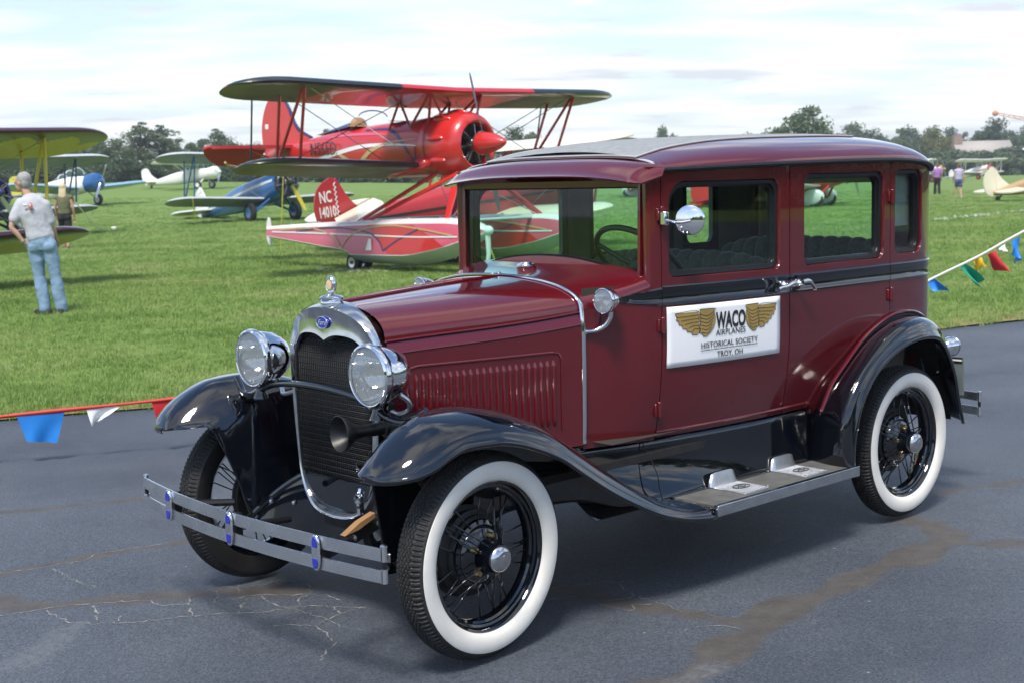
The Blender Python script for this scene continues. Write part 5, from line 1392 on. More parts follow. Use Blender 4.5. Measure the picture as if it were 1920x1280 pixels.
# wood edge on the left of the field
for u, v, k, w, dy in ((-60, 262, 'broad', 1.2, 20), (0, 268, 'dark', 1.3, 14), (45, 260, 'broad2', 1.1, 24), (95, 276, 'dark', 1.3, 10), (135, 268, 'broad', 1.3, 16), (172, 252, 'broad2', 1.0, 30), (205, 262, 'dark', 1.3, 12),
                       (236, 268, 'broad', 1.2, 26), (330, 272, 'broad2', 1.0, 26), (372, 258, 'broad', 1.0, 18), (402, 243, 'airy', 1.6, 20), (418, 262, 'dark', 1.1, 12), (448, 262, 'broad', 1.2, 20), (486, 272, 'broad2', 1.1, 14), (520, 268, 'dark', 1.2, 22), (560, 276, 'broad', 1.2, 15), (640, 280, 'broad2', 1.2, 22), (700, 285, 'dark', 1.2, 24), (780, 290, 'broad', 1.2, 26)):
    tree(k, u, v, 132 + dy, w)
tree('airy', 268, 231, 140, 1.7, label='pale feathery tall tree with its leader leaning over the hedge')
tree('airy', 303, 236, 141, 1.7, label='pale feathery tall tree with a split top behind the hedge')
for i, u in enumerate(range(-40, 800, 33)):
    tree('bush' if i % 3 else 'bush2', u + 9*rng.normal(), 306 + 6*rng.normal() - (4 if u < 400 else -12), 127 + 2*rng.random(), 1.25)
tree('conifer', 612, 234, 150, 0.8, label='narrow dark conifer rising behind the red plane cockpit')
# trees past the red plane and behind the roof line
for u, v, k, w, Y in ((952, 250, 'broad', 1.1, 150), (975, 240, 'dark', 1.1, 158), (1000, 256, 'broad2', 0.8, 150), (920, 262, 'broad', 1.0, 160)):
    tree(k, u, v, Y, w, side='red plane nose')
for u, v, k, w, Y in ((1122, 263, 'broad', 0.8, 210), (1243, 243, 'broad2', 0.55, 300), (1268, 245, 'broad', 0.5, 300), (1340, 252, 'broad', 1.1, 320), (1400, 256, 'broad2', 1.2, 320)):
    tree(k, u, v, Y, w, side='hangar')
tree('round', 1500, 204, 150, 1.15, label='solitary round-crowned tree standing above the car roof')
tree('broad', 1468, 232, 152, 0.55, label='small leafy tree at the left foot of the round tree'); tree('broad2', 1535, 236, 152, 0.5, label='small spreading tree at the right foot of the round tree')
# wood on the right
for u, v, k, w, dy in ((1570, 246, 'broad', 1.0, 20), (1600, 236, 'broad2', 0.95, 30), (1640, 243, 'dark', 1.0, 20), (1680, 250, 'broad', 1.0, 8), (1700, 243, 'broad2', 1.0, 34), (1735, 242, 'dark', 0.9, 26), (1757, 238, 'yellow', 0.9, 10), (1790, 240, 'dark', 0.9, 34), (1780, 258, 'yellow', 0.9, 2),
                       (1822, 252, 'broad', 0.9, 30), (1868, 223, 'dark', 0.9, 20), (1850, 236, 'dark', 0.8, 26), (1898, 242, 'broad', 0.8, 8), (1918, 236, 'dark', 0.9, 16), (1950, 240, 'broad2', 1.0, 22), (2000, 238, 'dark', 1.0, 22), (2050, 244, 'broad', 1.1, 18)):
    tree(k, u, v, 250 + dy, w, side='flight line')
for i, u in enumerate(range(1560, 2080, 26)):
    tree('bush' if i % 2 else 'bush2', u + 8*rng.normal(), 284 + 7*rng.normal(), 232 + 6*rng.random(), 1.4, side='flight line')

# wood on the far side of the apron, behind the photographer (it shows in the paintwork and chrome)
def tree_at(key, x, y, h, wid, label, group=None):
    cm_, tm_, H, rx = TREE_KINDS[key]; nm, lb, cat = LBL[key]
    t = thing(nm, label, cat, (x, y, -0.3), rng.random()*6.28, group); sc_ = h/H; t.scale = (sc_*wid, sc_*wid, sc_)
    obj('crown', cm_, t); obj('trunk', tm_, t)
for i, x in enumerate(np.linspace(-95, 110, 24)):
    tree_at(('dark', 'broad', 'broad2', 'dark')[i % 4], x + 2*rng.normal(), -58 - 0.0012*(x**2) + 3*rng.normal() + 0.25*x, 9.5 + 2*rng.random(), 1.35, 'green tree in the wood behind the parking apron', 'trees behind the parking apron')
for i, x in enumerate(np.linspace(-95, 110, 24)):
    tree_at(('bush', 'bush2')[i % 2], x, -52 - 0.0012*(x**2) + 0.25*x, 4.5, 1.2, 'hedge shrub in the wood behind the parking apron', 'shrubs behind the parking apron')

for i, y in enumerate(np.linspace(-60, 120, 20)):  # out-of-view tree row, added so the doors reflect less bright horizon
    tree_at(('broad', 'dark', 'broad2')[i % 3], 78 + 4*rng.normal() + 0.0016*(y - 20)**2*0, y, 9.5 + 2*rng.random(), 1.35, 'green tree added out of view beside the parking apron to darken car reflections', 'added trees beside the parking apron')
for i, y in enumerate(np.linspace(-60, 120, 24)):  # hedge added under that row, also unseen, closing its dark reflection
    tree_at(('bush', 'bush2')[i % 2], 73 + 1.5*rng.normal(), y, 4.5, 1.3, 'hedge shrub added out of view beside the parking apron to darken car reflections', 'added shrubs beside the parking apron')

# ================================================================== buildings far off
mat('hangar_roof', (0.36, 0.33, 0.27), 0.7, var=0.1, vscale=0.8); mat('hangar_wall', (0.34, 0.33, 0.31), 0.7, var=0.08)
mat('house_brick', (0.30, 0.21, 0.16), 0.85, var=0.2, vscale=3); mat('house_roof', (0.42, 0.38, 0.34), 0.8, var=0.12); mat('dark_pane', (0.03, 0.035, 0.04), 0.2)
mat('crane_orange', (0.62, 0.24, 0.10), 0.5)
# rounded hangar beyond the field
a = at_dist(1075, 290, 190); b = at_dist(1240, 290, 190); zt = at_dist(1150, 257, 190)[2]; z0 = terrain(a[0], 190) - 0.3
HG = thing('hangar', 'low tan round-roofed hangar beyond the field', 'hangar', ((a[0] + b[0])/2, 190, z0))
hw_ = (b[0] - a[0])/2; hh = zt - z0
MB().box((0, 7, hh*0.25), (2*hw_, 16, hh*0.5)).build('wall', 'hangar_wall', HG)
MB().grid([[(-hw_*1.02*cos(t), y, hh*0.5 + hh*0.5*sin(t)) for y in (-1.2, 7, 15.2)] for t in np.linspace(0, pi, 21)]).build('roof', 'hangar_roof', HG, solid=0.15)
MB().prism([(-hw_*cos(t), -1.0, hh*0.5 + hh*0.48*sin(t)) for t in np.linspace(0, pi, 15)], (0, 0.2, 0)).build('gable', 'hangar_wall', HG)
for k in range(4): MB().box((-hw_*0.7 + k*hw_*0.47, -1.15, hh*0.22), (hw_*0.44, 0.1, hh*0.42)).build('sliding_door', 'house_roof', HG)
# brick house in the wood
p = at_dist(1838, 306, 246); zr = at_dist(1838, 264, 246)[2]; z0 = terrain(p[0], 246); q = at_dist(1890, 300, 226)
HS = thing('house', 'brick house with pale roof and chimney among the trees', 'house', (p[0] + 1.0, 246, z0))
hh = zr - z0; L_ = 5.2
MB().box((0, 2.5, hh*0.33), (2*L_*0.96, 5, hh*0.66)).build('wall', 'house_brick', HS)
rf_ = MB(); rf_.grid([[(-L_, -0.4, hh*0.62), (L_, -0.4, hh*0.62)], [(-L_, 2.5, hh), (L_, 2.5, hh)], [(-L_, 5.4, hh*0.62), (L_, 5.4, hh*0.62)]]); roof_ = rf_.build('roof', 'house_roof', HS, solid=0.15, angle=20)
MB().box((-L_*0.86, 2.3, hh*0.98), (1.5, 1.2, hh*0.42)).build('chimney', 'house_brick', roof_)
for k in range(4):
    w_ = MB().box((-3.6 + 2.4*k, -0.03, hh*0.36), (1.0, 0.1, 1.2)).build('window', 'sign_white', HS); MB().box((-3.6 + 2.4*k, -0.10, hh*0.36), (0.8, 0.06, 1.0)).build('pane', 'dark_pane', w_)
# crane boom showing above the wood
A = at_dist(1866, 213, 330); B = at_dist(1990, 236, 330)
CRN = thing('crane', 'orange lattice crane boom reaching over the right-hand wood', 'crane', (B[0], 330, terrain(B[0], 330)))
bz = CRN.location.z
mb = MB(); A2 = Vector((A[0] - B[0], 0, A[2] - bz)); B2 = Vector((0, 0, B[2] - bz))
for dz in (-0.45, 0.45): mb.tube([A2 + Vector((0, 0, dz*0.5)), B2 + Vector((0, 0, dz))], 0.09, 6)
for k in range(12):
    t0, t1 = k/12, (k + 1)/12; s = 1 if k % 2 else -1
    mb.tube([A2 + (B2 - A2)*t0 + Vector((0, 0, s*0.3)), A2 + (B2 - A2)*t1 + Vector((0, 0, -s*0.3))], 0.06, 4)
mb.ball(A2, 0.7); mb.build('boom', 'crane_orange', CRN)
MB().tube([(0, 0, 0), B2], 0.4, 8).build('mast', 'crane_orange', CRN)
# ================================================================== aeroplanes
mat('ac_red', (0.55, 0.022, 0.020), 0.30, coat=0.6, var=0.03)
mat('ac_red_matt', (0.42, 0.02, 0.024), 0.38, coat=0.4, var=0.05)
mat('ac_white', (0.80, 0.79, 0.76), 0.35, coat=0.4, var=0.02)
mat('ac_cream', (0.74, 0.68, 0.52), 0.42, coat=0.3, var=0.03)
mat('ac_silver', (0.50, 0.54, 0.56), 0.42, coat=0.2, var=0.05)
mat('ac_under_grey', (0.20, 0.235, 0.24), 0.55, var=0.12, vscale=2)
mat('ac_black', (0.016, 0.02, 0.022), 0.3, coat=0.6)
mat('ac_yellow', (0.66, 0.54, 0.05), 0.42, coat=0.3, var=0.04)
mat('ac_blue', (0.015, 0.10, 0.30), 0.32, coat=0.6, var=0.05)
mat('ac_sky', (0.25, 0.42, 0.60), 0.4, coat=0.3)
mat('ac_navy', (0.02, 0.025, 0.10), 0.35, coat=0.5)
mat('ac_gold', (0.52, 0.38, 0.16), 0.4)
mat('ac_pink', (0.62, 0.10, 0.16), 0.35, coat=0.5)
mat('ac_maroon', (0.055, 0.012, 0.035), 0.32, coat=0.6)
mat('ac_tan', (0.42, 0.27, 0.13), 0.5)
mat('ac_olive', (0.10, 0.11, 0.055), 0.5)
mat('leather', (0.36, 0.20, 0.10), 0.6)
mat('alu', (0.62, 0.63, 0.64), 0.28, metal=1.0)
mat('steel_dark', (0.08, 0.08, 0.08), 0.4, metal=0.7)
mat('rope_yellow', (0.75, 0.65, 0.06), 0.7); mat('rope_white', (0.72, 0.70, 0.64), 0.8)
def airfoil(n=9):
    xs = [0.5*(1 - cos(pi*i/(n-1))) for i in range(n)]
    th = lambda x: 0.6*(0.2969*sqrt(x) - 0.126*x - 0.3516*x*x + 0.2843*x**3 - 0.1015*x**4)
    up = [(x, th(x)*1.25 + 0.03*sin(pi*x)) for x in xs]; lo = [(x, -th(x)*0.55 + 0.02*sin(pi*x)) for x in xs]
    return up + lo[::-1][1:-1]
AF = AF9 = airfoil()
AF_FINE = airfoil(33)
def wing(y0, y1, xle, chord, z, dih=0.02, inc=0.0, n=22, tip='both', scallop=False, AF=None):
    """aerofoil lofted along y; +inc raises the leading edge"""
    mb = MB(); P = []; AF = AF or AF9
    ys = [y0 + (y1 - y0)*0.5*(1 - cos(pi*i/n)) if tip == 'both' else y0 + (y1 - y0)*sin(pi/2*i/n) for i in range(n + 1)]
    for i, y in enumerate(ys):
        d1 = abs(y1 - y); d0 = abs(y - y0) if tip == 'both' else 9
        d = min(d0, d1); R_ = chord*0.62
        k = sqrt(max(0.0, 1 - (1 - min(1, d/R_))**2)) if d < R_ else 1.0
        c = chord*max(0.05, k); xo = xle - (chord - c)*0.42
        zz = z + dih*abs(y)
        if scallop and (i % 2): c *= 0.975
        P.append([(xo - p[0]*c*cos(inc) + p[1]*chord*max(.15, k)*sin(inc), y, zz - (0.42*(chord - c) + p[0]*c)*sin(inc) + p[1]*chord*max(.15, k)) for p in AF])
    mb.grid(P, cv=True)
    nA = len(AF); half = (nA + 2)//2
    mb.m = [(0 if (k % nA) < half - 1 else 1) for k in range(len(mb.f))]
    mb.poly(P[0]); mb.poly(P[-1])
    return mb
def plane_outline(pts, n=5): return [tuple(p) for p in catmull([np.array(p, float) for p in pts], n)]
def fin(mb, pts, th=0.05, y=0.0, mi=0):
    o = plane_outline(pts); mb.prism([(x, y - th/2, z) for x, z in o], (0, th, 0), mi); return mb
def stab(mb, pts, z, th=0.05, side=1):
    o = plane_outline(pts); mb.prism([(x, side*y, z - th/2) for x, y in o], (0, 0, th)); return mb
class Body:
    """fuselage: stations (x, z_bottom, z_top, half_width, exponent)"""
    def __init__(s, st):
        s.st = st; xs = [q[0] for q in st]
        s.zb, s.zt, s.hw, s.ex = [pchip(xs, [q[k] for q in st]) for k in (1, 2, 3, 4)]; s.x0, s.x1 = min(xs), max(xs)
    def ring(s, x, n=28):
        zc, hh, hw, e = (s.zb(x) + s.zt(x))/2, (s.zt(x) - s.zb(x))/2, s.hw(x), 2/s.ex(x)
        f = lambda v: (abs(v)**e)*(1 if v >= 0 else -1)
        return [(x, hw*f(cos(2*pi*k/n)), zc + hh*f(sin(2*pi*k/n))) for k in range(n)]
    def y(s, x, z, d=0.0):
        zc, hh, hw, e = (s.zb(x) + s.zt(x))/2, (s.zt(x) - s.zb(x))/2, s.hw(x), s.ex(x)
        t = min(0.999, abs(z - zc)/hh); return hw*(1 - t**e)**(1/e) + d
    def mesh(s, n=34, mb=None):
        mb = mb or MB(); xs = np.linspace(s.x0, s.x1, n); P = [s.ring(x) for x in xs]; mb.grid(P, cv=True); mb.poly(P[0]); mb.poly(P[-1]); return mb
    def stripe(s, pts, w, side, d=0.008):
        pts = catmull([np.array(p, float) for p in pts], 6); n = len(pts); A, B = [], []
        ww = w if hasattr(w, '__len__') else [w, w]
        for i, p in enumerate(pts):
            t = pts[min(i+1, n-1)] - pts[max(i-1, 0)]; t = t/(np.linalg.norm(t) + 1e-9); wi = np.interp(i/(n-1), np.linspace(0, 1, len(ww)), ww)
            a = p + np.array([-t[1], t[0]])*wi; b = p - np.array([-t[1], t[0]])*wi
            A.append((a[0], side*s.y(a[0], a[1], d), a[1])); B.append((b[0], side*s.y(b[0], b[1], d), b[1]))
        return MB().grid([A, B])
def tyre(r, w, hubr, parent, loc, m_hub, name='wheel', covers=True):
    o = MB().lathe([(r*0.55, -w/2), (r*0.8, -w/2), (r*0.96, -w*0.36), (r, 0), (r*0.96, w*0.36), (r*0.8, w/2), (r*0.55, w/2)], (0,0,0), (0,1,0), 24).build(name, 'rubber', parent)
    o.location = loc
    MB().lathe([(0, -w*0.42), (r*0.3, -w*0.45), (r*0.58, -w*0.5), (r*0.6, 0), (r*0.58, w*0.5), (r*0.3, w*0.45), (0, w*0.42)], (0,0,0), (0,1,0), 20).build('hub', m_hub, o)
    return o
def blade(L_, w, m, parent, loc, ang, lean=0.0):
    P = []
    for t in np.linspace(0.06, 1, 14):
        c = w*(0.35 + 1.2*t - 1.15*t**2.5) if t < 0.95 else w*0.25
        tw = rad(50 - 36*t); P.append([(-c*sin(tw)*k*0.5 + 0.010*(1 - k*k)*s_, c*cos(tw)*k*0.5, L_*t) for k, s_ in ((-1, 0), (0, 1), (1, 0), (0, -1))])
    o = MB().grid(P, cv=True).build('propeller_blade', m, parent); o.location = loc; o.rotation_euler = (ang, 0, 0); return o

def radial(parent, x, z, r, m='steel_dark', n=7):
    e = MB().lathe([(0, 0.16), (r*0.25, 0.15), (r*0.34, 0.06), (r*0.38, -0.1)], (x, 0, z), (1, 0, 0), 20).build('engine', 'alu', parent)
    for k in range(n):
        a = 2*pi*k/n; mb = MB()
        for j in range(5): mb.lathe([(0.075, 0), (0.078, 0.012), (0.06, 0.02)], (x, (r*0.4 + j*r*0.10)*sin(a), z + (r*0.4 + j*r*0.10)*cos(a)), (0, sin(a), cos(a)), 10)
        mb.ball((x, r*0.93*sin(a), z + r*0.93*cos(a)), (0.07, 0.06, 0.06)); mb.build('cylinder', m, e)
        MB().tube([(x + 0.09, 0.25*r*sin(a + .1), z + 0.25*r*cos(a + .1)), (x + 0.06, 0.9*r*sin(a + .05), z + 0.9*r*cos(a + .05))], 0.010, 6).build('pushrod', 'alu', e)
    return e
def strut(parent, a, b, r, m, name='strut', fl=1.5): return MB().tube([a, b], r, 8, flat=fl, up=(1, 0, 0)).build(name, m, parent)
def wires(parent, segs, r=0.008, m='alu', name='bracing_wire'):
    for a, b in segs: MB().tube([a, b], r, 4).build(name, m, parent)

mat('prop_grey', (0.16, 0.16, 0.17), 0.35, metal=0.5)
# ---------------------------------------------------------------- red floatplane
RP = thing('floatplane', 'red biplane on striped amphibious floats with pointed red spinner', 'airplane', (-1.082, 24.691, 0), -0.782)
bd_ = Body([(-5.45, 2.10, 2.30, 0.06, 2.0), (-5.1, 2.05, 2.40, 0.12, 2.2), (-4.4, 1.94, 2.47, 0.24, 2.4), (-3.6, 1.84, 2.54, 0.35, 2.5), (-2.6, 1.75, 2.64, 0.44, 2.5), (-1.8, 1.70, 2.69, 0.50, 2.4), (-1.0, 1.68, 2.72, 0.53, 2.2), (-0.15, 1.68, 2.77, 0.55, 2.0)])
fu = bd_.mesh(40).build('fuselage', 'ac_red', RP)
cw = MB().lathe([(0.54, -0.20), (0.575, 0.0), (0.585, 0.35), (0.57, 0.58), (0.53, 0.70), (0.47, 0.78), (0.42, 0.80), (0.385, 0.775), (0.375, 0.70), (0.375, 0.55)], (0, 0, 2.235), (1, 0, 0), 44).build('cowling', 'ac_red', RP)
MB().lathe([(0.40, 0.52), (0.0, 0.50)], (0, 0, 2.235), (1, 0, 0), 30).build('cowling_bulkhead', 'ac_black', cw)
for k in range(9):
    a = 2*pi*k/9 + 0.15; MB().ball((0.28, 0.575*cos(a), 2.235 + 0.575*sin(a)), (0.22, 0.062, 0.062), 14, 10).build('cowl_blister', 'ac_red', cw)
MB().lathe([(0.588, 0.0), (0.594, 0.012), (0.588, 0.024)], (-0.02, 0, 2.235), (1, 0, 0), 40).build('cowl_band', 'ac_red_matt', cw)
radial(RP, 0.64, 2.235, 0.385)
sp_ = MB().lathe([(0.0, 0.60), (0.03, 0.585), (0.07, 0.53), (0.12, 0.42), (0.165, 0.28), (0.19, 0.14), (0.20, 0.03), (0.20, 0.0), (0, 0)], (0.90, 0, 2.245), (1, 0, 0), 30).build('spinner', 'ac_red', RP)
MB().lathe([(0.21, -0.02), (0.21, 0.0), (0, 0.0)], (0.895, 0, 2.245), (1, 0, 0), 30).build('spinner_backplate', 'alu', sp_)
for a in (rad(15), rad(195)): blade(1.24, 0.13, 'prop_grey', RP, (0.97, 0, 2.245), a)
INC = rad(9)
uw = wing(-4.52, 4.52, 0.46, 1.46, 3.17, 0.018, INC, 30)
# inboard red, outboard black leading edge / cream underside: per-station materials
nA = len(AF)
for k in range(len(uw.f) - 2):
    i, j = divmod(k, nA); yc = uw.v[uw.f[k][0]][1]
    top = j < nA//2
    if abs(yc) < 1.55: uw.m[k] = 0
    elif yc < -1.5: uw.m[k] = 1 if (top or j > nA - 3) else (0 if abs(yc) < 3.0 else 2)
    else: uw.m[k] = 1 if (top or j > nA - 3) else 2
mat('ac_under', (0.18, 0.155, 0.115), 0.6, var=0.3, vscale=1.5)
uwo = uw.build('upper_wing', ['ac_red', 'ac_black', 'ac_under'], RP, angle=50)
for s in (1, -1):
    lw = wing(0.42*s, 4.10*s, 0.05, 1.36, 1.86, 0.035, INC, 20, tip='one')
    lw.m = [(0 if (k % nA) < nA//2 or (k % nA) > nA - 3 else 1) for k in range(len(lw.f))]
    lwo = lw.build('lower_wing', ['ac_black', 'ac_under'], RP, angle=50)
    MB().tube([(-1.30, s*0.40, 1.74), (-0.7, s*0.62, 1.78), (0.0, s*0.62, 1.90), (0.1, s*0.46, 1.93)], [0.05, 0.10, 0.10, 0.05], 10, n=4).build('wing_fillet', 'ac_red', lwo)
    MB().tube([(-0.93, s*4.1, 1.99), (-1.15, s*3.9, 1.94), (-1.25, s*3.4, 1.88)], 0.02, 6).build('wing_tip_bow', 'ac_gold', lwo)
    # interplane N strut
    zu, zl = 3.20, 1.94
    for a, b in (((0.18, 3.25, zu + 0.03), (-0.24, 3.10, zl + 0.06)), ((-0.52, 3.25, zu - 0.08), (-0.90, 3.10, zl - 0.02)), ((0.15, 3.25, zu + 0.02), (-0.90, 3.10, zl - 0.02))):
        strut(RP, (a[0], s*a[1], a[2]), (b[0], s*b[1], b[2]), 0.022, 'ac_red', 'interplane_strut')
    MB().tube([(-0.95, s*3.5, zu - 0.1), (-1.15, s*3.45, zl - 0.05)], 0.016, 6).build('aileron_strut', 'steel_dark', RP)
    # cabane
    for a, b in (((0.30, 0.62, 3.16), (-0.02, 0.42, 2.62)), ((-0.55, 0.62, 3.05), (-0.50, 0.44, 2.58)), ((0.28, 0.62, 3.16), (-0.48, 0.44, 2.58)), ((-0.55, 0.62, 3.05), (-1.05, 0.46, 2.55)), ((0.28, 0.62, 3.16), (0.35, 0.40, 2.70))):
        strut(RP, (a[0], s*a[1], a[2]), (b[0], s*b[1], b[2]), 0.019, 'ac_red_matt', 'cabane_strut')
    wires(RP, [((0.15, s*3.2, 3.2), (-0.1, s*0.5, 1.9)), ((-0.45, s*0.6, 3.05), (-0.6, s*3.1, 1.96)), ((-0.5, s*3.2, 3.1), (-0.8, s*0.5, 1.82))])
# tail
rd = fin(MB(), [(-5.02, 2.40), (-5.04, 2.9), (-5.06, 3.34), (-5.20, 3.42), (-5.42, 3.30), (-5.60, 3.0), (-5.66, 2.65), (-5.60, 2.30), (-5.45, 2.10), (-5.10, 2.10)], 0.06).build('rudder', 'ac_red', RP)
MB().box((-5.47, -0.034, 2.80), (0.11, 0.006, 0.10)).build('rudder_plate', 'ac_white', rd)
vf = fin(MB(), [(-5.0, 2.35), (-5.02, 2.9), (-5.04, 3.36), (-4.92, 3.36), (-4.72, 3.12), (-4.58, 2.85), (-4.40, 2.66), (-4.05, 2.52), (-4.0, 2.40)], 0.07).build('fin', 'ac_red', RP)
MB().tube([(-4.92, 0, 3.37), (-4.71, 0, 3.13), (-4.56, 0, 2.86), (-4.36, 0, 2.67), (-4.0, 0, 2.52)], 0.035, 8, n=4).build('fin_edge', 'ac_navy', vf)
for s in (1, -1):
    hz_ = stab(MB(), [(-4.35, 0.15), (-4.50, 0.9), (-4.80, 1.55), (-5.05, 1.68), (-5.15, 1.4), (-5.15, 0.6), (-5.12, 0.15)], 2.36, 0.06, s).build('tailplane', 'ac_red_matt', RP)
    el = stab(MB(), [(-5.17, 0.30), (-5.17, 1.0), (-5.10, 1.72), (-5.32, 1.70), (-5.62, 1.3), (-5.70, 0.7), (-5.45, 0.30)], 2.35, 0.05, s)
    el.xf(Matrix.Translation((-5.15, 0, 2.35)) @ Matrix.Rotation(rad(-38), 4, 'Y') @ Matrix.Translation((5.15, 0, -2.35))); el.build('elevator', 'ac_red_matt', RP)
    strut(RP, (-4.85, s*0.95, 2.33), (-4.8, s*0.10, 2.00), 0.018, 'ac_red', 'tail_brace')
MB().tube([(-5.0, 0.0, 1.99), (-4.9, 0, 2.02)], 0.05, 8).build('tail_fitting', 'alu', RP)
# cockpits
for x, zz in ((-1.95, 2.70), (-0.72, 2.74)):
    ck_ = MB().lathe([(0.30, 0.0), (0.34, 0.012), (0.36, 0.0)], (x - 0.35, 0, zz - 0.03), (0.05, 0, 1), 24).build('cockpit_rim', 'leather', RP)
    MB().lathe([(0.31, 0.004), (0, 0.002)], (x - 0.35, 0, zz - 0.028), (0.05, 0, 1), 24).build('cockpit_well', 'ac_black', ck_)
    P = [[(x + 0.10 - 0.20*t, 0.36*sin(a), zz - 0.02 + 0.26*t*cos(a*0.7) + 0.02) for t in (0, 0.5, 1)] for a in np.linspace(-1.35, 1.35, 13)]
    w_ = MB().grid(P).build('windscreen', 'clear_glass', RP); MB().tube([r_[-1] for r_ in P], 0.012, 6).build('windscreen_frame', 'ac_navy', w_)
MB().ball((-2.50, 0, 2.69), (0.10, 0.20, 0.17), 14, 10).build('headrest', 'leather', RP)
P = [[(-2.55 - 1.25*t, 0.20*(1 - t*0.7)*sin(a), 2.66 - 0.10*t + 0.13*(1 - t)*cos(a)) for t in np.linspace(0, 1, 8)] for a in np.linspace(-1.5, 1.5, 9)]
MB().grid(P).build('turtledeck_cover', 'ac_navy', RP)
# painted stripes
for s in (-1, 1):
    for pts, w, m, nm in (([(-4.3, 1.98), (-3.64, 2.02), (-3.12, 2.10), (-2.53, 2.19), (-1.89, 2.27), (-1.26, 2.29), (-0.67, 2.27), (-0.22, 2.24)], [0.012, 0.03, 0.04, 0.035, 0.02, 0.008], 'ac_white', 'white_stripe'),
                          ([(-2.57, 2.15), (-2.3, 2.04), (-2.03, 1.92), (-1.74, 2.08), (-1.5, 2.2), (-0.96, 2.32), (-0.25, 2.36)], [0.03, 0.04, 0.045, 0.045, 0.04, 0.02, 0.01], 'ac_gold', 'gold_stripe'),
                          ([(-1.85, 2.58), (-1.17, 2.57), (-0.80, 2.44), (-0.52, 2.19), (-0.33, 1.93)], [0.01, 0.025, 0.03, 0.03, 0.008], 'ac_navy', 'navy_stripe'),
                          ([(-0.33, 1.93), (-0.28, 2.08), (-0.25, 2.25)], [0.012, 0.02, 0.004], 'ac_navy', 'navy_stripe'),
                          ([(-3.6, 2.44), (-2.6, 2.50), (-1.6, 2.50), (-1.0, 2.46)], [0.004, 0.02, 0.025, 0.004], 'ac_pink', 'pink_stripe')):
        bd_.stripe(pts, w, s).build(nm, m, fu)
ny = bd_.y(-3.06, 2.25, 0.05)
sl_ = (bd_.y(-2.6, 2.15) - bd_.y(-3.5, 2.15))/0.9
lettering('N56ED', 0.36, 'ac_black', fu, frame((-3.06, -ny, 2.255), (1, -sl_, 0.0), (0, 0, 1)), sx=0.86, extrude=0.004, bold=0.0)
MB().box((-4.62, -bd_.y(-4.62, 2.2, 0.006), 2.2), (0.16, 0.012, 0.24)).build('access_panel', 'alu', fu)
# floats
def float_body(side):
    fy = side*1.15
    zt_ = pchip([-3.93, -2.5, -1.2, 0.4, 1.4, 2.0, 2.2], [0.79, 0.85, 0.89, 0.94, 0.95, 0.88, 0.78]); kz = pchip([-3.93, -2.0, -1.1, -1.06, 0.3, 1.2, 1.8, 2.2], [0.60, 0.40, 0.28, 0.17, 0.16, 0.27, 0.48, 0.72])
    cz = pchip([-3.93, -2.0, -1.1, -1.06, 0.3, 1.2, 1.8, 2.2], [0.62, 0.47, 0.38, 0.33, 0.34, 0.46, 0.62, 0.76]); hw = pchip([-3.93, -2.5, -1.0, 0.8, 1.6, 2.0, 2.2], [0.10, 0.24, 0.34, 0.34, 0.27, 0.15, 0.02])
    P = []; xs = sorted(list(np.linspace(-3.93, 2.2, 46)) + [-1.1, -1.06])
    for x in xs:
        w, z1, c, k = hw(x), zt_(x), cz(x), kz(x)
        P.append([(x, fy, z1 + 0.03*min(1, w/0.3)), (x, fy + w*0.55, z1 + 0.02*min(1, w/.3)), (x, fy + w*0.86, z1 - 0.02), (x, fy + w*0.9, z1 - 0.05), (x, fy + w, c + 0.01), (x, fy + w, c), (x, fy + w*0.5, (c + k)/2 - 0.02), (x, fy, k), (x, fy - w*0.5, (c + k)/2 - 0.02), (x, fy - w, c), (x, fy - w, c + 0.01), (x, fy - w*0.9, z1 - 0.05), (x, fy - w*0.86, z1 - 0.02), (x, fy - w*0.55, z1 + 0.02*min(1, w/.3))])
    mb = MB().grid(P, cv=True); n_ = 14
    mb.m = [1 if (k % n_) in (0, 1, 2, 11, 12, 13) else (2 if (k % n_) in (5, 6, 7, 8) else (1 if (k % n_) in (4, 9) else 0)) for k in range(len(mb.f))]
    mb.poly(P[0]); mb.poly(P[-1])
    return mb, zt_, cz, hw, fy
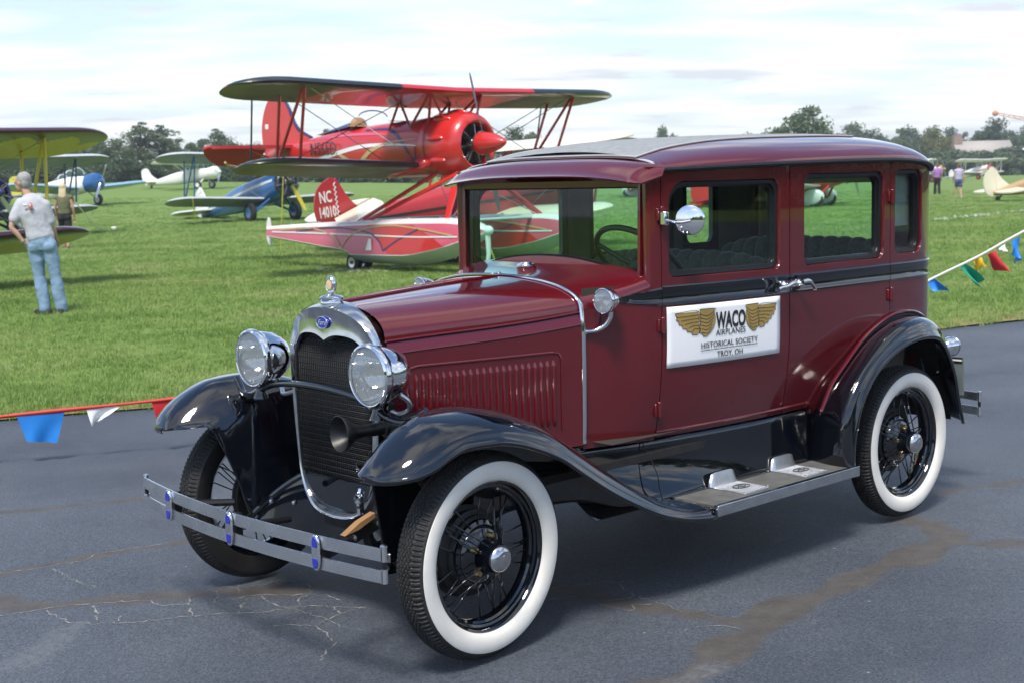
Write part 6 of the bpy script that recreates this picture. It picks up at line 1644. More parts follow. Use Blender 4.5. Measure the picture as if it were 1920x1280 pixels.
for s in (-1, 1):
    mb, zt_, cz, hw, fy = float_body(s)
    fl = mb.build('float', ['ac_pink', 'ac_white', 'ac_silver'], RP, angle=30)
    def fs(pts, w, m, nm, o=1, d=0.012):
        pts = catmull([np.array(p, float) for p in pts], 6); A, B = [], []
        for i, p in enumerate(pts):
            t = pts[min(i+1, len(pts)-1)] - pts[max(i-1, 0)]; t = t/(np.linalg.norm(t) + 1e-9)
            for sg, T in ((1, A), (-1, B)):
                q = p + sg*np.array([-t[1], t[0]])*w; f = (q[1] - cz(q[0]))/max(0.05, zt_(q[0]) - 0.05 - cz(q[0])); f = min(1.0, max(0, f))
                T.append((q[0], fy + o*(hw(q[0])*(1 - 0.1*f) + d), q[1]))
        MB().grid([A, B]).build(nm, m, fl, angle=None)
    for o in (-1, 1):
        # orange-red field
        g = []
        for t in np.linspace(0, 1, 12):
            zz = 0.37 + 0.50*t; xa = -0.75 + 0.75*(1 - t)**1.1 + 0.2*t; xb = 1.5 - 0.85*t**1.6
            row = []
            for q in np.linspace(0, 1, 10):
                x = xa + (xb - xa)*q; c0, c1 = cz(x) + 0.012, zt_(x) - 0.055; z = max(c0, min(c1, zz)); f = (z - cz(x))/(c1 + 0.005 - cz(x))
                row.append((x, fy + o*(hw(x)*(1 - 0.1*min(1, max(0, f))) + 0.006), z))
            g.append(row)
        MB().grid(g).build('red_panel', 'ac_red', fl, angle=None)
        fs([(-3.7, 0.70), (-2.5, 0.70), (-1.0, 0.69), (0.5, 0.67), (1.7, 0.68)], 0.012, 'ac_white', 'white_line', o)
        fs([(-3.4, 0.74), (-2.4, 0.79), (-1.8, 0.72), (-1.45, 0.60), (-1.30, 0.44)], 0.014, 'ac_gold', 'gold_line', o); fs([(-1.30, 0.44), (-1.05, 0.66), (-0.6, 0.80), (0.1, 0.86), (0.9, 0.80), (1.6, 0.70)], 0.014, 'ac_gold', 'gold_line', o)
        fs([(-2.8, 0.72), (-1.6, 0.81), (-0.6, 0.74), (-0.25, 0.60), (-0.12, 0.42)], 0.014, 'ac_navy', 'navy_line', o); fs([(-0.12, 0.42), (0.3, 0.62), (0.8, 0.80)], 0.014, 'ac_navy', 'navy_line', o)
        xm = -0.48; MB().prism([(xm - 0.10, fy + o*(hw(xm) + 0.018), 0.42), (xm + 0.06, fy + o*(hw(xm) + 0.018), 0.42), (xm + 0.05, fy + o*(hw(xm)*0.97 + 0.018), 0.62), (xm - 0.02, fy + o*(hw(xm)*0.97 + 0.018), 0.62)], (0, 0.006, 0)).build('step_mark', 'ac_white', fl)
    # water rudder
    MB().prism([(-3.95, fy, 0.95), (-4.0, fy, 0.97), (-4.06, fy, 0.80), (-4.06, fy, 0.55), (-4.0, fy, 0.44), (-3.94, fy, 0.44), (-3.90, fy, 0.6)], (0, 0.03, 0)).build('water_rudder', 'ac_white', fl)
    for k in range(7): MB().box((-3.2 + 0.85*k, fy, zt_(-3.2 + 0.85*k) + 0.03), (0.05, 0.05, 0.03)).build('deck_cleat', 'alu', fl)
    MB().ball((2.18, fy, 0.78), (0.10, 0.08, 0.08)).build('bow_bumper', 'ac_white', fl)
    # amphibious gear
    tyre(0.175, 0.14, 0.1, fl, (-1.20, fy - 0.12, 0.175), 'alu', 'main_wheel'); tyre(0.175, 0.14, 0.1, fl, (-1.20, fy + 0.12, 0.175), 'alu', 'main_wheel')
    MB().tube([(-1.20, fy - 0.2, 0.175), (-1.20, fy + 0.2, 0.175)], 0.03, 8).build('wheel_axle', 'steel_dark', fl); MB().tube([(-1.20, fy, 0.18), (-1.02, fy, 0.42)], 0.05, 8).build('gear_leg', 'ac_white', fl)
    tyre(0.12, 0.09, 0.07, fl, (2.12, fy, 0.12), 'alu', 'bow_wheel'); MB().tube([(2.12, fy, 0.12), (2.18, fy, 0.40), (2.16, fy, 0.82)], [0.03, 0.04, 0.05], 8).build('bow_gear_leg', 'ac_white', fl)
    # float struts
    for a, b in (((0.08, 0.36, 1.74), (-1.19, 1.15, 0.90)), ((0.68, 0.36, 1.72), (1.20, 1.15, 0.97)), ((0.62, 0.36, 1.72), (-1.0, 1.15, 0.90)), ((0.66, 0.40, 1.74), (1.12, 1.10, 0.97))):
        strut(RP, (a[0], s*a[1], a[2]), (b[0], s*b[1], b[2]), 0.030, 'ac_red', 'float_strut', 1.6)
for x in (-1.1, 1.2): strut(RP, (x, -1.15, 0.92), (x, 1.15, 0.92), 0.03, 'ac_silver', 'spreader_bar', 1.5)
wires(RP, [((0.1, -0.36, 1.72), (-1.1, 1.1, 0.92)), ((0.1, 0.36, 1.72), (-1.1, -1.1, 0.92)), ((0.68, -0.36, 1.7), (1.2, 1.1, 0.95)), ((0.68, 0.36, 1.7), (1.2, -1.1, 0.95))])
# tail number ropes are separate things
def rope(a, b, m, label, sag=0.0, r=0.012, group=None):
    a, b = np.array(a, float), np.array(b, float); pts = [tuple(a + (b - a)*t - np.array([0, 0, sag*4*t*(1 - t)])) for t in np.linspace(0, 1, 9)]
    o = MB().tube(pts, r, 6).build('tie_down_rope', m, None); tag(o, label, 'rope', group); return o

# ---------------------------------------------------------------- generic taildragger
glass_mat('dull_glass', (0.9, 0.93, 0.94), 1.3, 0.1, 0.4)
def biplane(label, loc, yaw, c, fine=False, detail=True, pitch=rad(11), cream_tail=None, spans=(4.5, 4.1), name='biplane', pants=False, lift=0.0, stripes=None, kind='open', wing_dih=0.02, scallop=False):
    """c: dict of material names - body, wing, under, strut, tail, nose, wheel"""
    t = thing(name, label, 'airplane', loc, yaw)
    t.rotation_euler = Euler((0, -pitch, yaw), 'XYZ')
    # local frame: main wheels on ground at x=0; fuselage horizontal when pitch is 0
    b = Body([(-5.0, 1.10, 1.28, 0.05, 2.2), (-4.2, 0.98, 1.42, 0.16, 2.5), (-3.0, 0.82, 1.58, 0.30, 2.6), (-1.6, 0.70, 1.72, 0.42, 2.6), (-0.4, 0.68, 1.74 if kind == 'open' else 2.0, 0.46, 2.6), (0.5, 0.70, 1.70, 0.45, 2.4), (1.15, 0.78, 1.62, 0.38, 2.1)])
    f_ = b.mesh(26).build('fuselage', c['body'], t)
    if kind == 'cabin':
        P = [[(x, s_, z_) for x, s_, z_ in ((0.45, y, 1.66), (0.05, y*0.9, 2.02), (-0.9, y*0.9, 2.05), (-1.6, y*0.8, 1.76))] for y in np.linspace(-0.44, 0.44, 7)]
        cb = MB().grid(P).build('cabin_roof', c['body'], t)
        for s in (1, -1):
            for x0, x1 in ((0.3, -0.35), (-0.42, -1.05)): MB().prism([(x0, s*0.47, 1.60), (x1, s*0.47, 1.60), (x1, s*0.45, 1.93), (x0 - 0.18, s*0.45, 1.93)], (0, s*0.012, 0)).build('cabin_window', 'dark_pane', cb)
    else:
        for x in (-0.55, -1.45):
            w_ = MB().grid([[(x + 0.22 - 0.18*q, 0.30*sin(a), 1.70 + 0.22*q*cos(a*0.7)) for q in (0, 1)] for a in np.linspace(-1.2, 1.2, 9)]).build('windscreen', 'dull_glass', t)
    radial(t, 1.28, 1.2, 0.50, n=7) if detail else None
    MB().lathe([(0.0, 0.30), (0.10, 0.24), (0.14, 0.10), (0.14, 0)], (1.42, 0, 1.2), (1, 0, 0), 16).build('propeller_hub', c['nose'], t)
    MB().lathe([(0.46, -0.02), (0.50, 0.06), (0.47, 0.20), (0.42, 0.24), (0.38, 0.18)], (1.12, 0, 1.2), (1, 0, 0), 28).build('nose_ring', c['nose'], t)
    MB().lathe([(0.44, 0.02), (0.0, 0.03)], (1.12, 0, 1.2), (1, 0, 0), 20).build('firewall', 'ac_black', t)
    for a in (rad(25), rad(205)): blade(1.2, 0.19, c.get('prop', 'alu'), t, (1.50, 0, 1.2), a)
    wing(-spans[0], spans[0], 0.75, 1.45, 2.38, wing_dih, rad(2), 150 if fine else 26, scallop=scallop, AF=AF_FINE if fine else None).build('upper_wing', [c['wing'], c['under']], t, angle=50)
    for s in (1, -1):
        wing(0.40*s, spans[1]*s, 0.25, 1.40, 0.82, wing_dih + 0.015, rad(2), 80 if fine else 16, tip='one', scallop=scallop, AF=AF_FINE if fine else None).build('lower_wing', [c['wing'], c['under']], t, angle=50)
        sy = spans[1]*0.78
        for a, d in (((0.45, 2.44), (0.02, 0.98)), ((-0.30, 2.40), (-0.72, 0.94)), ((0.42, 2.44), (-0.70, 0.94))): strut(t, (a[0], s*sy, a[1]), (d[0], s*sy, d[1]), 0.024, c['strut'], 'interplane_strut')
        for a, d in (((0.45, 2.38), (0.30, 1.64)), ((-0.35, 2.36), (-0.45, 1.68)), ((0.42, 2.38), (-0.42, 1.68))): strut(t, (a[0], s*0.6, a[1]), (d[0], s*0.38, d[1]), 0.022, c['strut'], 'cabane_strut')
        stab(MB(), [(-3.9, 0.1), (-4.1, 0.9), (-4.4, 1.45), (-4.75, 1.5), (-5.1, 1.3), (-5.2, 0.7), (-5.0, 0.12)], 1.25, 0.06, s).build('tailplane', c.get('stab', c['tail']), t)
        # landing gear
        for a, d in (((0.55, 0.36, 0.78), (0.10, 0.92, 0.36)), ((-0.35, 0.36, 0.74), (0.05, 0.92, 0.36)), ((0.1, 0.10, 0.74), (0.08, 0.80, 0.36))): strut(t, (a[0], s*a[1], a[2]), (d[0], s*d[1], d[2]), 0.035, c['strut'], 'gear_leg', 1.6)
        tyre(0.36, 0.20, 0.2, t, (0.08, s*1.0, 0.36), c['wheel'], 'wheel')
        if pants: MB().ball((-0.02, s*1.0, 0.42), (0.50, 0.17, 0.34), 16, 10).build('wheel_pant', c.get('pant', c['body']), t)
        if detail: wires(t, [((0.3, s*sy, 2.40), (0.1, s*0.45, 0.92)), ((-0.2, s*0.6, 2.34), (-0.3, s*sy, 0.98))], 0.007)
    fn = fin(MB(), [(-4.15, 1.40), (-4.5, 1.75), (-4.72, 2.15), (-4.80, 2.20), (-4.80, 1.3)], 0.06).build('fin', c['tail'], t)
    rd = fin(MB(), [(-4.82, 1.15), (-4.82, 2.22), (-5.0, 2.26), (-5.28, 2.05), (-5.40, 1.65), (-5.32, 1.25), (-5.05, 1.05)], 0.05).build('rudder', c.get('rudder', c['tail']), t)
    tw = MB().tube([(-4.6, 0, 1.06), (-4.75, 0, 0.90)], 0.035, 8).build('tail_spring', 'steel_dark', t); tyre(0.11, 0.07, 0.05, t, (-4.80, 0, 0.93), 'steel_dark', 'tail_wheel')
    for pts, w, m in (stripes or []):
        for s in (1, -1): b.stripe(pts, w, s).build('side_stripe', m, f_)
    return t, b, f_, rd, fn
def gz(x, y): return (x, y, terrain(x, y))
# blue and silver biplane
gL, gR = np.array(ground(476, 417)), np.array(ground(549, 415)); mid = (gL + gR)/2
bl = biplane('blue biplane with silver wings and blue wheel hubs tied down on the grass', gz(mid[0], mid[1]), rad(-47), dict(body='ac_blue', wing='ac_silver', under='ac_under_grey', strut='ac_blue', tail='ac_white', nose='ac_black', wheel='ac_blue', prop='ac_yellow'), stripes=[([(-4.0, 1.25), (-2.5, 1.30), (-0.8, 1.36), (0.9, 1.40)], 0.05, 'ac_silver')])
# silver biplane at the left
p = at_dist(-35, 400, 41)
sv = biplane('silver biplane with scalloped wing edges and dark blue nose behind the yellow-winged biplane', gz(p[0], 41), rad(-44), dict(body='ac_navy', wing='ac_silver', under='ac_under_grey', strut='ac_navy', tail='ac_silver', nose='ac_navy', wheel='ac_navy'), scallop=True)
# yellow and maroon biplane at the left edge
p = at_dist(-268, 470, 19.5)
yl = biplane('biplane with dark maroon wings, yellow scalloped undersides and yellow struts', gz(p[0], 19.5), rad(-40), dict(body='ac_maroon', wing='ac_maroon', under='ac_yellow', strut='ac_yellow', tail='ac_maroon', nose='ac_maroon', wheel='ac_maroon'), fine=True, pitch=rad(14.5))[0]
# dark scallops painted along the leading underside of its wings
for ch in yl.children:
    if 'wing' not in ch.name: continue
    me = ch.data; co = np.array([v.co for v in me.vertices])
    top = 'upper' in ch.name; xle = 0.75 if top else 0.25; hs_ = 4.5 if top else 4.1
    for p_ in me.polygons:
        if p_.material_index == 0: continue
        c_ = p_.center; y = abs(c_.y); dd = hs_ - y
        kx = 0.42*1.45*(1 - sqrt(max(0.0, 1 - (1 - min(1, dd/0.9))**2))) if dd < 0.9 else 0
        ph = (y/0.82) % 1.0
        if xle - kx - c_.x < 0.27 + 0.42*abs(2*ph - 1)**1.7: p_.material_index = 0
# second red plane with cream tail, facing away
q = at_dist(632, 424, 31.0)
dirn = rad(33)
base = np.array([q[0] + 5.0*cos(dirn), 31.0 + 5.0*sin(dirn)])
nc = biplane('dark red biplane with cream tailplane and white registration on its rudder', gz(base[0], base[1]), dirn, dict(body='ac_red_matt', wing='ac_cream', under='ac_cream', strut='ac_red_matt', tail='ac_red_matt', stab='ac_cream', nose='ac_red_matt', wheel='ac_cream'), pitch=rad(6.5), stripes=[([(-4.3, 1.22), (-2.5, 1.22), (-0.8, 1.20), (0.9, 1.18)], 0.03, 'ac_black')])
for s in (-1,):
    lettering('NC', 0.36, 'ac_white', nc[3], frame((-5.10, -0.034, 1.86), (1, 0, 0), (0, 0, 1)), sx=0.6, extrude=0.002, bold=0.006)
    lettering('14010', 0.34, 'ac_white', nc[3], frame((-5.10, -0.034, 1.52), (1, 0, 0), (0, 0, 1)), sx=0.52, extrude=0.002, bold=0.006)
    for k in range(9): MB().tube([(-4.83 + 0.02, -0.035, 1.18 + 0.11*k), (-4.86, -0.035, 1.235 + 0.11*k), (-4.81, -0.035, 1.29 + 0.11*k)], 0.012, 5, n=3).build('scallop_line', 'ac_white', nc[3])
for ch in nc[0].children:
    if ch.name.startswith('tailplane'): ch.data.transform(Matrix.Translation((-4.6, 0, 1.46)) @ Matrix.Rotation(rad(-17), 4, 'Y') @ Matrix.Translation((4.6, 0, -1.25)))
# white and red biplane far right, cream tail, purple one
def far_plane(u, v, Y, yaw, label, c, **k):
    p = at_dist(u, v, Y); return biplane(label, gz(p[0], Y), rad(yaw), c, detail=False, **k)
WR = dict(body='ac_white', wing='ac_white', under='ac_cream', strut='ac_white', tail='ac_white', nose='ac_red', wheel='ac_red')
far_plane(1845, 330, 170, -60, 'white biplane with red nose standing before the right-hand wood', WR, stripes=[([(-4.2, 1.15), (0, 1.15), (1.0, 1.2)], 0.05, 'ac_red')])
far_plane(1748, 330, 150, -20, 'pale biplane standing behind the car rear corner', dict(WR, body='ac_silver', nose='ac_tan'))
g = ground(1874, 379)
yw = rad(14); far_b = np.array([g[0] + 4.8*cos(yw), g[1] + 4.8*sin(yw)])
biplane('cream biplane with tan fuselage, only its tail showing at the edge', gz(far_b[0], far_b[1]), yw, dict(body='ac_tan', wing='ac_cream', under='ac_cream', strut='ac_tan', tail='ac_cream', nose='ac_tan', wheel='ac_cream'), pitch=rad(9))
g = ground(1540, 389)
biplane('red and white biplane with wheel pants seen through the car rear window', gz(g[0], g[1]), rad(-28), dict(body='ac_red', wing='ac_white', under='ac_white', strut='ac_red', tail='ac_red', nose='ac_white', wheel='ac_red', pant='ac_white'), pants=True, stripes=[([(-4.2, 1.38), (-2, 1.5), (0, 1.5), (1.0, 1.42)], 0.09, 'ac_white')])
g = ground(1215, 378)
biplane('silver and white biplane with red nose parked beyond the car', gz(g[0], g[1] + 6), rad(200), dict(body='ac_white', wing='ac_silver', under='ac_silver', strut='ac_red', tail='ac_white', nose='ac_red', wheel='ac_white', pant='ac_white'), pants=True, stripes=[([(-4.2, 1.15), (0, 1.12), (1.0, 1.15)], 0.06, 'ac_red')])
# white high-wing monoplane behind the blue biplane
def monoplane(label, loc, yaw, c, high=True, pitch=rad(8)):
    t = thing('monoplane', label, 'airplane', loc, yaw); t.rotation_euler = Euler((0, -pitch, yaw), 'XYZ')
    b = Body([(-4.6, 1.05, 1.22, 0.05, 2.2), (-3.2, 0.85, 1.42, 0.24, 2.6), (-1.6, 0.66, 1.60, 0.42, 2.8), (-0.3, 0.62, 1.62, 0.50, 2.8), (0.8, 0.66, 1.50, 0.48, 2.5), (1.5, 0.74, 1.38, 0.36, 2.1)])
    f_ = b.mesh(24).build('fuselage', c['body'], t)
    MB().lathe([(0.45, -0.5), (0.50, -0.1), (0.46, 0.25), (0.30, 0.36), (0.12, 0.40), (0, 0.41)], (1.45, 0, 1.06), (1, 0, 0), 24).build('nose_bowl', c['nose'], t)
    MB().lathe([(0.12, 0), (0.10, 0.14), (0, 0.22)], (1.84, 0, 1.06), (1, 0, 0), 14).build('spinner', c['nose'], t)
    for a in (rad(-32), rad(148)): blade(1.05, 0.17, 'alu', t, (1.92, 0, 1.06), a)
    P = [[(0.75 - 0.4*q - (0.0), 0.44*sin(a)*(1 - 0.15*q), 1.48 + 0.52*q*cos(a*0.75)) for q in np.linspace(0, 1, 4)] for a in np.linspace(-1.5, 1.5, 13)]
    can = MB().grid(P); can.grid([[(0.35 - 1.7*q, 0.40*sin(a)*(1 - 0.2*q), 1.50 + (0.50 - 0.34*q*q)*cos(a*0.85)) for q in np.linspace(0, 1, 8)] for a in np.linspace(-1.5, 1.5, 13)]); cano = can.build('canopy', 'window_glass', t)
    for q in (0.0, 0.35, 0.7): MB().tube([(0.35 - 1.7*q, 0.405*sin(a)*(1 - 0.2*q), 1.50 + (0.505 - 0.34*q*q)*cos(a*0.85)) for a in np.linspace(-1.5, 1.5, 13)], 0.025, 6).build('canopy_frame', c['body'], cano)
    zw = 2.08 if high else 0.85
    if high:
        wing(-5.2, 5.2, 0.55, 1.5, zw, 0.012, rad(2), 20).build('wing', [c['wing'], c['under']], t)
        for s in (1, -1): strut(t, (0.1, s*2.6, zw + 0.03), (0.1, s*0.46, 0.72), 0.03, c['body'], 'wing_strut'); strut(t, (-0.5, s*2.6, zw + 0.02), (0.05, s*0.46, 0.72), 0.025, c['body'], 'wing_strut')
    else:
        for s in (1, -1): wing(0.4*s, 4.9*s, 0.75, 1.75, zw, 0.07, rad(2), 16, tip='one').build('wing', [c['wing'], c['under']], t)
    for s in (1, -1):
        stab(MB(), [(-3.7, 0.1), (-3.9, 0.9), (-4.2, 1.4), (-4.6, 1.4), (-4.75, 0.7), (-4.65, 0.1)], 1.2, 0.06, s).build('tailplane', c['wing'], t)
        strut(t, (0.55, s*0.3, 0.7), (0.45, s*0.95, 0.33), 0.04, c['body'], 'gear_leg'); tyre(0.30, 0.17, 0.2, t, (0.45, s*1.0, 0.30), c['body'], 'wheel')
    fin(MB(), [(-3.6, 1.32), (-4.1, 1.75), (-4.35, 2.25), (-4.6, 2.35), (-4.95, 2.2), (-4.98, 1.5), (-4.75, 1.05)], 0.07).build('fin', c['tail'], t)
    tyre(0.11, 0.07, 0.05, t, (-4.3, 0, 0.90), 'steel_dark', 'tail_wheel'); MB().tube([(-4.3, 0, 0.9), (-4.15, 0, 1.1)], 0.03, 6).build('tail_spring', 'steel_dark', t)
    return t
p = at_dist(378, 388, 104)
monoplane('white high-wing monoplane with cream wing parked behind the blue biplane', gz(p[0], 104), rad(-20), dict(body='ac_white', wing='ac_cream', under='ac_cream', nose='ac_white', tail='ac_white'))
p = at_dist(148, 390, 72)
monoplane('white low-wing monoplane with blue and yellow nose and sky blue wing', gz(p[0], 72), rad(-30), dict(body='ac_white', wing='ac_sky', under='ac_sky', nose='ac_blue', tail='ac_yellow'), high=False)
# tie-down ropes
A = at_dist(361, 372, 46.5); B = ground(367, 426); rope(A, B, 'rope_yellow', 'yellow tie-down rope from the blue biplane lower wing to the grass', 0.0, 0.018)
A = at_dist(531, 332, 31.0); B = np.array(ground(526, 476)); rope(A, B, 'rope_yellow', 'yellow tie-down rope hanging below the red floatplane wing', 0.0, 0.012)
A = at_dist(143, 381, 38); B = np.array(ground(206, 433)); rope(A, B, 'rope_white', 'white rope sagging from the silver wing tip to a peg', 0.18, 0.016)
pg = ground(214, 433); tag(MB().box((0, 0, 0.07), (0.16, 0.14, 0.14)).build('rope_anchor', 'rope_white', None, bevel=0.03), 'white anchor block on the grass at the end of a white rope', 'anchor').location = pg
A = at_dist(905, 425, 24.2); B = at_dist(933, 478, 24.2); rope(A, (B[0], 24.2, 0.02), 'rope_yellow', 'yellow rope beside the red floatplane float bow', 0.0, 0.010)
# ================================================================== people
mat('skin', (0.52, 0.30, 0.21), 0.55, var=0.06, vscale=20); mat('skin_tan', (0.46, 0.26, 0.17), 0.55, var=0.06, vscale=20)
mat('hair_grey', (0.33, 0.32, 0.31), 0.7, var=0.25, vscale=60, bump=0.6, bscale=140); mat('hair_blond', (0.60, 0.47, 0.29), 0.6, var=0.2, vscale=50, bump=0.6, bscale=120); mat('hair_brown', (0.16, 0.09, 0.05), 0.7, var=0.2)
mat('tee_grey', (0.46, 0.46, 0.50), 0.9, var=0.06, vscale=9, bump=0.35, bscale=22); mat('denim', (0.19, 0.29, 0.42), 0.9, vscale=3, bump=0.4, bscale=40, col2=(0.24, 0.35, 0.48))
mat('olive_cloth', (0.14, 0.135, 0.075), 0.9, var=0.1, bump=0.4, bscale=14); mat('black_cloth', (0.015, 0.015, 0.017), 0.9, bump=0.3, bscale=16); mat('lavender_cloth', (0.46, 0.42, 0.60), 0.9, var=0.05); mat('purple_cloth', (0.35, 0.16, 0.42), 0.9); mat('denim_dark', (0.06, 0.09, 0.19), 0.9, var=0.1)
mat('shoe_dark', (0.022, 0.022, 0.025), 0.7, var=0.2); mat('shoe_light', (0.35, 0.34, 0.36), 0.7); mat('print_red', (0.5, 0.16, 0.13), 0.9); mat('print_white', (0.62, 0.62, 0.64), 0.9)
def cap(mb, pts, rs, flat=1.0, up=None, n=5):
    mb.tube(pts, rs, 16, n=n if len(pts) > 2 else 0, flat=flat, up=up)
    for p, r in ((pts[0], rs[0]), (pts[-1], rs[-1])):
        if flat == 1.0: mb.ball(p, r, 14, 10)
    return mb
def remesh(mb, name, m, parent, vox=0.012, it=6, wrinkle=0.0):
    o = mb.build(name, m, parent, angle=None)
    r = o.modifiers.new('remesh', 'REMESH'); r.mode = 'VOXEL'; r.voxel_size = vox; r.use_smooth_shade = True
    s = o.modifiers.new('smooth', 'SMOOTH'); s.iterations = it; s.factor = 0.5
    if wrinkle:
        t = bpy.data.textures.new('folds', 'CLOUDS'); t.noise_scale = 0.12; t.noise_depth = 2
        d = o.modifiers.new('folds', 'DISPLACE'); d.texture = t; d.strength = wrinkle; d.mid_level = 0.5
    return o
def hand(mb, w, d, palm_n, r=0.0085):
    """palm with four unequal bent fingers and a thumb; w wrist, d direction, palm_n palm normal"""
    w, d, n = Vector(w), Vector(d).normalized(), Vector(palm_n).normalized(); s = d.cross(n).normalized()
    mb.tube([w - d*0.01, w + d*0.03, w + d*0.085], [0.026, 0.036, 0.038], 14, flat=0.5, up=n)
    for k, L_ in ((-1.5, 0.066), (-0.5, 0.078), (0.5, 0.074), (1.5, 0.056)):
        a = w + d*0.085 + s*0.018*k; b = a + d*L_*0.5 - n*0.010; c = b + d*L_*0.42 - n*0.026
        cap(mb, [a - d*0.02, a, b, c], [r*1.1, r*1.05, r, r*0.8])
    a = w + d*0.03 + s*(-0.034); cap(mb, [a, a + d*0.032 - s*0.022 - n*0.008, a + d*0.062 - s*0.026 - n*0.02], [r*1.3, r*1.15, r*0.9])
def person(label, base, J, top, bottom, hair, skin='skin', group=None, face=(-1, 0, 0), body_face=(0, 1, 0), long_hair=False, sleeveless=False, shorts=False, shoes='shoe_dark', female=False, extra=None, name='person'):
    t = thing(name, label, 'person', base, 0, group)
    V_ = {k: Vector(v) for k, v in J.items()}; bf = Vector(body_face).normalized()
    k = 0.9 if female else 0.90
    def torso(mb, g):
        mb.tube([V_['pelvis'] - Vector((0, 0, 0.09 if not g else -0.01)), V_['pelvis'] + Vector((0, 0, 0 if not g else 0.03)), V_['waist'], V_['chest'], V_['chest'] + (V_['neck'] - V_['chest'])*0.62, V_['neck']], [0.150*k + g, 0.172*k + g, 0.150*k + g, 0.188*k + g, 0.165*k + g, 0.062 + g*0.5], 20, n=5, flat=0.66, up=bf)
        for s in 'LR': mb.ball(V_['sh' + s], 0.064*k + g, 14, 10)
        cap(mb, [V_['shL'], V_['chest'] + Vector((0, 0, 0.12)), V_['shR']], [0.060*k + g, 0.085*k + g, 0.060*k + g])
    def leg(mb, s, g, to=1.0, flare=0.0):
        h, kn, an = V_['hip' + s], V_['kn' + s], V_['an' + s]
        if to < 1: e = h + (kn - h)*to; cap(mb, [h, (h + e)/2, e], [0.092*k + g, 0.088*k + g, 0.078*k + g + flare])
        else: cap(mb, [h, h + (kn - h)*0.5, kn, kn + (an - kn)*0.35, an], [0.092*k + g, 0.082*k + g, 0.060*k + g, 0.057*k + g + flare*0.7, 0.040*k + g + flare])
    def arm(mb, s, g, to=1.0):
        a, e, h = V_['sh' + s], V_['el' + s], V_['ha' + s]
        if to < 1: q = a + (e - a)*to; cap(mb, [a, (a + q)/2, q], [0.056*k + g, 0.056*k + g, 0.056*k + g])
        else: cap(mb, [a, (a + e)/2, e, (e + h)/2, h], [0.052*k + g, 0.046*k + g, 0.038*k + g, 0.036*k + g, 0.025*k + g])
    # body: one continuous skin
    mb = MB(); torso(mb, 0)
    for s in 'LR':
        arm(mb, s, 0); leg(mb, s, 0)
        d = (V_['ha' + s] - V_['el' + s]); d = V_['hd' + s] if 'hd' + s in V_ else d
        hand(mb, V_['ha' + s], d, V_['pn' + s] if 'pn' + s in V_ else Vector((0, 1, 0)))
        mb.ball(V_['an' + s] + Vector((0, 0, -0.03)), 0.045, 12, 8)
    f = Vector(face).normalized(); hc = V_['head']; sd = Vector((0, 0, 1)).cross(f)
    cap(mb, [V_['neck'] - Vector((0, 0, 0.03)), (V_['neck']*0.45 + hc*0.55) - f*0.012 - Vector((0, 0, 0.035))], [0.058*k, 0.056*k])
    R_ = Matrix((f, sd, Vector((0, 0, 1)))).transposed()
    mb.ball(hc + Vector((0, 0, 0.022)), (0.098, 0.077, 0.100), 18, 14, rot=R_)
    mb.ball(hc + f*0.030 - Vector((0, 0, 0.045)), (0.066, 0.058, 0.072), 16, 12, rot=R_)
    mb.ball(hc + f*0.062 - Vector((0, 0, 0.098)), (0.026, 0.028, 0.020), 12, 8, rot=R_)
    cap(mb, [hc + f*0.092 + Vector((0, 0, 0.012)), hc + f*0.112 - Vector((0, 0, 0.026))], [0.010, 0.015])
    mb.ball(hc + f*0.086 + Vector((0, 0, 0.022)), (0.014, 0.05, 0.010), 12, 8, rot=R_)
    mb.ball(hc + f*0.090 - Vector((0, 0, 0.066)), (0.012, 0.024, 0.010), 12, 8, rot=R_)
    for s in (1, -1): mb.ball(hc + sd*s*0.078 - f*0.008 - Vector((0, 0, 0.010)), (0.020, 0.011, 0.033), 12, 8, rot=R_)
    remesh(mb, 'body', skin, t, 0.009, 3)
    for s in (1, -1): MB().ball(hc + f*0.090 + sd*s*0.032 + Vector((0, 0, 0.004)), 0.011, 10, 8).build('eye', 'ac_black', t)
    # hair
    mb = MB(); mb.ball(hc - f*0.022 + Vector((0, 0, 0.044)), (0.100, 0.086, 0.094), 18, 14, rot=R_); mb.ball(hc - f*0.055 - Vector((0, 0, 0.010)), (0.058, 0.080, 0.078), 16, 12, rot=R_)
    if long_hair: mb.tube([hc - f*0.03 + Vector((0, 0, 0.06)), hc - f*0.065 - Vector((0, 0, 0.05)), hc - f*0.085 - Vector((0, 0, 0.20)), hc - f*0.090 - Vector((0, 0, 0.34))], [0.085, 0.098, 0.105, 0.070], 16, n=4, flat=0.5, up=f)
    remesh(mb, 'hair', hair, t, 0.010, 3, 0.012)
    # clothes
    mb = MB(); torso(mb, 0.013)
    if not sleeveless:
        for s in 'LR': arm(mb, s, 0.022, 0.66)
    mb.tube([V_['pelvis'] + Vector((0, 0, 0.02)), V_['waist'], V_['chest']], [0.188*k, 0.182*k, 0.195*k], 20, n=4, flat=0.72, up=bf)
    remesh(mb, 'shirt', top, t, 0.011, 4, 0.020)
    mb = MB()
    mb.tube([V_['pelvis'] - Vector((0, 0, 0.13)), V_['pelvis'] - Vector((0, 0, 0.03)), V_['pelvis'] + Vector((0, 0, 0.085))], [0.158*k, 0.184*k, 0.166*k], 20, n=4, flat=0.72, up=bf)
    for s in 'LR':
        mb.ball(V_['hip' + s] - bf*0.048 - Vector((0, 0, 0.03)), 0.090*k, 14, 10)
        leg(mb, s, 0.016, 0.55 if shorts else 1.0, 0.012 if shorts else 0.020)
    remesh(mb, 'shorts' if shorts else 'jeans', bottom, t, 0.011, 4, 0.026)
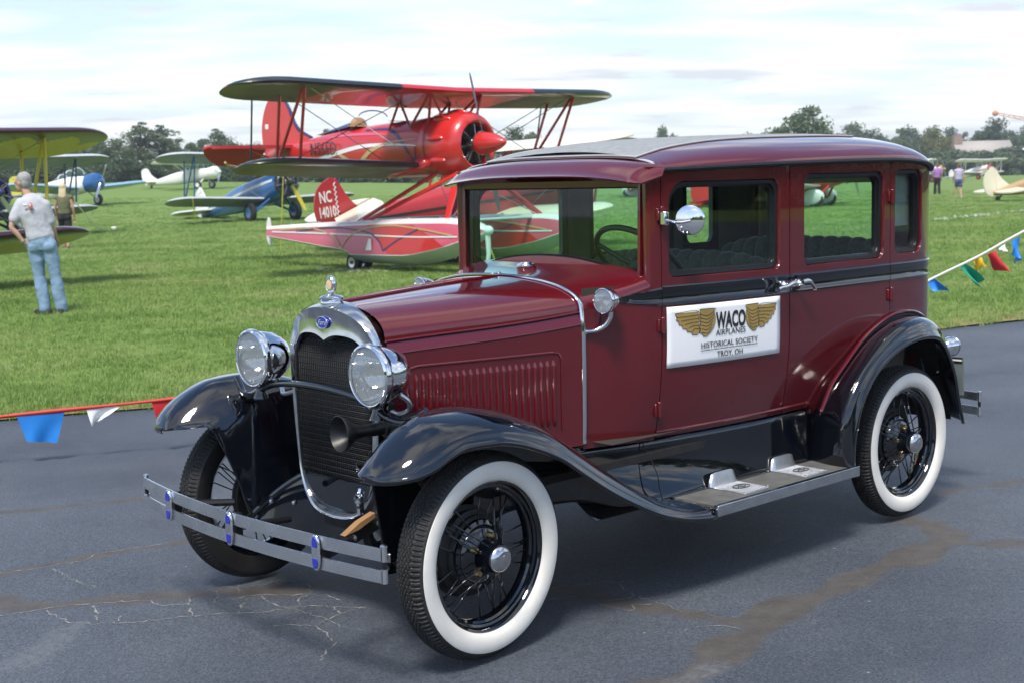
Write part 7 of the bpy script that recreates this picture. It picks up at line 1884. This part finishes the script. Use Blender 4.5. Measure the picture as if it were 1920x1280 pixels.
    for s in 'LR':
        an, toe = V_['an' + s], V_['toe' + s]; d = toe - an; d.z = 0
        mb = MB(); g = Vector((an.x, an.y, 0.0)); dn = d.normalized()
        cap(mb, [g - dn*0.055 + Vector((0, 0, 0.045)), g + dn*0.04 + Vector((0, 0, 0.045)), g + dn*0.13 + Vector((0, 0, 0.036)), g + dn*0.19 + Vector((0, 0, 0.028))], [0.045, 0.048, 0.044, 0.028])
        mb.ball(g + Vector((0, 0, 0.085)), (0.048, 0.048, 0.04), 12, 8); remesh(mb, 'shoe', shoes, t, 0.010, 3)
    if extra: extra(t, V_)
    return t
# man with his hand on his hip, seen from behind, looking left
g = flat(97, 596); pm = 17.17
def man_extra(t, V_):
    c = V_['haL']; MB().lathe([(0.034, -0.010), (0.037, 0), (0.034, 0.010)], c, V_['haL'] - V_['elL'], 16).build('wristwatch', 'alu', t)
    y = V_['chest'].y - 0.155
    for dx, dz, sx, sz, m in ((0.02, 0.06, 0.028, 0.05, 'print_red'), (-0.045, 0.075, 0.03, 0.016, 'print_white'), (0.02, 0.07, 0.014, 0.022, 'print_white')):
        MB().ball((V_['chest'].x + dx, y + 0.004 + (0.0 if m == 'print_red' else -0.006), V_['chest'].z + dz), (sx, 0.012, sz), 14, 8).build('back_print', m, t)
    for dx in (-0.085, 0.085):
        pk = [(V_['pelvis'].x + dx + q[0], V_['pelvis'].y - 0.178, V_['pelvis'].z - 0.05 + q[1]) for q in ((-0.055, 0.06), (0.055, 0.06), (0.055, -0.05), (0, -0.075), (-0.055, -0.05), (-0.055, 0.06))]
        MB().tube(pk, 0.0025, 5).build('pocket_stitching', 'denim', t)
man = person('grey-haired man in grey T-shirt and light jeans, hand on hip, seen from behind', (g[0], g[1], 0.03), dict(
    head=(-0.275, 0.05, 1.685), neck=(-0.205, 0.02, 1.535), chest=(-0.145, 0.0, 1.33), waist=(-0.10, 0.0, 1.10), pelvis=(-0.065, 0.0, 0.965),
    shL=(-0.300, 0.01, 1.425), elL=(-0.405, -0.08, 1.14), haL=(-0.285, -0.05, 0.955), hdL=(0.75, 0.35, -0.30), pnL=(0.2, -0.9, 0.2),
    shR=(-0.005, 0.03, 1.395), elR=(0.065, 0.08, 1.10), haR=(0.05, 0.20, 0.96), hipL=(-0.155, 0.0, 0.90), knL=(-0.125, 0.02, 0.50), anL=(-0.075, 0.0, 0.085), toeL=(-0.22, 0.07, 0),
    hipR=(0.025, 0.0, 0.90), knR=(0.075, 0.02, 0.50), anR=(0.125, 0.03, 0.085), toeR=(0.10, 0.25, 0)), 'tee_grey', 'denim', 'hair_grey', face=(-0.93, 0.30, -0.08), body_face=(-0.30, 0.95, 0), extra=man_extra)
# blond woman walking away
def std(h, lean=0.0, stride=0.12, arm=0.10):
    s = h/1.75
    J = dict(head=(0, 0.03, 1.62), neck=(0, 0.0, 1.47), chest=(0, 0, 1.28), waist=(0, 0, 1.07), pelvis=(0, 0, 0.94), shL=(-0.175, 0, 1.38), elL=(-0.235, 0.02, 1.10), haL=(-0.225, arm, 0.87), shR=(0.175, 0, 1.38), elR=(0.24, -0.02, 1.10), haR=(0.25, arm*0.4, 0.86),
             hipL=(-0.085, 0, 0.88), knL=(-0.09, stride*0.7, 0.49), anL=(-0.09, stride, 0.08), toeL=(-0.10, stride + 0.2, 0), hipR=(0.085, 0, 0.88), knR=(0.09, -stride*0.1, 0.48), anR=(0.095, -stride, 0.085), toeR=(0.10, -stride + 0.2, 0))
    return {k: (v[0]*s, v[1]*s, v[2]*s) for k, v in J.items()}
g = ground(125, 470)
person('woman with long blond hair in olive sleeveless top and black shorts walking away', g, std(1.74, stride=0.16), 'olive_cloth', 'black_cloth', 'hair_blond', skin='skin_tan', face=(0.1, 1, 0), long_hair=True, sleeveless=True, shorts=True, female=True)
g = ground(1797, 373)
person('woman in lavender tank top and dark denim shorts walking away on the grass', g, std(1.68, stride=0.14), 'lavender_cloth', 'denim_dark', 'hair_brown', face=(-0.2, 1, 0), sleeveless=True, shorts=True, female=True, shoes='shoe_light')
g = ground(1757, 366)
person('person in purple top and dark trousers beside the car rear corner', g, std(1.72, stride=0.10, arm=0.2), 'purple_cloth', 'black_cloth', 'hair_brown', face=(-0.6, 0.8, 0), female=True)

# ================================================================== bunting along the edge of the asphalt
mat('flag_blue', (0.02, 0.22, 0.66), 0.45, var=0.08); mat('flag_white', (0.80, 0.81, 0.82), 0.45); mat('flag_red', (0.66, 0.03, 0.035), 0.45, var=0.08); mat('flag_yellow', (0.75, 0.48, 0.03), 0.45, var=0.08); mat('flag_green', (0.02, 0.34, 0.20), 0.45, var=0.08); mat('tape_red', (0.55, 0.04, 0.03), 0.5); mat('cord_white', (0.72, 0.70, 0.64), 0.6); mat('stake_wood', (0.30, 0.22, 0.13), 0.8, var=0.2)
def on_line(u, v):
    r = ray(u, v); t = 8.99/(r[1] - 0.33*r[0]); return np.array([r[0]*t, r[1]*t, CAM_H + r[2]*t])
def flag(parent, m, top, pts_px, folds=0.02, seed=0):
    """pennant outline from the string down: list of pixel corners, cloth gets folds out of the string line"""
    r = np.random.default_rng(seed); A, B, C, D = [on_line(*p) for p in pts_px]        # top-left, top-right, bottom-right, bottom-left
    nrm = np.array([0.313, -0.95, 0.0]); P = []
    for i in range(9):
        q = i/8; row = []
        for j in range(9):
            t = j/8; p = (A*(1-q) + B*q)*(1-t) + (D*(1-q) + C*q)*t
            row.append(tuple(p + nrm*folds*(sin(q*5 + seed) * t + 0.5*sin(q*9 + t*4 + seed*2)*t)))
        P.append(row)
    return MB().grid(P).build('pennant', m, parent, angle=None)
# red tape with three pennants (left)
L0, L1 = on_line(-120, 793), on_line(345, 745)
d = (L1 - L0)/(L1[0] - L0[0]); E0 = L0 - d*1.3; E1 = L1 + d*2.3
ST1 = thing('pennant_string', 'red tape strung low with blue, white and red pennants beside the asphalt edge', 'bunting', tuple(E0*np.array([1, 1, 0])))
inv_s = -np.array(ST1.location)
def shift(o, root): o.data.transform(Matrix.Translation(tuple(-np.array(root.location)))); return o
P = []
for q in np.linspace(0, 1, 40):
    p = E0 + (E1 - E0)*q; w = 0.010 + 0.003*sin(q*37); P.append([tuple(p + np.array([0, 0, w])), tuple(p + np.array([0, -0.004, 0])), tuple(p - np.array([0, 0.004*sin(q*30), w]))])
shift(MB().grid(P).build('tape', 'tape_red', ST1, angle=None, solid=0.003), ST1)
for m, px, fo, sd_ in (('flag_blue', [(30, 777), (121, 770), (107, 830), (50, 826)], 0.015, 1), ('flag_white', [(162, 767), (226, 761), (190, 786), (172, 797)], 0.03, 2), ('flag_red', [(284, 752), (345, 746), (312, 805), (300, 808)], 0.012, 3), ('flag_yellow', [(-90, 788), (-20, 783), (-35, 836), (-75, 838)], 0.02, 5)):
    shift(flag(ST1, m, None, px, fo, sd_), ST1)
for p in (E0, E1):
    o = MB().tube([(p[0], p[1], 0), (p[0], p[1], p[2] + 0.12)], 0.016, 8).build('stake', 'stake_wood', ST1); shift(o, ST1)
R0, R1 = on_line(1745, 524), on_line(1921, 433)
ST2 = thing('pennant_string', 'white cord rising behind the car with fluttering coloured pennants', 'bunting', (E1[0], E1[1] + 0.1, 0))
d2 = R1 - R0; E2 = R1 + d2*1.4; mid_ = R0 - d2*0.9; mid_[2] = max(0.40, mid_[2])
path = catmull([np.array([E1[0], E1[1] + 0.1, 0.42]), mid_, R0, (R0 + R1)/2 + np.array([0, 0, -0.012]), R1, E2], 10)
shift(MB().tube(path, 0.0085, 6).build('cord', 'cord_white', ST2), ST2)
for m, px, fo, sd_ in (('flag_blue', [(1738, 529), (1752, 522), (1780, 545), (1745, 546)], 0.03, 1), ('flag_green', [(1800, 501), (1812, 495), (1846, 524), (1832, 540)], 0.05, 2), ('flag_yellow', [(1824, 490), (1840, 482), (1844, 499), (1833, 510)], 0.04, 3), ('flag_red', [(1851, 478), (1866, 470), (1886, 508), (1872, 508)], 0.05, 4), ('flag_white', [(1868, 471), (1886, 455), (1884, 470), (1872, 472)], 0.05, 5), ('flag_blue', [(1897, 452), (1912, 444), (1913, 496), (1899, 478)], 0.05, 6), ('flag_green', [(1950, 424), (1968, 415), (1985, 455), (1968, 462)], 0.05, 7)):
    shift(flag(ST2, m, None, px, fo, sd_), ST2)
for p in (np.array([E1[0], E1[1] + 0.1, 0.42]), E2):
    o = MB().tube([(p[0], p[1], 0), (p[0], p[1], p[2] + 0.1)], 0.016, 8).build('stake', 'stake_wood', ST2); shift(o, ST2)

# ================================================================== thin summer haze over the airfield
m, nt, b = new_mat('haze'); nt.nodes.remove(b)
pv = nt.nodes.new('ShaderNodeVolumePrincipled'); pv.inputs['Color'].default_value = (0.86, 0.91, 1.0, 1); pv.inputs['Density'].default_value = 0.0006; pv.inputs['Anisotropy'].default_value = 0.2
nt.links.new(pv.outputs[0], nt.nodes['Material Output'].inputs['Volume']); MATS['haze'] = m
hzb = MB().box((0, 560, 14.5), (3400, 3400, 33)).build('haze', 'haze', None, angle=None); hzb['kind'] = 'stuff'
